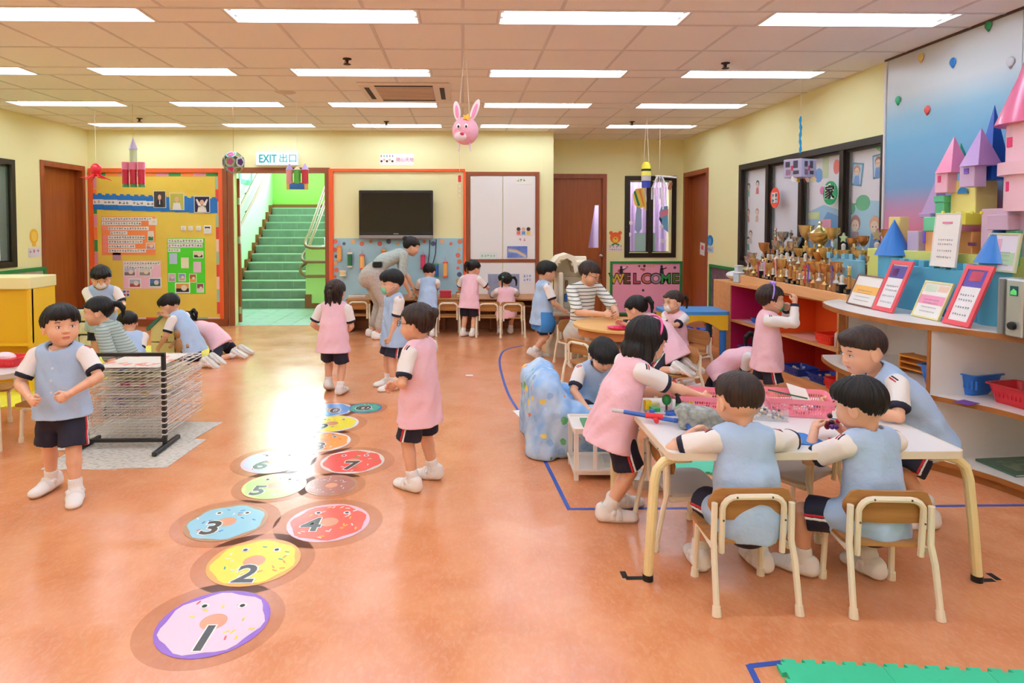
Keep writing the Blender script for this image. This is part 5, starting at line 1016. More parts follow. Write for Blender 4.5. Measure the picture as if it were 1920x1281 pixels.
    def hl(front, temple, ear, back, amp=.006, fq=110):
        def g(X, Y, Z):
            x = ((X-HC[0])*HF[0][0]+(Y-HC[1])*HF[0][1]+(Z-HC[2])*HF[0][2])/hs; y = ((X-HC[0])*HF[1][0]+(Y-HC[1])*HF[1][1]+(Z-HC[2])*HF[1][2])/hs; z = ((X-HC[0])*HF[2][0]+(Y-HC[1])*HF[2][1]+(Z-HC[2])*HF[2][2])/hs
            L = np.interp(y, [-.12, -.05, -.03, .015, .03, .055, .11], [back, back, ear, ear, temple, temple*.5+front*.5, front])
            return (L-z+amp*np.sin(x*fq+ph0+np.sin(x*47+y*60)*1.5)+amp*.9*np.sin(x*31+ph0*3)+.004*np.sin(x*230+y*190))*hs
        return g
    def strands(amp, fq):
        def g(X, Y, Z):
            x = (X-HC[0])/hs; y = (Y-HC[1])/hs; a = np.arctan2(y, x); return amp*hs*(np.sin(a*fq+np.sin((Z-HC[2])*40/hs)*1.2)*np.cos(a*7+1)+.8*np.sin(x*60+ph0)*np.sin(y*52+(Z-HC[2])/hs*30)+.5*np.sin(a*23+ph0))
        return g
    if hair in ('boy', 'crop', 'bowl'):
        if hair == 'boy': Hh.ell(hp(0, .035, .062), HF, (.068*hs, .06*hs, .042*hs), k=.02*hs); Hh.fn(hl(.040, .02, .002, -.052))
        elif hair == 'bowl': Hh.ell(hp(0, .03, .05), HF, (.08*hs, .065*hs, .05*hs), k=.02*hs); Hh.ell(hp(0, -.03, .0), HF, (.086*hs, .07*hs, .07*hs), k=.02*hs); Hh.fn(hl(.030, .012, -.004, -.055))
        else: Hh.ell(hp(0, .05, .072), HF, (.05*hs, .045*hs, .03*hs), k=.02*hs); Hh.fn(hl(.052, .03, .02, -.03, .002))
    elif hair == 'bob':
        for x in (-1, 1):
            Hh.cone(hp(.062*x, -.02, .02), hp(.066*x, -.012, -.088), .036*hs, .030*hs, .03*hs)
        Hh.cone(hp(0, -.06, .0), hp(0, -.06, -.09), .055*hs, .04*hs, .03*hs, f=HF[1], flat=.7); Hh.cone(hp(-.04, -.05, -.07), hp(.04, -.05, -.07), .035*hs, k=.02*hs)
        Hh.fn(hl(.045, .03, -.115, -.115)); 
    elif hair in ('pony', 'long', 'pigtails', 'bun', 'short', 'halfup'):
        Hh.fn(hl(.054 if hair != 'short' else .035, .035, .0 if hair != 'short' else -.03, -.06, .003))
        dn = V3(0, 0, -1)
        def tail(a, L, r0, out, n=4, spread=0):
            p = a; pr = r0*.8
            for j in range(n):
                q = p+nrm(out*(1.4-j*.6)+dn*(.4+j*.7))*L/n; rr = r0*(1.0 if j < 1 else 1.05-.22*j); Hh.cone(p, q, pr, max(rr, .006), .008); p = q; pr = max(rr, .006)
        if hair == 'pony': tail(hp(0, -.10, .035), .16*hs, .021*hs, -HF[1])
        if hair == 'pigtails':
            for x in (-1, 1): tail(hp(.075*x, -.06, .03), .15*hs, .017*hs, HF[0]*x*.6-HF[1]*.5)
        if hair == 'bun': Hh.ell(hp(0, -.105, .05), HF, (.034*hs, .026*hs, .032*hs), k=.006*hs); Hh.ell(hp(0, -.085, .05), HF, (.02*hs, .02*hs, .02*hs), k=.006*hs)
        if hair in ('long', 'halfup'):
            for x in (-.055, -.02, .02, .055): Hh.cone(hp(x, -.075+abs(x)*.4, -.01), hp(x*1.05, -.08+abs(x)*.2, -.03)+dn*.085*hs, .027*hs, .014*hs, .012*hs)
            tail(hp(0, -.10, .0), .15*hs, .022*hs, -HF[1]*.4)
        if hair == 'halfup': tail(hp(0, -.095, .05), .1*hs, .016*hs, -HF[1])
    Hh.fn(strands(.0022 if hair != 'crop' else .0012, 46), 'add')
    hn = sdf_obj('hair', Hh, hh, [hairmat], root)
    if band:
        b_ = MB(); b_.tube([hp(.094*math.cos(a), -.012+.01*math.sin(a), .025+.0955*math.sin(a)) for a in [math.radians(x) for x in range(-15, 196, 12)]], .0055*hs, 8)
        if band[1]:
            b_.sph(hp(-.03, .0, .118), .017*hs, 10, 7); b_.sph(hp(.03, .0, .118), .017*hs, 10, 7); b_.sph(hp(0, 0, .118), .008*hs, 8, 6)
        b_.obj('hair_band', band[0], root)
    if hair in ('pony', 'pigtails', 'bun', 'halfup') and not adult:
        for q in ([(0, -.102, .035)] if hair in ('pony', 'halfup') else [(.078, -.062, .03), (-.078, -.062, .03)] if hair == 'pigtails' else [(0, -.088, .05)]): b_ = MB(); b_.sph(hp(*q), .0165*hs, 10, 7); b_.obj('hair_tie', M('e8d23a' if hair != 'pigtails' else '3fae5a', rough=.5), root)
    if mask is not None:
        Mk = SDF(); Mk.ell(hp(0, .056, -.045), HF, (.05*hs, .045*hs, .043*hs), k=.01)
        mo = sdf_obj('face_mask', Mk, hh, [mask], root)
        for x in (-1, 1):
            for zz in (-.028, -.065): b_ = MB(); b_.tube([hp(.045*x, .07, zz), hp(.068*x, .035, zz*.7-.006), hp(.081*x, -.006, -.01 if zz > -.05 else -.03)], .0014, 5); b_.obj('ear_loop', M('f0f0f0', rough=.8), mo)
    if glasses:
        b_ = MB()
        for x in (-1, 1):
            b_.tube([hp(.031*x+.020*math.cos(a), .098-.004*math.cos(a)*x, .0+.016*math.sin(a)) for a in [math.radians(t) for t in range(0, 360, 30)]], .0016*hs, 6, closed=True)
            b_.tube([hp(.051*x, .094, .004), hp(.08*x, .06, .006), hp(.083*x, -.01, .004)], .0016*hs, 6)
        b_.tube([hp(-.011, .1, .003), hp(0, .103, .005), hp(.011, .1, .003)], .0016*hs, 6)
        b_.obj('glasses', glasses, root)
    # ---- clothes
    tr = lim if adult else s*1.0
    shm = top or WHT
    Sh = SDF(); tb = .090 if not adult else .098
    Sh.cone(P, Mid, tb*1.02*tr, tb*tr, K, f=f1, flat=.74).cone(Mid, C-u2*.05*s, tb*tr, (tb-.004)*tr, K, f=f2, flat=.72)
    Sh.cone(C-r2*d['sw']*.78-u2*.012*s, C+r2*d['sw']*.78-u2*.012*s, .040*tr, k=.03*tr)
    sl = []
    for (a, e, w) in arms:
        if longsleeve:
            Sh.cone(a, e, .045*tr, .036*tr, .015); Sh.cone(e, w-(w-e)*.04, .036*tr, .026*tr, .012); sl.append((e, nrm(w-e), .86*d['fa'], .96*d['fa']))
        else:
            dd = e-a; En = a+dd*sleevelen; Sh.cone(a, En, .041*tr, .043*tr, .02); sl.append((a, nrm(dd), (sleevelen-.02)*d['ua'], (sleevelen+.12)*d['ua']))
    lows = [(sl[i][0]+sl[i][1]*sl[i][3], sl[i][1]) for i in (0, 1)]
    def slcut(X, Y, Z):
        o = None
        for (p, n) in lows:
            dq = (X-p[0])*n[0]+(Y-p[1])*n[1]+(Z-p[2])*n[2]; rad = (X-p[0])**2+(Y-p[1])**2+(Z-p[2])**2
            g = np.where(rad < (.085*tr)**2, dq, -1.0); o = g if o is None else np.maximum(o, g)
        return o
    Sh.fn(slcut); Sh.cone(nb+u2*.0*s+f2*.004, nb+u2*.07*s+f2*.03*s, .043*tr, .05*tr, .004, sub=True)
    cut_h = -.02 if vest is not None else .0
    if adult or vest is None: Sh.cut(P-u1*(.06*s), -u1)
    else: Sh.cut(P-u1*.02, -u1)
    Sh.fn(lambda X, Y, Z: .0022*np.sin(X*55+Z*38)*np.sin(Y*50-Z*60+1.3), 'add')
    sho = sdf_obj('shirt' if not adult else ('striped_top' if top else 'shirt'), Sh, h*.9, [shm], root)
    if not adult and collar:
        for i, sd in ((0, -1), (1, 1)):
            Cf = Sh.copy(); p, n, L0, L = sl[i]
            Cf.fn(lambda X, Y, Z: -.0018, 'add')
            Cf.cut(p+n*(L-.021*s), -n); Cf.cut(p+n*(L+.0015), n); Cf.lo = p+n*L-.075*tr; Cf.hi = p+n*L+.075*tr
            Cf.fn(lambda X, Y, Z, q=p+n*L: np.sqrt((X-q[0])**2+(Y-q[1])**2+(Z-q[2])**2)-.072*tr)
            sdf_obj('cuff', Cf, h*.7, [NAVY], sho)
            q = C+r2*sd*(d['sw']+.012*s); 
            for j, mt in ((-1, NAVY), (1, REDM)):
                Fl = Sh.copy(); Fl.fn(lambda X, Y, Z: -.0016, 'add'); cc = q+f2*.006*j
                Fl.cut(cc+f2*.004, f2); Fl.cut(cc-f2*.004, -f2); Fl.cut(q+r2*sd*.018, r2*sd); Fl.cut(q-r2*sd*.018, -r2*sd); Fl.cut(q-u2*.03, -u2); Fl.lo = q-.045; Fl.hi = q+.045
                if near: sdf_obj('shoulder_stripe', Fl, h*.6, [mt], sho)
        Cr = Sh.copy(); Cr.fn(lambda X, Y, Z: -.0035, 'add'); q = nb-u2*.004*s+f2*.004; Cr.lo = q-.075*tr; Cr.hi = q+.075*tr
        Cr.cone(nb+u2*.0*s+f2*.004-u2*.06, nb+u2*.07*s+f2*.03*s, .041*tr, .05*tr, .003, sub=True)
        def cyl_(X, Y, Z):
            x = X-q[0]; y = Y-q[1]; z = Z-q[2]; t = x*u2[0]+y*u2[1]+z*u2[2]; return np.maximum(np.sqrt(np.maximum(x*x+y*y+z*z-t*t, 0))-.056*tr, -.02-t)
        Cr.fn(cyl_); sdf_obj('collar', Cr, h*.7, [NAVY], sho)
    hemL = vestlen if vestlen is not None else .105*s
    if vest is not None:
        Ve = SDF(); sit = max(0, min(1, (float(nrm(legs[0][1]-legs[0][0])@(-u1)) < .6)*1.0))
        Ve.cone(C-u2*.045*s, Mid, .110*tr, .118*tr, K, f=f2, flat=.72).cone(Mid, P, .118*tr, .130*tr, K, f=f1, flat=.8)
        if not sit: Ve.cone(P, P-u1*(hemL+.03), .132*tr, .156*tr, K, f=f1, flat=.78)
        else:
            Ve.cone(P, P-u1*.035*s, .124*tr, .124*tr, K, f=f1, flat=.86)
            for (a, k_, w) in legs: Ve.cone(a, a+(k_-a)*.42, .074*tr, .07*tr, .03)
        Ve.cone(C-r2*d['sw']*.72-u2*.008*s, C+r2*d['sw']*.72-u2*.008*s, .043*tr, k=.03*tr)
        # arm holes, neck hole
        for sd in (-1, 1):
            pc = C+r2*sd*(d['sw']+.036*s)-u2*.055*s; Ve.cone(pc-f2*.2, pc+f2*.2, .05*tr, k=.01, sub=True); pc = C+r2*sd*(d['sw']+.046*s)+u2*.02*s; Ve.cone(pc-f2*.2, pc+f2*.2, .05*tr, k=.01, sub=True)
        Ve.cone(nb+u2*.0*s+f2*.006, nb+u2*.08*s+f2*.03*s, .05*tr, .075*tr, .004, sub=True)
        ph = random.uniform(0, 6)
        def folds(X, Y, Z):
            x = X-P[0]; y = Y-P[1]; a = np.arctan2(y, x); w = np.clip((C[2]-Z)/.35, 0, 1.1)
            return (.0052*w*np.sin(a*6+ph+Z*7+.8*np.sin(Z*17+ph))+.0036*np.sin(Z*34+x*30+ph)*np.sin(a*2+ph*2+Z*9)+.0018*np.sin(x*90+Z*60+ph)*w)*s
        Ve.fn(folds, 'add')
        if not sit: Ve.cut(P-u1*hemL, -u1)
        else: Ve.cut(P-u1*.075*s, -u1)
        vo = sdf_obj('vest', Ve, h, [vest], root)
        if near:
            for q in (.015, .075, .135):
                p_ = Ve.surf(Mid+u2*(d['l2']-.06*s-q), f2); bt = MB(); bt.cyl(p_-f2*.002, p_+f2*.003, .0065*s, n=10); bt.obj('button', M('d8e6f4' if vest is BLUEV else 'f6d4de', rough=.4), vo)
    if bottom is not False:
        Bo = SDF(); bm_ = bottom or NAVY
        if adult:
            Bo.cone(P+u1*.04, P-u1*.03, .125*s*1.2, .13*s*1.2, K, f=f1, flat=.8)
            for (a, k_, w) in legs: Bo.cone(a, k_, .098*s*1.1, .07*s*1.1, .03); Bo.cone(k_, k_+(w-k_)*.72, .068*s*1.1, .058*s*1.1, .02)
            for i in (0, 1):
                p_ = legs[i][1]+(legs[i][2]-legs[i][1])*.72
        else:
            Bo.cone(P+u1*.05*s, P-u1*.02*s, .085*tr, .098*tr, K, f=f1, flat=.78)
            for (a, k_, w) in legs: Bo.cone(a, a+(k_-a)*.88, .060*tr, .069*tr, .03)
            ends = [(legs[i][0]+(legs[i][1]-legs[i][0])*.9, nrm(legs[i][1]-legs[i][0])) for i in (0, 1)]
            def lc(X, Y, Z):
                o = None
                for (p, n) in ends:
                    dq = (X-p[0])*n[0]+(Y-p[1])*n[1]+(Z-p[2])*n[2]; rad = (X-p[0])**2+(Y-p[1])**2+(Z-p[2])**2
                    g = np.where(rad < (.10*tr)**2, dq, -1.0); o = g if o is None else np.maximum(o, g)
                return o
            Bo.fn(lc)
        Bo.fn(lambda X, Y, Z: .003*np.sin(X*42+Z*30)*np.sin(Y*38-Z*44), 'add')
        so = sdf_obj('shorts' if not adult else 'trousers', Bo, h*.9, [bm_], root)
        if not adult and bottom is None:
            for i, sd in ((0, -1), (1, 1)):
                a, k_, w = legs[i]; ax = nrm(k_-a); lat = nrm(r1-ax*float(r1@ax))*sd; oth = np.cross(ax, lat)
                for j, mt in ((-1, WHT), (1, REDM)):
                    St = Bo.copy(); St.fn(lambda X, Y, Z: -.0018, 'add'); cc = a+oth*.0062*j; St.cut(cc+oth*.0058, oth); St.cut(cc-oth*.0058, -oth); St.cut(a+lat*.02, -lat); St.cut(a-ax*.03, -ax)
                    St.lo = np.minimum(a, k_)-.09*tr; St.hi = np.maximum(a, k_)+.09*tr; sdf_obj('side_stripe', St, h*.75, [mt], so)
    if not nofeet:
        for i in (0, 1):
            a_ = legs[i][2]; k_ = legs[i][1]; fo = feet[i]; FF = rotm(fo[3], fo[4]); q = s*(1.1 if not adult else 1.4)
            fp = lambda x, y, z: a_+(FF[0]*x+FF[1]*y+FF[2]*z)*q
            if not bare:
                S2 = SDF(); up = nrm(k_-a_); S2.cone(a_, a_+up*.035*q, .0285*q, .0305*q, .005); S2.cut(a_+up*.05*q, up); S2.cone(a_, fp(0, .03, -.025), .028*q, .026*q, .01)
                if not adult: sdf_obj('sock', S2, h*.75, [SOCK], root)
                S3 = SDF(); S3.cone(fp(0, -.022, -.022), fp(0, .035, -.027), .034*q, .034*q, .012, f=FF[2], flat=.95); S3.cone(fp(0, .035, -.03), fp(0, .092, -.038), .037*q, .034*q, .012, f=FF[2], flat=.72)
                S3.cone(fp(0, -.028, .0), fp(0, -.01, .006), .026*q, .028*q, .01)
                S3.cone(fp(0, -.004, .022), fp(0, -.0, .06), .0235*q, .03*q, .004, sub=True)
                S3.cut(fp(0, 0, -.053), -FF[2])
                S3.cone(fp(-.03, .018, -.006), fp(.03, .018, -.006), .009*q, k=.006)
                def clf(c, fp=fp, FF=FF, q=q): return (((c-fp(0, 0, -.053))@FF[2]) < .012*q).astype(int)
                so_ = sdf_obj('shoe', S3, h*.7, [SHOE, SOLE], root, clf)
                if near:
                    for yy in (.014, .042):
                        Sp = S3.copy(); Sp.fn(lambda X, Y, Z: -.0022, 'add'); Sp.cut(fp(0, yy+.010, 0), FF[1]); Sp.cut(fp(0, yy-.010, 0), -FF[1]); Sp.cut(fp(0, 0, -.036), -FF[2]); Sp.lo = fp(0, yy, -.02)-.05*q; Sp.hi = fp(0, yy, -.02)+.05*q
                        sdf_obj('shoe_strap', Sp, h*.6, [M('e6e3de', rough=.5)], so_)
            else:
                S3 = SDF(); S3.cone(fp(0, -.02, -.02), fp(0, .09, -.036), .027*q, .026*q, .012, f=FF[2], flat=.7); S3.cone(a_, a_+nrm(k_-a_)*.03*q, .0285*q, .0295*q, .01); sdf_obj('sock', S3, h*.7, [SOCK], root)
    if apron is not None:
        A = SDF(); A.cone(P+u1*.01, P-u1*.09*s, .142*tr, .168*tr, K, f=f1, flat=.82); A.cut(P-u1*.17*s, -u1); A.cut(P+u1*.03*s, u1); A.cut(P-f1*.06, -f1)
        sdf_obj('apron', A, h, [apron], root)
    return root
# ---------------------------------------------------------------- child chairs (local: sitter faces -Y, back at +Y)
CRM = M('efe7cf', rough=.35); PLYC = M('b47e44', rough=.45, n=(5, '9a652e', .3, .7), stretch=(.5, 7, 7)); SEATG = M('c3bab0', rough=.45)
SCR = M('6a6258', rough=.3, metal=1)
def chair(lab, loc, rz, s=1.0, seat=PLYC, src=None):
    G = 'small wooden chairs with cream tube frames'
    if src: return dup(src, loc, rz, lab, G)
    t = thing('child_chair', lab, 'chair', loc, rz, G); w, sz = .30*s, .235*s; R = .0115*s
    MB().prism(rrect(w*.98, .25*s, .04, 5, 0, .015), sz, sz+.013).obj('seat', seat, t)
    N_ = 14; vs = []; fs = []
    for i in range(N_+1):
        x = -w*.53+w*1.06*i/N_; e = w*.53-abs(x); r = .05*s; hh = .062*s-(r-math.sqrt(max(r*r-(r-e)**2, 0)) if e < r else 0); y = .150*s-.45*x*x/s
        for (dy, dz) in ((0, -hh), (0, hh), (.011, hh), (.011, -hh)): vs.append((x, y-.016+dy+.10*dz, sz+.150*s+dz))
    for i in range(N_):
        for k in range(4): fs.append((4*i+k, 4*i+(k+1) % 4, 4*i+4+(k+1) % 4, 4*i+4+k))
    MB().add(vs, fs+[(0, 3, 2, 1), (4*N_, 4*N_+1, 4*N_+2, 4*N_+3)]).obj('backrest', PLYC, t)
    U = [(-w*.38, .145*s, sz-.03), (-w*.385, .153*s, sz+.14*s)]+[(-w*.385+.05*s*(1-math.cos(a)), .158*s, sz+.14*s+.045*s*math.sin(a)) for a in (.4, .8, 1.2, 1.57)]
    MB().tube(U+[(-x, y, z) for x, y, z in U[::-1]], R, 8).obj('back_frame', CRM, t)
    for q in (-1, 1):
        x = q*w*.5; lo = MB().tube([(x*1.02, .205*s, .01), (x, .170*s, sz*.8), (x*.97, .150*s, sz+.02), (x*.965, .152*s, sz+.16*s)], R*1.05, 8).obj('leg', CRM, t); MB().cyl((x*1.022, .206*s, 0), (x*1.015, .20*s, .035), R*1.45, R*1.25, n=10).obj('foot_cap', CRM, lo)
        lo = MB().tube([(x*.90, -.062*s, .01), (x*.86, -.055*s, sz*.9), (x*.86, -.03*s, sz-.012), (x*.95, .14*s, sz-.012)], R, 8).obj('leg', CRM, t); MB().cyl((x*.902, -.063*s, 0), (x*.897, -.060*s, .035), R*1.45, R*1.25, n=10).obj('foot_cap', CRM, lo)
        MB().sph((q*w*.22, .160*s+R*.7, sz+.186*s), (.0045, .003, .0045), 8, 5).obj('screw', SCR, t); MB().sph((q*w*.385, .155*s+R, sz+.10*s), (.004, .003, .004), 8, 5).obj('screw', SCR, t)
    return t
c0 = chair('wooden child chair under the boy at the left of the near table', (1.077, 2.452, 0), 180)
chair('wooden child chair under the boy at the right of the near table', (1.583, 2.418, 0), 176, src=c0)
chG = chair('empty grey-seated child chair at the left end of the near table', (1.04, 2.87, 0), 92, seat=SEATG)
chair('grey-seated child chair half under the near table between the two seated boys', (1.60, 3.02, 0), 215, src=chG)
chair('chair tucked in at the left front of the round table', (1.10, 5.42, 0), 128, src=c0)
chair('chair that the bending girl in pink kneels on at the round table', (1.68, 5.02, 0), -75, src=c0)
chair('chair under the woman in the white striped top at the round table', (1.17, 6.38, 0), 27, src=c0)
chair('chair of the girl with the white mask behind the round table', (2.05, 5.75, 0), -60, src=c0)
chair('chair at the long wall table just right of the bending teacher', (-.19, 8.22, 0), 180, src=c0); chair('chair at the long wall table between the standing and the seated girl', (.32, 8.14, 0), 180, src=c0)
chair('chair at the right end of the long wall table', (.63, 8.10, 0), 178, src=c0); chair('chair at the left end of the long wall table, mostly hidden', (-1.36, 8.35, 0), 182, src=c0)
chair('chair beside the grey table at the left, behind the standing boy', (-2.82, 4.30, 0), -95, src=c0); chair('chair cut by the left picture edge under the grey table', (-3.42, 4.62, 0), 20, src=c0)
# ---------------------------------------------------------------- near table
TOPW = M('efedea', rough=.3); LEGY = M('ead9a0', rough=.35)
t = thing('activity_table', 'white-topped activity table with bent cream legs in the right foreground', 'table', (0, 0, 0))
MB().prism(rrect(1.168, .78, .03, 5, 1.40, 2.835), .515, .53).obj('tabletop', TOPW, t); MB().ring(rrect(1.184, .796, .035, 5, 1.40, 2.835), rrect(1.168, .78, .03, 5, 1.40, 2.835), .502, .531).obj('table_edge', M('e8dfcb', rough=.4), t)
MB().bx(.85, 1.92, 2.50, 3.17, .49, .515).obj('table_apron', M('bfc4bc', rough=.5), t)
for fx, fy, q, ty in ((.742, 2.487, -1, 2.50), (2.057, 2.451, 1, 2.50), (.775, 3.19, -1, 3.16), (2.04, 3.17, 1, 3.16)):
    e = .815 if q < 0 else 1.988; lo = MB().tube([(e-q*.10, ty, .492), (e-q*.03, ty, .490), (e+q*.012, ty-.005, .478), (e+q*.040, ty-.01, .45), (e+q*.052, ty-.015, .40), ((e+q*.055+fx)/2, (ty-.02+fy)/2, .2), (fx, fy, .02)], .0195, 10).obj('leg', LEGY, t)
    MB().cyl((fx, fy, 0), (fx, fy, .025), .021, n=12).obj('foot_cap', BLK, lo)
for lab, x, y, q in (('black corner tape mark at the front left table foot', .705, 2.50, 1), ('black corner tape mark at the front right table foot', 2.10, 2.455, -1)):
    MB().bx(-.05, .03, -.012, .012, .0006, .0016).bx(-.05*q-.012, -.05*q+.012, -.0, .05, .0006, .0016).obj('tape_mark', BLK, None, (x, y, 0), label=lab, cat='tape')
# things on the table
TZ = .5315
def pbasket(lab, x, y, rz, w=.27, d=.20, h=.085):
    t = thing('pink_basket', lab, 'basket', (x, y, TZ), rz); m = M('f08a9a', rough=.45); o = rrect(w, d, .025, 4); b = [(p[0]*.86, p[1]*.86) for p in o]; N = len(o)
    def wall(z0, z1): 
        s = MB(); k0 = z0/h; k1 = z1/h; a = [(p[0]*(.86+.14*k0), p[1]*(.86+.14*k0)) for p in o]; c = [(p[0]*(.86+.14*k1), p[1]*(.86+.14*k1)) for p in o]; ai = [(p[0]*.985, p[1]*.98) for p in a]; ci = [(p[0]*.985, p[1]*.98) for p in c]
        vs = [(p[0], p[1], z0) for p in a]+[(p[0], p[1], z1) for p in c]+[(p[0], p[1], z1) for p in ci]+[(p[0], p[1], z0) for p in ai]; fs = []
        for k in range(4): fs += [(k*N+j, k*N+(j+1) % N, ((k+1) % 4)*N+(j+1) % N, ((k+1) % 4)*N+j) for j in range(N)]
        return s.add(vs, fs)
    wall(0, .014).obj('basket_wall', m, t); wall(.062, h).obj('basket_rim', m, t); wall(.03, .034).obj('basket_band', m, t); wall(.046, .050).obj('basket_band', m, t)
    MB().prism(b, 0, .004).obj('basket_floor', m, t); g = MB(); n = 0
    P = o+[o[0]]
    for i in range(N):
        L = math.hypot(P[i+1][0]-P[i][0], P[i+1][1]-P[i][1]); kk = max(1, int(L/.011))
        for j in range(kk): u = j/kk; x_ = P[i][0]+(P[i+1][0]-P[i][0])*u; y_ = P[i][1]+(P[i+1][1]-P[i][1])*u; g.cyl((x_*.878, y_*.878, .012), (x_*.958, y_*.958, .064), .0022, n=4, caps=False)
    g.obj('basket_lattice', m, t, kind='stuff'); return t
b1 = pbasket('pink lattice basket at the back left of the near table, reached into by the girl', 1.14, 3.03, -12); bits(b1, ['d02a3a', '3a4ac0', 'e8e030', 'c83040'], 10, .18, .12, .03, .022, 5)
b2 = pbasket('pink lattice basket on the right half of the near table with a green pencil', 1.60, 2.98, -14, .30, .22); bits(b2, ['e8e4e0', 'd8c8d0', '6a6ac0'], 6, .2, .14, .02, .03, 6)
MB().cbox((0, 0, 0), (.10, .13, .002), .0005).obj('card', M('efe4d8', rough=.7), b2, (.02, .04, .07), rot=(.5, .3, .2)); MB().cyl((-.12, .05, .085), (.04, -.02, .07), .004, n=6).obj('pencil', M('2a5a34', rough=.4), b2)
t = thing('bead_box', 'clear plastic box of black, white and amber beads beside the right pink basket', 'box', (1.40, 2.90, TZ), -12); CLR = M('f0f4f6', rough=.05, alpha=.22)
MB().bx(-.09, .09, -.07, .07, 0, .003).bx(-.09, -.087, -.07, .07, .003, .05).bx(.087, .09, -.07, .07, .003, .05).bx(-.087, .087, -.07, -.067, .003, .05).bx(-.087, .087, .067, .07, .003, .05).obj('box_walls', CLR, t)
R_ = random.Random(9)
for i in range(70): c = R_.choice(('151515', 'f0ece4', 'e8e0d0', 'd89a3a', '3a4a5a', '151515')); MB().cbox((0, 0, 0), (.013, .013, .010), .003).obj('bead', M(c, rough=.35), t, (R_.uniform(-.075, .075), R_.uniform(-.058, .058), R_.uniform(.009, .032)), rot=(R_.random(), R_.random(), R_.random()*3))
def rocky(name, S, h, m, amp, fq, **k):
    S.fn(lambda X, Y, Z: amp*(np.sin(X*fq+Y*fq*.7)*np.sin(Y*fq*1.3-Z*fq)*np.sin(Z*fq*1.1+X*fq*.5)), 'add'); return sdf_obj(name, S, h, m, None, **k)
def sbox(S, c, hf, r, k=.02, rz=0, sub=False):
    ca, sa = math.cos(math.radians(rz)), math.sin(math.radians(rz)); R = math.hypot(hf[0], hf[1]); b = V3(R, R, hf[2]) if rz else V3(*hf)
    def fn(X, Y, Z):
        x = X-c[0]; y = Y-c[1]; z = Z-c[2]; u = np.abs(x*ca+y*sa)-hf[0]+r; v = np.abs(-x*sa+y*ca)-hf[1]+r; w = np.abs(z)-hf[2]+r
        return np.sqrt(np.maximum(u, 0)**2+np.maximum(v, 0)**2+np.maximum(w, 0)**2)+np.minimum(np.maximum(np.maximum(u, v), w), 0)-r
    S._p(fn, V3(*c)-b, V3(*c)+b, k, sub); return S
A3 = np.eye(3)
S = SDF(); sbox(S, (1.03, 2.75, .575), (.075, .05, .045), .02, .02, -15); sbox(S, (1.12, 2.73, .565), (.05, .05, .035), .015, .02, 10); S.ell((.99, 2.77, .60), A3, (.05, .045, .03), .02); S.cut((0, 0, TZ), (0, 0, -1))
rocky('toy_rock', S, .006, [M('a9aba2', rough=.9, n=(40, '7e837a', .4, .65), bump=(60, .6))], .006, 60, label='grey papier-mache rock on the near table', cat='rock')
t = thing('block_model', 'little landscape of coloured toy bricks with a round green tree on the near table', 'toy', (.945, 2.99, TZ), 10); R_ = random.Random(4)
for (a, b, c, d, e, f, col) in ((-.07, .06, -.05, .04, 0, .012, 'c8ccc8'), (-.06, -.02, -.04, 0, .012, .03, '2a9a4a'), (.0, .05, -.07, -.03, 0, .014, '2a62c0'), (.05, .085, -.06, -.02, 0, .05, '1f7a3a'), (.055, .08, -.05, -.03, .05, .10, '15151a'), (.035, .052, -.05, -.035, .02, .07, 'f0ece4'), (.085, .10, -.045, -.03, 0, .06, 'e8c83a'), (-.075, -.045, .0, .03, .012, .055, 'f0cc2a'), (-.04, .0, .01, .04, .012, .04, 'f0e8a0'), (-.08, -.06, -.06, -.04, 0, .03, '2a62c0')):
    MB().cbox(((a+b)/2, (c+d)/2, (e+f)/2), (b-a, d-c, f-e), .002).obj('toy_brick', M(col, rough=.35), t)
MB().cyl((.02, -.02, .012), (.02, -.02, .04), .005, n=8).obj('tree_trunk', M('6a4a2a'), t); MB().sph((.02, -.02, .062), (.022, .022, .026), 12, 8).obj('tree_crown', M('157a34', rough=.5), t); MB().tube([(.07, -.04, .10), (.06, -.04, .12), (.06, -.03, .145)], .006, 6).obj('toy_arm', M('2a3a90', rough=.4), t); MB().sph((.055, -.03, .15), .009, 8, 6).obj('toy_knob', REDP, t)
t = thing('tube_toy', 'blue plastic tube construction with a red joint at the near table edge', 'toy', (0, 0, 0)); BT = M('2456a8', rough=.35)
MB().tube([(.74, 2.88, .565), (.94, 2.79, .552)], .010, 8).obj('blue_tube', BT, t); MB().tube([(.985, 2.775, .552), (.97, 2.64, .548), (.945, 2.56, .545)], .010, 8).obj('blue_tube', BT, t); MB().cyl((.69, 2.90, .567), (.74, 2.88, .565), .009, n=8).obj('grey_tube', M('c8ccd0', rough=.4), t)
MB().tube([(.83, 2.84, .56), (.87, 2.82, .562), (.9, 2.81, .56)], .013, 8).obj('red_joint', REDP, t); MB().cyl((.865, 2.79, .548), (.87, 2.86, .556), .011, n=8).obj('red_joint', REDP, t); MB().cyl((.94, 2.79, .552), (.985, 2.775, .552), .011, n=8).obj('blue_joint', BT, t)
MB().prism([(1.22, 2.56), (1.50, 2.50), (1.46, 2.66), (1.30, 2.72)], TZ, TZ+.003).obj('blue_sheet', BLUP, None, label='blue foam sheet under the arm of the left seated boy', cat='sheet')
MB().prism([(1.50, 2.49), (1.66, 2.47), (1.63, 2.57), (1.53, 2.60)], TZ, TZ+.003).obj('red_sheet', M('d8282c', rough=.6), None, label='red foam sheet in front of the right seated boy', cat='sheet')
t = thing('bead_toy', 'dark red and violet bead toy held by the right seated boy', 'toy', (1.545, 2.60, .60)); R_ = random.Random(8)
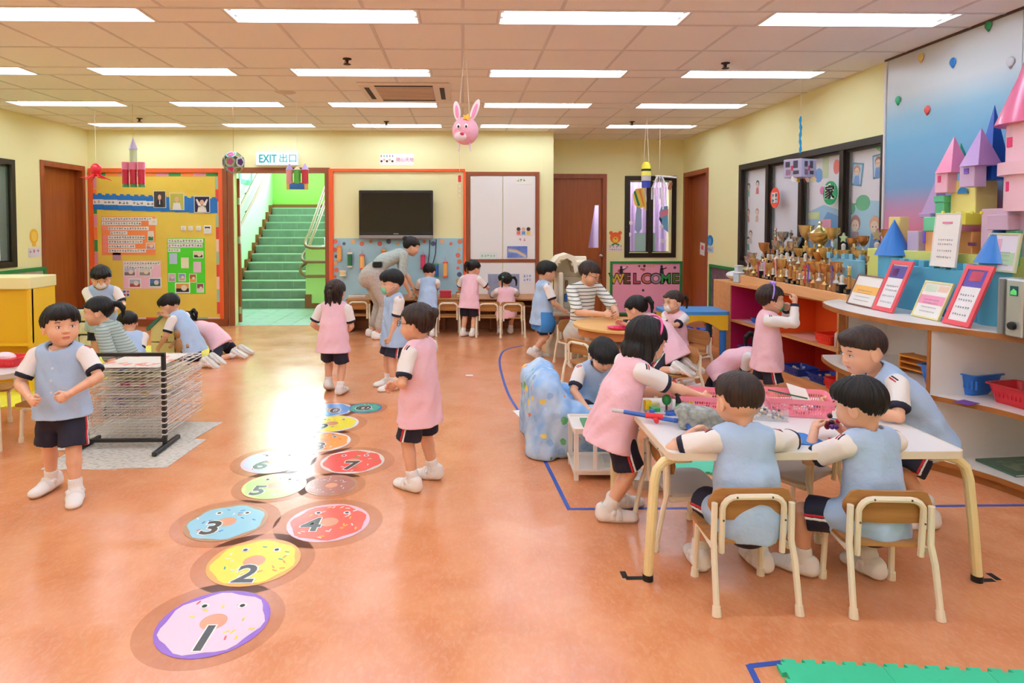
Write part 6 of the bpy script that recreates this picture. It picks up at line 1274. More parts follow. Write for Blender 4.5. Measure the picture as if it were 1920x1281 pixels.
for i in range(9): MB().sph((0, 0, 0), .011, 8, 6).obj('toy_bead', M(('7a1028', '5a2a80', 'c02838', '3a1020')[i % 4], rough=.3), t, (R_.uniform(-.02, .02), R_.uniform(-.02, .02), R_.uniform(-.03, .03)))
t = thing('marker_pen', 'white and teal marker standing by the leaning boy', 'pen', (1.66, 2.78, TZ)); MB().cyl((0, 0, 0), (0, 0, .03), .008, n=10).obj('pen_body', M('1f6a8a', rough=.4), t); MB().cyl((0, 0, .03), (0, 0, .06), .007, n=10).obj('pen_cap', WHITEL, t)
# ---------------------------------------------------------------- foam mats
def foam(lab, x, y, rz, nx, ny, s, col, name='foam_mat', th=.012, z0=0):
    t = thing(name, lab, 'mat', (x, y, z0), rz); m = M(col, rough=.75, bump=(90, .15)); p = s/5; d = .016
    for i in range(nx):
        for j in range(ny):
            P = []
            def edge(ax, ay, bx_, by_, out):
                n = 5; L = s; ux, uy = (bx_-ax)/L, (by_-ay)/L; nx_, ny_ = uy, -ux
                for k in range(n):
                    a = k*L/n; P.append((ax+ux*a, ay+uy*a))
                    if out and k % 1 == 0:
                        a0 = a+L/n*.25; a1 = a+L/n*.75; w = L/n*.08
                        P.extend([(ax+ux*a0, ay+uy*a0), (ax+ux*(a0-w)+nx_*d, ay+uy*(a0-w)+ny_*d), (ax+ux*(a1+w)+nx_*d, ay+uy*(a1+w)+ny_*d), (ax+ux*a1, ay+uy*a1)])
            X0, Y0, X1, Y1 = i*s+.0008, -j*s-s+.0008, i*s+s-.0008, -j*s-.0008
            s_ = s; edge(X0, Y0, X1, Y0, j == ny-1); edge(X1, Y0, X1, Y1, i == nx-1); edge(X1, Y1, X0, Y1, j == 0); edge(X0, Y1, X0, Y0, i == 0)
            MB().prism(P, .0, th).obj('mat_tile', m, t)
    return t
foam('green foam puzzle mat with toothed edge at the bottom right corner', 1.025, 1.985, -5.2, 4, 3, .318, '35b98a', th=.014)
foam('pale green foam puzzle mat on the floor behind the near table', 1.20, 3.86, 2, 1, 1, .31, '5fd0a8'); foam('yellow foam puzzle mat on the floor behind the near table', 1.72, 3.85, -2, 1, 1, .33, 'f3ea5a')
foam('large yellow foam mat where the kneeling children play at the left', -4.9, 7.45, -1, 7, 4, .32, 'f0e468'); foam('yellow foam mat under the grey table at the left edge', -4.6, 5.95, 0, 4, 3, .33, 'ece33e')
# ---------------------------------------------------------------- floor tape and hopscotch
TAPE = M('2c4c9e', rough=.45)
def ribbon(lab, P, w=.022, name='floor_tape', z=.0012):
    m = MB(); vs = []; n = len(P)
    for i in range(n):
        d = (Vector(P[min(i+1, n-1)])-Vector(P[max(i-1, 0)])).normalized(); q = Vector((-d.y, d.x))*w/2
        for s in (-1, 1):
            for zz in (.0002, z): vs.append((P[i][0]+q.x*s, P[i][1]+q.y*s, zz))
    fs = []
    for i in range(n-1): a = 4*i; b = a+4; fs += [(a+1, b+1, b+3, a+3), (a, b, b+1, a+1), (a+3, b+3, b+2, a+2)]
    return m.add(vs, fs).obj(name, TAPE, None, label=lab, cat='tape')
ribbon('long curved blue tape line running from the playhouse past the sofa', curve_pts([(.72, 7.42), (.50, 7.18), (.41, 6.85), (.37, 6.3), (.38, 5.3), (.45, 4.5), (.53, 3.13)], 6)); ribbon('straight blue tape line under the near table to the right shelf', [(.52, 3.125), (1.2, 3.122), (2.0, 3.12), (2.86, 3.12)])
ribbon('blue tape corner beside the green foam mat', [(1.04, 2.0), (.925, 1.985)], .02); ribbon('short blue tape piece slanting along the green foam mat', [(.925, 1.99), (.905, 1.80), (.90, 1.6)], .02, z=.0014)
FILM = M('c88464', rough=.12, alpha=.09)
def donut(lab, x, y, r, base, ic, num, rz=0, film=1.32, numpos=(-.3, -.45), eyes=True, spr=('e8c83a', 'd04040', '3a6ac0', 'f4f0f0'), seed=1, ns=14, fx=0, fy=0):
    t = thing('hopscotch_sticker', lab, 'floor sticker', (x, y, 0), rz); R = random.Random(seed); GL = .25
    MB().prism(circ(r*film, 40, fx, fy, r*film*.97), .0001+.00006*seed, .00025+.00006*seed).obj('clear_film', FILM, t)
    hole = circ(r*.24, 32); MB().ring(circ(r, 32), hole, .001, .0016).obj('donut_base', M(base, rough=GL), t)
    MB().ring([(r*(.90+.04*math.sin(a*7+seed))*math.cos(a), r*(.90+.04*math.sin(a*7+seed))*math.sin(a)) for a in [2*math.pi*i/32 for i in range(32)]], hole, .0016, .0021).obj('donut_icing', M(ic, rough=GL), t)
    MB().prism(circ(r*.24, 24), .001, .0014).obj('donut_hole', M('d9946f', rough=GL), t)
    for i in range(ns):
        a = R.uniform(0, 6.28); q = r*R.uniform(.38, .82); MB().box((0, 0, 0), (r*.11, r*.035, .0006)).obj('sprinkle', M(R.choice(spr), rough=GL), t, (q*math.cos(a), q*math.sin(a), .0024), R.uniform(0, 180))
    if eyes:
        for q in (-1, 1): e = MB().prism(circ(r*.09, 12), 0, .0006).obj('eye_print', M('f0f0ee', rough=GL), t, (q*r*.36, r*.48, .0025)); MB().prism(circ(r*.05, 10), .0006, .001).obj('pupil_print', BLK, e)
    if num: text(num, r*.95, M('f4f2ee', rough=GL), t, (numpos[0]*r, numpos[1]*r, .0028), (0, 0, 0), 'number_outline', .0003, bold=.010); text(num, r*.95, M('2e2a2c', rough=GL), t, (numpos[0]*r, numpos[1]*r, .0034), (0, 0, 0), 'number', .0003, bold=.004)
    return t
donut('nearest hopscotch doughnut, lilac icing and purple rim, number 1', -.896, 2.25, .195, '8a58b8', 'e8d0e2', '1', numpos=(.02, -.5), seed=2, spr=('e8c83a', 'd8484a', 'e8c83a'), ns=12, fy=.0, fx=-.01)
donut('yellow hopscotch doughnut with the number 2', -.885, 2.66, .19, 'eda24a', 'f0da3c', '2', numpos=(.0, -.55), seed=3, spr=('e88a3a', '3a9a8a', 'f8f4d0'), ns=22)
donut('light blue hopscotch doughnut with the number 3', -1.135, 3.02, .19, 'a87850', '96cfe0', '3', numpos=(-.25, -.35), seed=4)
donut('red and white hopscotch doughnut with the number 4', -.645, 3.01, .195, 'eec4d0', 'e2503c', '4', numpos=(-.38, -.18), seed=5, ns=26, spr=('f4f0e8', 'f0c040', 'f4f0f0'))
donut('green hopscotch doughnut with a purple cap, number 5', -1.03, 3.44, .17, 'd8e08a', 'b8e07a', '5', numpos=(-.4, -.4), seed=6); donut('brown hopscotch doughnut with white sprinkles, right of the green one', -.72, 3.44, .14, 'b08060', 'a86a58', None, seed=7, spr=('f0ece8', 'f0ece8'), eyes=False, ns=24)
donut('lilac-white hopscotch doughnut, number 6', -1.14, 3.80, .19, 'e8c8d8', 'c8d0ec', '6', numpos=(-.3, -.35), seed=8); donut('red hopscotch doughnut with green edge dots, number 7', -.665, 3.79, .19, 'e8dcd0', 'e04a40', '7', numpos=(-.0, -.4), seed=9, spr=('5aa050', 'f4f0f0'))
donut('orange and white hopscotch doughnut, number 8', -.93, 4.14, .19, 'f0ece8', 'f09a48', '8', numpos=(-.02, -.5), seed=10); donut('yellow hopscotch doughnut, number 9', -.94, 4.52, .19, 'e8e4f0', 'f0e040', '9', numpos=(-.3, -.45), seed=11)
donut('blue hopscotch doughnut farthest away, number 10', -1.02, 4.86, .17, 'e0e4f0', '5a9ad8', '10', numpos=(.0, -.2), seed=12, eyes=False); donut('green and blue swirled hopscotch shape beside the farthest doughnut', -.76, 4.90, .13, '2a62a8', '3aa08a', '@', numpos=(-.1, 0), seed=13, eyes=False)
t = thing('floor_mark', 'small white sticker on the floor in the middle of the room', 'sticker', (.06, 5.95, 0)); MB().prism(rrect(.07, .05, .01), .0005, .0012).obj('mark', WHITEL, t)
t = thing('floor_card', 'white card lying by the blue tape left of the sofa', 'card', (.47, 4.72, 0), 12); MB().bx(-.07, .07, -.10, .10, .0005, .003).obj('card_sheet', PAPER, t); MB().bx(-.04, .04, -.06, .05, .003, .0036).obj('card_print', M('9ab0c8', rough=.7), t)
# ---------------------------------------------------------------- sofa, toy shelf
PR = bpy.data.materials.new('printed_nursery_cloth'); PR.use_nodes = True; nt = PR.node_tree; b_ = nt.nodes['Principled BSDF']; b_.inputs['Roughness'].default_value = .8
tc = nt.nodes.new('ShaderNodeTexCoord'); vo_ = nt.nodes.new('ShaderNodeTexVoronoi'); vo_.inputs['Scale'].default_value = 15; no = nt.nodes.new('ShaderNodeTexNoise'); no.inputs['Scale'].default_value = 26; no.inputs['Detail'].default_value = 3
ad = nt.nodes.new('ShaderNodeVectorMath'); ad.operation = 'MULTIPLY_ADD'; ad.inputs[1].default_value = (.035, .035, .035); nt.links.new(tc.outputs['Object'], no.inputs[0]); nt.links.new(no.outputs[1], ad.inputs[0]); nt.links.new(tc.outputs['Object'], ad.inputs[2]); nt.links.new(ad.outputs[0], vo_.inputs['Vector'])
lt = nt.nodes.new('ShaderNodeMath'); lt.operation = 'LESS_THAN'; lt.inputs[1].default_value = .34; nt.links.new(vo_.outputs['Distance'], lt.inputs[0]); sx_ = nt.nodes.new('ShaderNodeSeparateXYZ'); nt.links.new(vo_.outputs['Color'], sx_.inputs[0])
cr = nt.nodes.new('ShaderNodeValToRGB'); cr.color_ramp.interpolation = 'CONSTANT'; cr.color_ramp.elements[0].color = lin('8fb6e0'); cr.color_ramp.elements[1].color = lin('a8c8ea'); cr.color_ramp.elements[1].position = .85
for p, c in ((.3, '6ab070'), (.48, 'ecd468'), (.62, 'd87858'), (.74, 'c0d8f0')): e = cr.color_ramp.elements.new(p); e.color = lin(c)
nt.links.new(sx_.outputs[0], cr.inputs[0]); c2 = nt.nodes.new('ShaderNodeValToRGB'); c2.color_ramp.elements[0].color = lin('86b0de'); c2.color_ramp.elements[1].color = lin('c4dbf0'); c2.color_ramp.elements[0].position = .35; c2.color_ramp.elements[1].position = .65; n2 = nt.nodes.new('ShaderNodeTexNoise'); n2.inputs['Scale'].default_value = 7; nt.links.new(tc.outputs['Object'], n2.inputs[0]); nt.links.new(n2.outputs[0], c2.inputs[0])
mx = nt.nodes.new('ShaderNodeMix'); mx.data_type = 'RGBA'; nt.links.new(lt.outputs[0], mx.inputs[0]); nt.links.new(c2.outputs[0], mx.inputs[6]); nt.links.new(cr.outputs[0], mx.inputs[7]); nt.links.new(mx.outputs[2], b_.inputs['Base Color'])
S = SDF(); S.cone((.50, 3.88, .02), (.53, 4.0, .40), .13, .09, .06, f=V3(1, 0, 0), flat=.9); S.cone((.52, 4.35, .02), (.53, 4.3, .42), .12, .08, .06); sbox(S, (.50, 4.12, .22), (.09, .28, .25), .08, .06, 4); S.cone((.53, 3.96, .43), (.54, 4.28, .43), .065, .065, .05); S.cone((.52, 3.90, .36), (.78, 3.88, .20), .06, .07, .08)
sbox(S, (.76, 4.12, .10), (.24, .28, .12), .05, .04, 2); sbox(S, (.74, 3.86, .16), (.27, .08, .15), .05, .05, -4); sbox(S, (.74, 4.40, .16), (.24, .07, .15), .05, .05, 2); S.cut((0, 0, .004), (0, 0, -1))
S.fn(lambda X, Y, Z: .007*np.sin(X*38+Y*22+Z*6)*np.sin(Y*31-X*12)+.004*np.sin(X*70-Z*25), 'add'); S.cut((0, 0, .004), (0, 0, -1))
sdf_obj('toddler_sofa', S, .010, [PR], None, label='small toddler sofa draped in a light blue printed cloth', cat='sofa')
t = thing('toy_rack', 'small white plastic shelf rack in front of the toddler sofa', 'shelf', (.80, 3.60, 0), -2); WP = M('efe9df', rough=.45)
for z in (.035, .265):
    MB().prism(rrect(.36, .27, .02, 4), z, z+.018).obj('rack_board', WP, t); MB().ring(rrect(.37, .28, .02, 4), rrect(.35, .26, .015, 4), z+.018, z+.030).obj('rack_rim', WP, t)
for x in (-.165, .165):
    for y in (-.12, .12): MB().bx(x-.012, x+.012, y-.012, y+.012, 0, .265).obj('rack_post', WP, t)
for x in (-.06, .06): MB().bx(x-.01, x+.01, -.125, -.115, .053, .265).obj('rack_slat', WP, t)
MB().bx(-.12, .0, -.08, .06, .283, .296).obj('green_tray', M('4a8a5a', rough=.5), t); o = MB().cbox((.07, 0, .065), (.14, .14, .03), .004).obj('stored_box', M('c8ccc8', rough=.5), t)
MB().prism([(-.10, -.06), (.10, -.10), (.14, .06), (.02, .10), (-.08, .05)], 0, .05).obj('newspaper_bundle', M('c9c7c2', rough=.9, bump=(20, .8)), None, (1.02, 3.42, 0), label='crumpled pale bundle on the floor right of the white rack', cat='bundle')
# ---------------------------------------------------------------- drying rack and newspapers
NP = M('d2ccc0', rough=.9, n=(30, 'aaa498', .5, .62), stretch=(1, 3, 1), bump=(25, .2))
t = thing('newspaper_sheets', 'overlapping newspaper sheets spread under the drying rack', 'newspaper', (0, 0, 0))
for i, (P) in enumerate(([(-2.46, 3.70), (-2.02, 3.69), (-2.05, 4.35), (-2.50, 4.38)], [(-2.10, 3.70), (-1.74, 3.71), (-1.70, 4.2), (-2.08, 4.25)], [(-2.25, 4.1), (-1.80, 4.12), (-1.73, 4.56), (-2.2, 4.60)], [(-2.6, 4.0), (-2.2, 4.05), (-2.2, 4.7), (-2.6, 4.66)])): MB().prism(P, .0004+.0008*i, .0012+.0008*i).obj('newspaper_sheet', NP, t)
t = thing('drying_rack', 'black-framed art drying rack filled with white wire shelves', 'rack', (-2.165, 4.05, 0)); BF = M('1b1b1d', rough=.4)
for x in (-.26, .26):
    MB().bx(x-.011, x+.011, -.011, .011, .02, .60).obj('rack_post', BF, t); MB().cbox((x+.01, .0, .018), (.03, .34, .028), .006).obj('rack_foot', BF, t)
MB().bx(-.27, .27, -.011, .011, .59, .612).obj('rack_top_bar', BF, t); MB().bx(-.25, .25, -.011, .011, .04, .06).obj('rack_bottom_bar', BF, t)
ws = MB(); WW = M('e9e6e0', rough=.4); ws.tube([(-.24, 0, 0), (-.245, .62, 0), (.245, .62, 0), (.24, 0, 0)], .0028, 5)
for i in range(9): ws.cyl((-.19+.0475*i, .0, 0), (-.19+.0475*i, .62, 0), .0016, n=4)
for j in range(5): ws.cyl((-.243, .06+.125*j, 0), (.243, .06+.125*j, 0), .0018, n=4)
w0 = None; R_ = random.Random(12); BS = M('c9c0b4', rough=.6)
for i in range(24):
    z = .07+.0185*i; a = R_.uniform(-.03, .05)
    if w0 is None: w0 = ws.obj('wire_shelf', WW, t, (0, 0, z), rot=(a, 0, 0))
    else: inst(w0, 'wire_shelf', t, (R_.uniform(-.004, .004), 0, z), rot=(a, 0, 0))
    for q in (-1, 1): MB().cbox((q*.26, .0, z), (.028, .03, .008), .002).obj('shelf_clip', WW if i % 2 else BF, t)
for i, (z, c, c2) in enumerate(((.502, 'd9cfc2', 'd0806f'), (.48, 'efe8d8', '3a6ac8'), (.44, 'f2eec0', 'd8c83a'), (.385, 'f0e8e4', 'c85a70'), (.33, 'f4f0ee', 'e0d060'), (.25, 'f2f0ec', '8a7ac0'))):
    MB().bx(-.2, .2-.05*(i % 2), .06, .50, z, z+.0015).obj('drying_picture', M(c, rough=.85, n=(9, c2, .56, .6)), t)
# ---------------------------------------------------------------- left: yellow unit, grey table, doll house
t = thing('yellow_counter', 'tall yellow shelf unit with a cream top at the left edge', 'cabinet', (-4.35, 5.4, 0)); YC = M('e8b820', rough=.5)
MB().cbox((0, .17, .93), (1.42, .36, .10), .006).obj('counter_top', M('f0e6a8', rough=.5), t); MB().bx(.68, .70, .0, .34, 0, .88).obj('side_panel', YC, t); MB().bx(-.70, -.68, .0, .34, 0, .88).obj('side_panel', YC, t); MB().bx(-.68, .68, .32, .34, 0, .88).obj('back_panel', YC, t); MB().bx(-.68, .68, 0, .32, 0, .03).bx(-.68, .68, .0, .32, .40, .42).obj('shelf_board', YC, t)
MB().bx(-.7, .7, .03, .05, .42, .88).obj('front_panel', M('dfae18', rough=.5), t)
MB().sph((0, 0, 0), (.06, .04, .03), 10, 6).obj('red_bow', M('c83a58', rough=.7), None, (-4.45, 5.5, 1.01), label='small red bow lying on the cream counter top', cat='bow')
t = thing('left_wall_board', 'green-framed board with an orange giraffe-like collage low on the left wall', 'notice board', (XL, 5.9, 0), 90); MB().frame(0, 2.08, .0, .90, .04, -.03, 0).obj('board_frame', GREENF, t); MB().bx(.03, 2.05, -.012, 0, .03, .87).obj('board_panel', M('c8c4b8', rough=.8, n=(6, 'a8b4b8', .4, .7)), t)
for i, (x, z, a, b, c) in enumerate(((1.62, .55, .10, .30, 'e8824a'), (1.75, .50, .08, .24, 'f0a860'), (1.88, .60, .1, .2, 'c87aa8'), (1.68, .76, .12, .10, '8a5aa0'), (1.9, .38, .08, .16, 'd8603a'), (1.55, .30, .09, .2, 'e89a5a'), (1.8, .25, .1, .14, 'f0b068'))): MB().prism([(-a/2, -b/2), (a*.3, -b*.45), (a/2, b*.1), (0, b/2), (-a*.45, b*.2)], .012, .018, TR(x, 0, z, rx=90)).obj('collage_piece', M(c, rough=.8), t)
sp_ = thing('stone_panel', 'cream stone-patterned foam panel low against the left wall', 'panel', (-4.25, 7.3, 0)); R_ = random.Random(2)
for j, (z0, z1) in enumerate(((0.02, .16), (.17, .31), (.32, .46))):
    x = -.75
    while x < .25:
        w_ = R_.uniform(.14, .24); MB().cbox((x+w_/2, 0, (z0+z1)/2), (w_-.012, .04, z1-z0-.008), .014).obj('foam_stone', M('d8ccb4', rough=.8, n=(9, 'bfb094', .4, .7)), sp_); x += w_
MB().bx(-.76, .27, .015, .03, 0, .47).obj('panel_back', BLK, sp_)
t = thing('bulb_sticker', 'yellow light-bulb sticker beside the left wooden door', 'sticker', (XL+.003, 7.80, 1.22), 90); disc(t, 0, .06, .075, 'e8b02a', .09); rect(t, -.03, .03, -.06, .0, 'e8b02a'); disc(t, 0, .06, .05, 'f0c850', .06, -.004)
t = thing('word_card', 'word card under the yellow bulb sticker', 'card', (XL+.003, 7.80, 1.09), 90); rect(t, -.11, .11, -.06, .05, 'e0dce8'); g = MB(); glyphs(g, -.09, .1, .01, .05, -.0045, -.0035, pitch=.065); g.obj('printed_characters', M('c85a70', rough=.8), t, kind='stuff')
t = thing('grey_table', 'grey-white low table with rounded corners at the left edge', 'table', (-3.36, 4.22, 0)); MB().prism(rrect(1.12, .62, .12, 6), .475, .50).obj('tabletop', M('d9d3cd', rough=.35), t); MB().ring(rrect(1.13, .63, .125, 6), rrect(1.12, .62, .12, 6), .47, .501).obj('table_edge', M('c8b8a4', rough=.4), t)
for x in (-.45, .45):
    for y in (-.22, .22): MB().cyl((x, y, 0), (x*.96, y*.96, .475), .016, n=10).obj('leg', CRM, t)
o = tray('red plastic tray of tissue on the grey table', -3.02, 4.22, .501, .26, .18, .055, 'd8222c', rz=-4, world=True); MB().sph((0, 0, .05), (.07, .05, .035), 12, 8).obj('tissue', M('f0d8dc', rough=.9, bump=(30, .9)), o)
MB().bx(-.35, .33, -.02, .02, 0, .012).obj('red_strip', M('e0483c', rough=.5), None, (-3.15, 4.44, .501), label='thin red strip along the back of the grey table', cat='strip')
MB().sph((0, 0, 0), (.05, .04, .025), 10, 6).obj('cream_cloth', M('efe2b0', rough=.9), None, (-3.30, 4.25, .525), label='small cream cloth next to the red tray', cat='cloth')
t = thing('doll_house', 'yellow toy house with a green roof between the kneeling children', 'toy house', (-3.02, 6.42, .012), -8); YH = M('e6d894', rough=.6); BR = M('7a4424', rough=.5)
MB().prism([(-.13, 0), (.12, 0), (.12, .44), (.02, .50), (-.13, .36)], -.02, .0, TR(0, 0, 0, rx=90)).obj('house_front', YH, t); MB().bx(.12, .15, 0, .26, 0, .44).obj('house_side', BR, t); MB().bx(-.13, .14, .0, .26, 0, .02).bx(-.13, .14, .0, .26, .22, .235).obj('house_floor', BR, t)
MB().prism([(-.16, .34), (.02, .50), (.02, .53), (-.17, .37)], -.26, .02, TR(0, 0, 0, rx=90)).obj('house_roof', M('3a7a68', rough=.6), t); MB().bx(-.02, .05, -.003, .0, .24, .29).bx(-.06, .0, -.003, 0, .04, .07).obj('house_window', M('6a4a30', rough=.6), t)
t = thing('brown_doll', 'small brown jointed toy held by the kneeling boy', 'doll', (-2.80, 6.32, .012), 0); BD = M('a87a50', rough=.7); MB().sph((0, 0, .22), (.06, .05, .08), 12, 8).obj('doll_body', BD, t); MB().sph((-.02, 0, .33), .045, 12, 8).obj('doll_head', BD, t)
for q in (-1, 1): MB().cyl((q*.03, 0, .17), (q*.04, -.02, .0), .02, .022, n=8).obj('doll_leg', BD, t); MB().cyl((q*.05, 0, .26), (q*.09, -.05, .20), .015, n=8).obj('doll_arm', BD, t)
# ---------------------------------------------------------------- long wall table with its clutter
t = thing('long_table', 'long low wooden table along the wall under the television', 'table', (0, 0, 0)); LW = M('b5763c', rough=.4, n=(4, '9e622c', .3, .7), stretch=(.5, 7, 7)); LWD = M('8a4e22', rough=.5, n=(4, '763f19', .3, .7), stretch=(.5, 7, 7))
MB().cbox((-.27, 8.62, .43), (2.54, .60, .022), .004).obj('tabletop', LW, t); MB().bx(-1.5, .96, 8.62, 8.64, .0, .419).obj('modesty_panel', LWD, t); MB().bx(-1.5, .96, 8.36, 8.62, .33, .345).obj('under_shelf', LWD, t)
for x in (-1.5, -.88, -.26, .36, .94): MB().bx(x, x+.02, 8.36, 8.9, 0, .419).obj('table_panel', LWD, t)
z = .442
for lab, x, y, w1, d1, h1, c in (('red lidded box on the long wall table', -.235, 8.55, .15, .12, .09, 'c8323c'), ('white strip box at the left end of the long wall table', -1.42, 8.5, .22, .08, .03, 'e8dcd4'), ('pale yellow small box on the long wall table', -.02, 8.6, .12, .1, .04, 'e8dc9a'), ('teal patterned box behind the bending teacher', -.62, 8.72, .2, .1, .1, '8ac0b0')):
    t = thing('storage_box', lab, 'box', (x, y, z)); MB().cbox((0, 0, h1*.4), (w1, d1, h1*.8), .004).obj('box_body', M(c, rough=.5), t); MB().cbox((0, 0, h1*.88), (w1+.008, d1+.008, h1*.22), .004).obj('box_lid', M(c, rough=.4), t)
t = thing('dark_pouch', 'dark purple rounded pouch leaning on the wall left of the teacher', 'pouch', (-1.13, 8.80, z), 0); MB().sph((0, 0, .13), (.075, .05, .13), 14, 9).obj('pouch_body', M('3a1a30', rough=.5), t); MB().tube([(-.02, 0, .24), (0, 0, .29), (.03, 0, .24)], .008, 6).obj('pouch_handle', BLK, t)
t = thing('paint_set', 'small green and yellow craft items beside the boy at the wall table', 'craft box', (-.60, 8.45, z)); MB().cbox((0, 0, .015), (.16, .1, .03), .004).obj('box_body', M('b8c8a0', rough=.6), t); bits(t, ['5a9a4a', 'e0c83a', '4a8aa0'], 5, .12, .06, .04, .02, 3)
# ---------------------------------------------------------------- round table group
t = thing('round_table', 'round light-wood table where the teacher with glasses sits', 'table', (1.45, 5.72, 0)); MB().lathe([(.43, 0), (.445, .004), (.445, .022), (.43, .026), (0, .026)], 40, TR(0, 0, .497)).obj('tabletop', M('e8b46e', rough=.35, n=(3, 'dba45c', .3, .7), stretch=(.5, 6, 6)), t)
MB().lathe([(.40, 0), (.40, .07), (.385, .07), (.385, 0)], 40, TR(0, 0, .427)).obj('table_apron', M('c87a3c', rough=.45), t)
for a in (45, 135, 225, 315): MB().cbox((.33*math.cos(math.radians(a)), .33*math.sin(math.radians(a)), .215), (.05, .05, .43), .008).obj('leg', M('d0681e', rough=.4), t)
for lab, x, y, parts in (('bright pink plastic dish on the round table', 1.33, 5.42, 'dish'), ('black open tray on the round table by the teacher', 1.56, 5.66, 'tray'), ('white ball of dough on the pink dish side', 1.40, 5.50, 'ball'), ('lump of green play dough on the round table', 1.50, 5.50, 'dough')):
    t = thing({'dish': 'pink_dish', 'tray': 'black_tray', 'ball': 'dough_ball', 'dough': 'green_dough'}[parts], lab, {'dish': 'dish', 'tray': 'tray'}.get(parts, 'dough'), (x, y, .5235))
    if parts == 'dish': MB().lathe([(.0, .002), (.06, .002), (.085, .018), (.09, .018), (.065, 0), (0, 0)], 24).obj('dish_body', M('e02a6a', rough=.35), t); MB().lathe([(0, .002), (.04, .004), (.03, .02), (0, .022)], 12).obj('dish_lump', M('d81f4a', rough=.5), t)
    elif parts == 'tray': MB().cbox((0, 0, .012), (.20, .14, .024), .004).obj('tray_body', BLK, t); MB().ring(rrect(.21, .15, .01, 3), rrect(.19, .13, .01, 3), .024, .035).obj('tray_rim', BLK, t)
    elif parts == 'ball': MB().sph((0, 0, .025), (.035, .03, .025), 14, 9).obj('dough', M('e4ecee', rough=.6), t)
    else: MB().sph((0, 0, .022), (.05, .035, .022), 12, 8).sph((.03, .01, .04), (.025, .02, .02), 10, 7).obj('dough', M('3ac04a', rough=.6), t)
t = thing('play_table', 'blue-topped plastic play table with yellow arches and blue round legs', 'table', (2.48, 6.82, 0)); YB_ = M('e8bc2e', rough=.4); BB = M('3f8fd0', rough=.4)
MB().prism(rrect(.66, .46, .04, 5), .47, .505).obj('tabletop', BB, t)
for rz_, L_, off in ((0, .62, .215), (180, .62, .215), (90, .42, .30), (-90, .42, .30)):
    P = [(-L_/2, 0), (-L_/2, -.16), (-L_/2+.08, -.16)]+[(-L_/2+.08+(L_-.16)*k/10, -.16+.10*math.sin(math.pi*min(1, k/10)))for k in range(0, 11)]+[(L_/2-.08, -.16), (L_/2, -.16), (L_/2, 0)]
    T = Matrix.Rotation(math.radians(rz_), 4, 'Z') @ TR(0, -off, .47, rx=90); MB().prism([p for i, p in enumerate(P) if i == 0 or p != P[i-1]], -.015, .015, T).obj('arched_side', YB_, t)
for x in (-.27, .27):
    for y in (-.19, .19): MB().cyl((x, y, 0), (x, y, .32), .032, .036, n=14).obj('leg', M('2a72c0', rough=.4), t)
t = thing('toy_bag', 'pile of bright toys on the floor behind the play table', 'toys', (2.75, 7.6, 0)); bits(t, ['2a4ac0', 'e8c83a', 'c83a4a', '3a9a6a'], 26, .5, .25, .05, .08, 11); bits(t, ['2a4ac0', 'd8b83a', '4a6ac8'], 14, .4, .2, .14, .07, 12)
# playhouse
t = thing('play_kitchen', 'cream plastic play kitchen house with a hooded roof behind the apron boy', 'playhouse', (1.18, 6.95, 0)); PC = M('ece2c8', rough=.55); PCD = M('d4c8ac', rough=.6)
MB().cbox((.02, .12, .74), (.36, .04, .66), .01).obj('house_back', PC, t); MB().cbox((-.13, -.04, .68), (.05, .30, .46), .01).obj('house_side', PC, t); MB().cbox((.18, -.04, .68), (.05, .30, .46), .01).obj('house_side', PC, t)
MB().prism([(-.22, 0), (-.20, .10), (-.12, .20), (-.02, .23), (.06, .20), (.09, .04), (.05, .02), (.03, .14), (-.03, .18), (-.10, .15), (-.16, .06), (-.17, -.01)], -.16, .16, TR(-.03, 0, .88, rx=90)).obj('hooded_roof', PC, t)
for i in range(6): MB().cbox((-.235+.022*i, -.02, .86+.038*i), (.03, .34, .012), .003).obj('roof_ridge', PCD, t, None)
MB().cbox((.12, .0, 1.0), (.26, .3, .05), .01).obj('roof_top', PC, t); MB().cbox((.03, .05, .74), (.28, .02, .20), .004).obj('house_panel', PCD, t); MB().cbox((-.05, -.02, .62), (.03, .04, .09), .004).obj('blue_utensil', M('2a6ab8', rough=.4), t); MB().cbox((-.04, .0, .76), (.03, .03, .10), .004).obj('brown_utensil', M('8a5a3a', rough=.5), t)
MB().cbox((-.02, -.12, .48), (.46, .42, .05), .012).obj('counter', M('b8a890', rough=.6), t); MB().cbox((.03, -.16, .40), (.30, .34, .12), .01).obj('red_drawer', M('8a2a22', rough=.5), t)
MB().prism([(-.26, 0), (.22, 0), (.20, .12), (.16, .2), (.17, .36), (-.2, .36), (-.21, .2), (-.25, .12)], -.14, .16, TR(0, -.06, 0, rx=90)).obj('house_base', M('cfc5ad', rough=.8, n=(12, 'bdb297', .4, .7), bump=(12, .8)), t); MB().sph((.0, -.2, .53), (.03, .03, .03), 10, 7).obj('toy_lemon', M('e8dc3a', rough=.5), t)
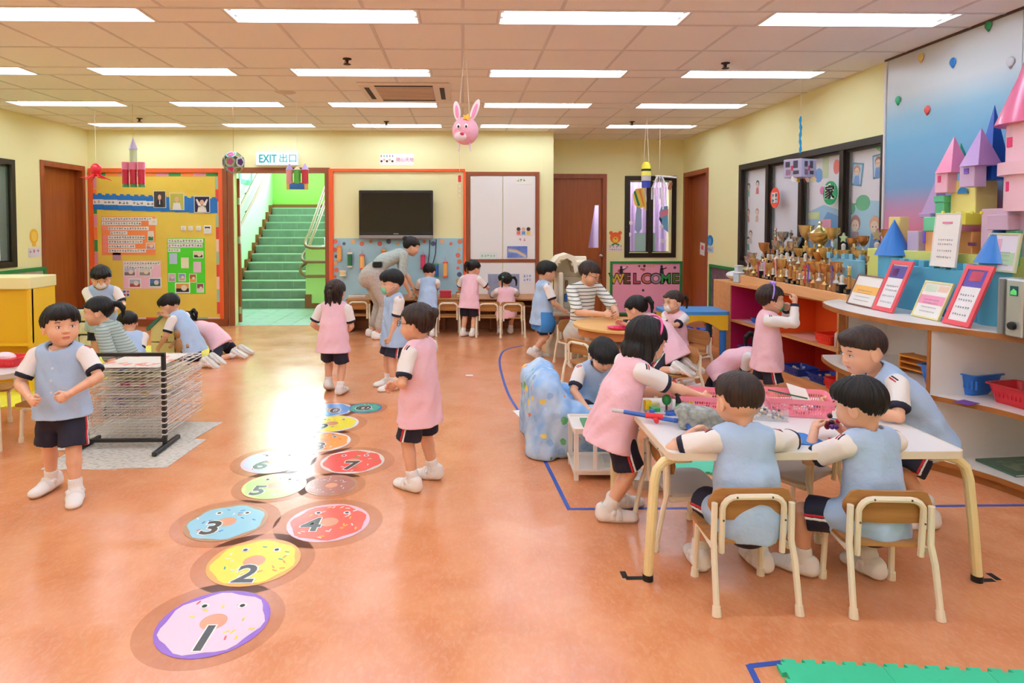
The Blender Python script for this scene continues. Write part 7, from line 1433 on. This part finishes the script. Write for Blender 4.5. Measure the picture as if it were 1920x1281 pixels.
# ---------------------------------------------------------------- hanging decorations
def hang(name, lab, cat, x, y, z, zs=None, strings=((0, 0),), col='e8e0c8'):
    t = thing(name, lab, cat, (x, y, z)); h = ZC-z
    for a, b in strings: MB().cyl((a, b, zs or .1), (0, 0, h), .0022, n=5).obj('hanging_string', M(col, rough=.8), t)
    return t
PK = M('f6b8cc', rough=.55, n=(40, 'f090b4', .55, .7)); 
t = hang('bunny_lantern', 'pink paper bunny lantern with white ears hanging from the ceiling', 'lantern', .018, 4.6, 2.10, strings=((-.05, 0), (.03, 0)))
MB().sph((0, 0, 0), (.095, .09, .10), 22, 14).obj('bunny_head', PK, t)
for x, a, c, l in ((-.055, -6, 0, .115), (.045, 20, 1, .135)):
    T = TR(x, 0, .085, ry=a); e = MB().sph((0, 0, l*.5), (.026, .009, l*.62), 14, 10, T).obj('bunny_ear', M('f7f0f0', rough=.6), t); MB().sph((0, -.006, l*.45), (.014, .006, l*.42), 12, 8, T).obj('ear_inside', M('f39ac4', rough=.6), e)
for x in (-.05, .005): e = MB().sph((x, -.080, .02), (.016, .012, .020), 12, 8).obj('bunny_eye', M('f8f8f8', rough=.4), t); MB().sph((x, -.091, .018), (.007, .005, .010), 10, 6).obj('pupil', BLK, e)
MB().sph((-.025, -.090, -.035), (.017, .012, .013), 12, 8).obj('bunny_nose', M('b81828', rough=.4), t); MB().sph((-.035, -.070, -.05), (.045, .03, .035), 12, 8).obj('bunny_muzzle', M('f2dce4', rough=.6), t)
MB().prism([(.02*math.cos(a)*(1+.4*math.cos(5*a))*1.2, .02*math.sin(a)*(1+.4*math.cos(5*a))) for a in [2*math.pi*i/30 for i in range(30)]], 0, .006, TR(.01, -.065, .085, rx=70)).obj('bunny_flower', M('f0b83a', rough=.6), t)
for x in (-.04, .03): MB().cyl((x, -.03, -.09), (x+.01*(1 if x > 0 else -1), -.03, -.15), .006, n=6).obj('bunny_leg', M('f4dce0', rough=.6), t)
t = hang('octopus_lantern', 'shiny red paper octopus hanging in the left corner', 'lantern', -4.21, 7.4, 2.03); MB().sph((0, 0, .02), (.06, .06, .075), 14, 10).obj('octopus_head', M('d8182c', rough=.25), t)
for i in range(6): a = i*1.05+.3; MB().tube([(.03*math.cos(a), .03*math.sin(a), -.03), (.09*math.cos(a), .09*math.sin(a), -.07), (.16*math.cos(a), .16*math.sin(a), -.10+.03*(i % 2))], [.013, .009, .004], 6).obj('octopus_arm', M('e02438', rough=.25), t)
t = hang('rocket_lantern', 'hanging lantern of three crimson tubes under a lilac cone', 'lantern', -3.58, 7.0, 2.02, zs=.32, col='c8b048'); MB().cyl((0, 0, .22), (0, 0, .34), .045, .004, n=12).obj('lilac_cone', M('c8b8e0', rough=.5), t); MB().cyl((0, 0, .08), (0, 0, .22), .038, n=12).obj('clear_tube', M('c8d8b0', rough=.3), t)
for x in (-.085, 0, .085): MB().cyl((x, 0, -.16), (x, 0, .0), .036, n=12).obj('crimson_tube', M('c01838', rough=.25), t); MB().cyl((x, 0, .0), (x, 0, .08), .038, n=12).obj('pink_tube', M('e07898', rough=.4), t); MB().lathe([(.036, -.19), (.03, -.16)], 10, TR(x, 0, 0)).obj('green_base', M('2a8a4a', rough=.5), t)
t = hang('flower_ball', 'round hanging ball of flower pictures beside the stair doorway', 'decoration', -2.50, 7.0, 2.10, col='a8704a')
R_ = random.Random(6)
for i, (th_, ph) in enumerate([(a, b) for b in (-50, 0, 50) for a in range(0, 360, 60)]):
    a, b = math.radians(th_), math.radians(ph); d = Vector((math.cos(b)*math.sin(a), -math.cos(b)*math.cos(a), math.sin(b))); q = d.to_track_quat('Z', 'Y').to_matrix().to_4x4(); T = Matrix.Translation(d*.105) @ q
    o = MB().prism(circ(.056, 14), -.003, 0, T).obj('ball_disc', M(('8ab8c8', 'd8c8a0', '9ab080', 'c8d8e0')[i % 4], rough=.5), t); MB().prism(circ(.040, 5), 0, .004, T).obj('flower_print', M(('d02a78', '4a1a5a', 'a8486a', '7a8a4a')[(i*3) % 4], rough=.5), t)
t = hang('castle_lantern', 'paper castle decoration with lilac turrets hanging in the stair doorway', 'decoration', -1.81, 7.0, 1.93, zs=.18); MB().bx(-.115, .115, -.02, .02, -.125, -.04).obj('castle_wall', M('e8b86a', rough=.7), t); MB().prism([(-.08, -.12), (.08, -.12), (.08, -.07), (.04, -.05), (-.04, -.05), (-.08, -.07)], .02, .026, TR(rx=90)).obj('castle_gate', M('2a6ab0', rough=.6), t)
for x, c in ((-.085, 'e8a0a0'), (0, '5ab040'), (.085, 'c83040')): MB().cyl((x, 0, -.06), (x, 0, .09), .036, n=12).obj('castle_turret', M(c, rough=.5), t); MB().cyl((x, 0, .09), (x, 0, .16 if x else .13), .042, .003, n=12).obj('turret_roof', M('c0a8dc' if x else 'f0d8b0', rough=.6), t)
t = hang('yellow_bottle_toy', 'hanging yellow bottle craft with black band and blue base', 'decoration', 2.17, 7.5, 2.03, zs=.14, strings=((-.03, 0), (.03, 0))); MB().lathe([(.0, .135), (.03, .13), (.052, .10), (.055, .03)], 14).obj('yellow_top', M('ecdc28', rough=.4), t); MB().cyl((0, 0, .025), (0, 0, .05), .057, n=14).obj('black_band', BLK, t); MB().lathe([(.054, .025), (.058, -.03)], 14).obj('yellow_belt', M('f0e460', rough=.5), t); MB().cyl((0, 0, -.09), (0, 0, -.03), .056, n=14).obj('grey_belt', M('c8c0c0', rough=.5), t); MB().cyl((0, 0, -.17), (0, 0, -.09), .052, n=14).obj('blue_base', M('2a3aa0', rough=.5), t)
t = hang('wind_chime', 'white hanging chime of tubes and paper strips before the small window', 'decoration', 2.33, 7.5, 1.86, zs=.2); WHM = M('ece8ea', rough=.5); MB().cyl((-.05, 0, .14), (.2, 0, .12), .010, n=8).obj('cross_bar', WHM, t)
for i in range(7): a = i*.9; MB().cyl((.03*math.cos(a), .03*math.sin(a), .14), (.09*math.cos(a), .05*math.sin(a), .0), .006, n=6).obj('chime_rib', WHM, t)
for i in range(6): MB().cyl((-.09+.033*i, 0, .0), (-.09+.033*i+.004*(i % 3), 0, -.14-.06*((i*2) % 3)), .009, n=6).obj('paper_strip', WHM if i % 3 else M('cfc8cc', rough=.6), t)
MB().cyl((.12, 0, -.02), (.14, 0, .06), .02, n=8).obj('brown_bell', M('9a5a38', rough=.5), t)
t = hang('small_red_hanging', 'little red and clear hanging at the right top corner of the television panel', 'decoration', -.04, 7.6, 1.94, zs=.07); MB().cbox((0, 0, .03), (.035, .02, .08), .006).obj('red_bead', REDP, t)
for i in range(3): MB().tube([(.025*math.cos(a), 0, -.06-.055*i+.03*math.sin(a)) for a in [k*.785 for k in range(8)]], .003, 5, closed=True).obj('clear_ring', M('d0d0c8', rough=.3), t)
t = thing('news_lantern', 'box lantern made of printed pages hanging from a blue twisted stem', 'lantern', (2.78, 5.2, 1.885)); MB().cyl((0, 0, .42), (0, 0, ZC-1.885), .002, n=5).obj('hanging_string', M('e8e0c8'), t)
MB().tube([(.003*math.sin(i*1.3), .003*math.cos(i*1.3), .13+.03*i) for i in range(11)], [.006+.006*(i % 2) for i in range(11)], 7).obj('blue_stem', M('1f9ad0', rough=.5), t)
MB().cbox((0, 0, 0), (.20, .16, .15), .004, TR(rz=28)).obj('lantern_box', M('b8b4d0', rough=.7), t); PG = M('4a4450', rough=.8)
for rz_, d in ((28, .081), (118, .101), (208, .081), (298, .101)):
    T = TR(rz=rz_)
    for (a, b, c, e, m) in ((-.06, -.02, .01, .055, PG), (.01, .05, .0, .06, PG), (-.055, -.015, -.055, -.01, M('8a6a80')), (.01, .06, -.05, -.02, PG), (-.01, .01, -.02, .02, M('c03a50'))): MB().bx(a, b, -d-.001, -d, c, e, T).obj('page_print', m, t)
for i in range(5): MB().prism(circ(.028, 6), 0, .003, TR(-.08+.04*i, -.06+.02*(i % 2), -.09, rx=70, rz=i*30)).obj('paper_petal', M(('f0ece4', 'e8d83a', 'e04a60', 'f0ece4', 'e8e0c0')[i], rough=.7), t)
# ---------------------------------------------------------------- the people
def W(label, loc, face, hands=None, feet=None, **k):
    """hands and ankles are given as room points and turned into the figure's own frame"""
    a = math.radians(-face); c, s = math.cos(a), math.sin(a); x0, y0 = loc
    def loc_(p): x, y = p[0]-x0, p[1]-y0; return (x*c-y*s, x*s+y*c, p[2])
    if hands: k['hands'] = tuple(loc_(h) for h in hands)
    if feet: k['feet'] = tuple(loc_(f)+(f[3], f[4]) for f in feet)
    return person(label, (x0, y0, 0), face, **k)
GRY = stripemat('a9b6ac', '7f8f88', .022, .35); WST = stripemat('efefe6', '3c4a42', .036, .22); GRYP = M('b9b2aa', rough=.85, n=(60, 'aaa39b', .45, .6))
W('boy in a blue vest standing at the left front, looking to the right', (-2.10, 3.34), 4, vestlen=.045, hands=((-2.16, 3.18, .565), (-1.96, 3.18, .585)), feet=((-2.215, 3.42, .058, -14, 0), (-2.01, 3.29, .058, 22, 0)), elb=((-1, .6, 0), (1, .5, 0)), head=(42, -2, 0), H=1.065, lean=0, curl=(60, 60), res=.0055)
W('boy with a pale mask holding a red bowl before the yellow board', (-3.58, 6.35), 22, hands=((-3.48, 6.15, .60), (-3.35, 6.19, .61)), head=(8, 28, 0), H=1.09, mask=MASKW, lean=6, near=False, curl=(50, 50), elb=((-.6, 1, -.3), (.6, 1, -.3)))
W('boy in a blue vest sitting on the yellow mat with his back to the camera', (-3.05, 5.88), -140, pelvis=(0, 0, .11), hands=((-3.02, 5.80, .10), (-3.32, 6.10, .20)), feet=((-3.30, 6.22, .05, 10, 0), (-3.38, 6.10, .05, 30, 0)), knees=((-.6, -1, .8), (.6, -1, .8)), lean=18, head=(0, 28, 0), near=False)
W('boy in a blue vest kneeling on the mat and peering at the toy house', (-2.76, 6.42), -95, pelvis=(0, .02, .23), hands=((-2.97, 6.36, .52), (-3.0, 6.30, .22)), feet=((-2.56, 6.50, .045, 0, 140), (-2.56, 6.32, .045, 0, 140)), knees=((-.2, -1, -.6), (.2, -1, -.6)), lean=26, head=(0, 30, 0), H=1.1, elb=((-.5, 1, -.5), (.8, .2, -.8)))
W('girl in pink crouching behind the kneeling boy at the toy house', (-2.66, 6.86), -100, pelvis=(0, .03, .17), hands=((-2.98, 6.80, .12), (-2.95, 6.70, .10)), feet=((-2.42, 6.95, .045, 0, 150), (-2.42, 6.75, .045, 0, 150)), knees=((-.3, -1, .1), (.3, -1, .1)), lean=58, head=(0, 50, 0), vest=PINKV, hair='pony', near=False)
W('girl in pink with loose tied hair walking away in the middle of the room', (-1.09, 5.33), 172, hands=((-1.00, 5.46, .50), (-1.20, 5.46, .50)), feet=((-1.03, 5.30, .058, -4, 0), (-1.15, 5.40, .075, 6, 18)), elb=((-1, 1, -.2), (1, 1, -.2)), hair='halfup', hairmat=HAIRN, vest=PINKV, H=1.02, lean=6, head=(0, 14, 0))
W('boy in a green mask standing in profile behind the girl with glasses', (-.60, 5.52), -62, hands=((-.62, 5.62, .44), (-.63, 5.40, .43)), feet=((-.66, 5.60, .058, 0, 0), (-.60, 5.44, .058, 0, 0)), mask=MASKG, H=1.09, head=(0, 8, 0), lean=0)
W('girl in pink with dark glasses and a small hair bun standing near the centre', (-.235, 3.43), -116, hands=((-.37, 3.52, .54), (-.355, 3.39, .58)), feet=((-.17, 3.52, .058, 10, 0), (-.27, 3.36, .058, -16, 0)), elb=((-1, .6, -.2), (1, .7, -.3)), hair='bun', hairmat=HAIRN, glasses=M('2a2030', rough=.3), vest=PINKV, H=1.06, head=(0, 4, 0), lean=0, vestlen=.12, res=.0055)
W('boy in a blue vest with his back turned at the wall table under the television', (-.45, 8.02), 172, hands=((-.36, 8.32, .50), (-.62, 8.28, .48)), H=.99, head=(0, 20, 0), lean=14, near=False)
W('girl in pink standing at the wall table, reaching to the seated girl', (.08, 8.02), 152, hands=((.33, 8.18, .60), (.02, 8.28, .52)), feet=((.12, 7.99, .058, 0, 0), (-.0, 8.03, .058, 0, 0)), hair='pony', vest=PINKV, H=1.04, head=(-20, 22, 0), lean=10, near=False, elb=((-1, .6, -.6), (1, .6, -.6)))
W('girl in pink with thin braids seated at the wall table', (.55, 8.08), 178, pelvis=(0, .02, .30), hands=((.72, 8.37, .48), (.37, 8.35, .48)), feet=((.62, 8.24, .058, 0, 0), (.48, 8.20, .058, 0, 20)), hair='pigtails', vest=PINKV, H=1.03, head=(38, 12, 0), lean=6, near=False)
W('boy with a blue apron striding towards the play kitchen', (.84, 6.72), 104, pelvis=(0, 0, .475), hands=((1.06, 6.62, .52), (1.04, 6.86, .52)), feet=((.74, 6.64, .085, 4, 28), (.80, 6.80, .058, 0, 8)), knees=((-.1, -1, .2), (.1, -1, .2)), H=1.12, head=(0, 10, 0), lean=4, apron=M('3f8ad0', rough=.7), elb=((-.6, 1, -.4), (.6, 1, -.4)))
W('girl in pink with a black ponytail leaning over the round table', (1.68, 5.12), -134, pelvis=(0, .02, .42), hands=((1.40, 5.46, .56), (1.44, 5.32, .56)), feet=((1.80, 5.03, .29, 0, 150), (1.68, 4.90, .29, 0, 150)), knees=((-.2, -1, -.4), (.2, -1, -.4)), hair='pony', vest=PINKV, H=1.08, lean=46, head=(0, 30, 0))
W('girl in pink with a white mask sitting at the right of the round table', (1.98, 5.84), -62, pelvis=(0, 0, .30), hands=((1.80, 5.70, .52), (1.78, 5.60, .53)), feet=((1.80, 5.85, .058, 0, 0), (1.84, 5.66, .058, 0, 0)), mask=MASKW, hair='pony', hairmat=HAIRN, vest=PINKV, H=1.03, lean=2, head=(-8, 8, 0), near=False)
W('boy in a blue vest sitting on the toddler sofa, head bent down', (.84, 4.15), 14, pelvis=(0, 0, .245), hands=((.76, 3.84, .30), (.98, 3.86, .31)), feet=((.80, 3.86, .06, 0, 0), (.95, 3.88, .06, 0, 0)), knees=((-.3, -1, 1), (.3, -1, 1)), hair='bowl', H=1.03, lean=22, head=(0, 44, 0), elb=((-1, .5, 0), (1, .5, 0)))
W('girl in pink with a bright pink hair band reaching over the near table', (.735, 3.06), 98, pelvis=(0, .0, .46), hands=((1.15, 2.99, .60), (1.02, 3.14, .58)), feet=((.70, 3.00, .058, -8, 0), (.78, 3.14, .058, 6, 0)), hair='bob', band=(M('ec4a90', rough=.5), False), mask=MASKG, vest=PINKV, H=1.10, lean=20, head=(12, 26, 0), elb=((-.4, .6, -.6), (.6, .6, -.6)), res=.0055)
W('boy with a shaved neck sitting at the left of the near table', (1.105, 2.40), 180, pelvis=(0, 0, .30), hands=((1.22, 2.60, .555), (.95, 2.60, .555)), feet=((1.235, 2.56, .058, 4, 0), (.985, 2.58, .058, -4, 0)), elb=((-1, .35, -.1), (1, .35, -.3)), hair='crop', hairmat=HAIRN, H=1.09, lean=10, head=(8, 10, 0), res=.0055)
W('boy sitting at the right of the near table with a red toy', (1.60, 2.40), -168, pelvis=(0, 0, .295), hands=((1.60, 2.62, .56), (1.47, 2.60, .56)), feet=((1.66, 2.50, .058, 4, 0), (1.39, 2.52, .058, 30, 0)), knees=((-.2, -1, .1), (.8, -1, .1)), elb=((-.8, .5, -.8), (.9, .6, -.8)), hair='boy', H=1.06, lean=6, head=(22, 16, 0), res=.0055)
W('boy in a blue vest leaning on the right end of the near table, looking left', (2.20, 2.99), -96, pelvis=(0, .0, .45), hands=((1.78, 3.04, .57), (1.82, 2.86, .57)), feet=((2.27, 3.06, .058, 0, 0), (2.18, 2.90, .058, 0, 0)), H=1.13, lean=36, head=(6, 14, 0), elb=((-.7, .6, -.6), (.9, .5, -.7)), hair='crop', hairmat=HAIRN, res=.0055)
W('girl with a lilac bow hair band at the orange shelf, hand on her face', (2.25, 4.62), 72, hands=((2.38, 4.49, .86), (2.40, 4.64, .80)), feet=((2.24, 4.56, .058, 0, 0), (2.20, 4.72, .058, 0, 0)), elb=((-.3, -1, -.9), (.6, -.6, -1)), hair='short', hairmat=HAIRN, band=(M('a884d8', rough=.5), True), mask=M('3aa878', rough=.7), longsleeve=True, vest=PINKV, H=1.04, lean=0, head=(8, 6, 0), palms=((1, .6, .2), None))
W('girl in pink crouching on the floor with her head in the low shelf', (2.22, 5.30), 66, pelvis=(0, .03, .17), hands=((2.48, 5.18, .20), (2.46, 5.36, .20)), feet=((1.98, 5.24, .045, 0, 150), (1.96, 5.42, .045, 0, 150)), knees=((-.3, -1, .1), (.3, -1, .1)), lean=52, head=(0, 30, 0), vest=PINKV, hair='pony', bare=True, near=False)
W('woman in a grey striped top with a ponytail crouching at the left', (-2.66, 5.06), -78, adult=True, pelvis=(0, .04, .20), hands=((-2.94, 5.16, .26), (-2.56, 4.80, .16)), feet=((-2.44, 5.22, .06, 0, 140), (-2.42, 4.94, .06, 0, 140)), knees=((-.3, -1, -.2), (.3, -1, -.2)), hair='pony', vest=None, top=GRY, lean=24, head=(8, 10, 0), H=1.52, near=False, elb=((-.6, 1, -.4), (1, .3, -.4)), bottom=M('3a3a46', rough=.8), sleevelen=.72)
W('woman in grey bending far forward to help at the wall table', (-1.10, 7.93), 112, adult=True, pelvis=(0, .04, .80), hands=((-.68, 8.0, .58), (-.62, 8.22, .56)), feet=((-1.06, 7.84, .07, 0, 0), (-1.16, 8.04, .07, 0, 0)), hair='bun', vest=None, top=M('b4beb8', rough=.85, n=(60, 'a2ada6', .4, .6)), lean=58, head=(0, 24, 0), H=1.60, near=False, bottom=GRYP, elb=((-.4, .8, -.6), (.4, .8, -.6)), sleevelen=.8)
W('woman with short hair and a white striped top at the round table', (1.19, 6.36), 27, adult=True, pelvis=(0, 0, .33), hands=((1.32, 5.96, .575), (1.46, 5.98, .575)), feet=((1.20, 6.0, .07, 0, 0), (1.38, 6.05, .07, 0, 0)), hair='short', hairmat=HAIRN, glasses=M('4a4a50', rough=.3, metal=1), vest=None, top=WST, lean=8, head=(24, 24, 0), H=1.60, bottom=M('c9c3b8', rough=.8), sleevelen=.85, elb=((-1, .5, -.5), (1, .5, -.5)))
t = thing('red_bowl', 'small bright red bowl held by the masked boy before the yellow board', 'bowl', (-3.41, 6.12, .58)); MB().lathe([(.0, 0), (.04, 0), (.075, .05), (.078, .055), (.07, .052), (.036, .006), (0, .005)], 20).obj('bowl_body', M('e8402a', rough=.35), t)
t = thing('waist_bag', 'black waist bag on the bending woman', 'bag', (-1.05, 7.80, .93), 112); MB().cbox((0, 0, 0), (.06, .12, .07), .015).obj('bag_body', BLK, t); MB().cbox((0, 0, .037), (.062, .122, .006), .002).obj('bag_zip', CHROME, t)
t = thing('small_black_box', 'black open box held by the masked girl at the round table', 'box', (1.76, 5.62, .525), -30); MB().cbox((0, 0, .025), (.12, .09, .05), .004).obj('box_body', BLK, t); MB().cbox((0, 0, .054), (.13, .1, .008), .003).obj('box_lid', WHITEL, t)
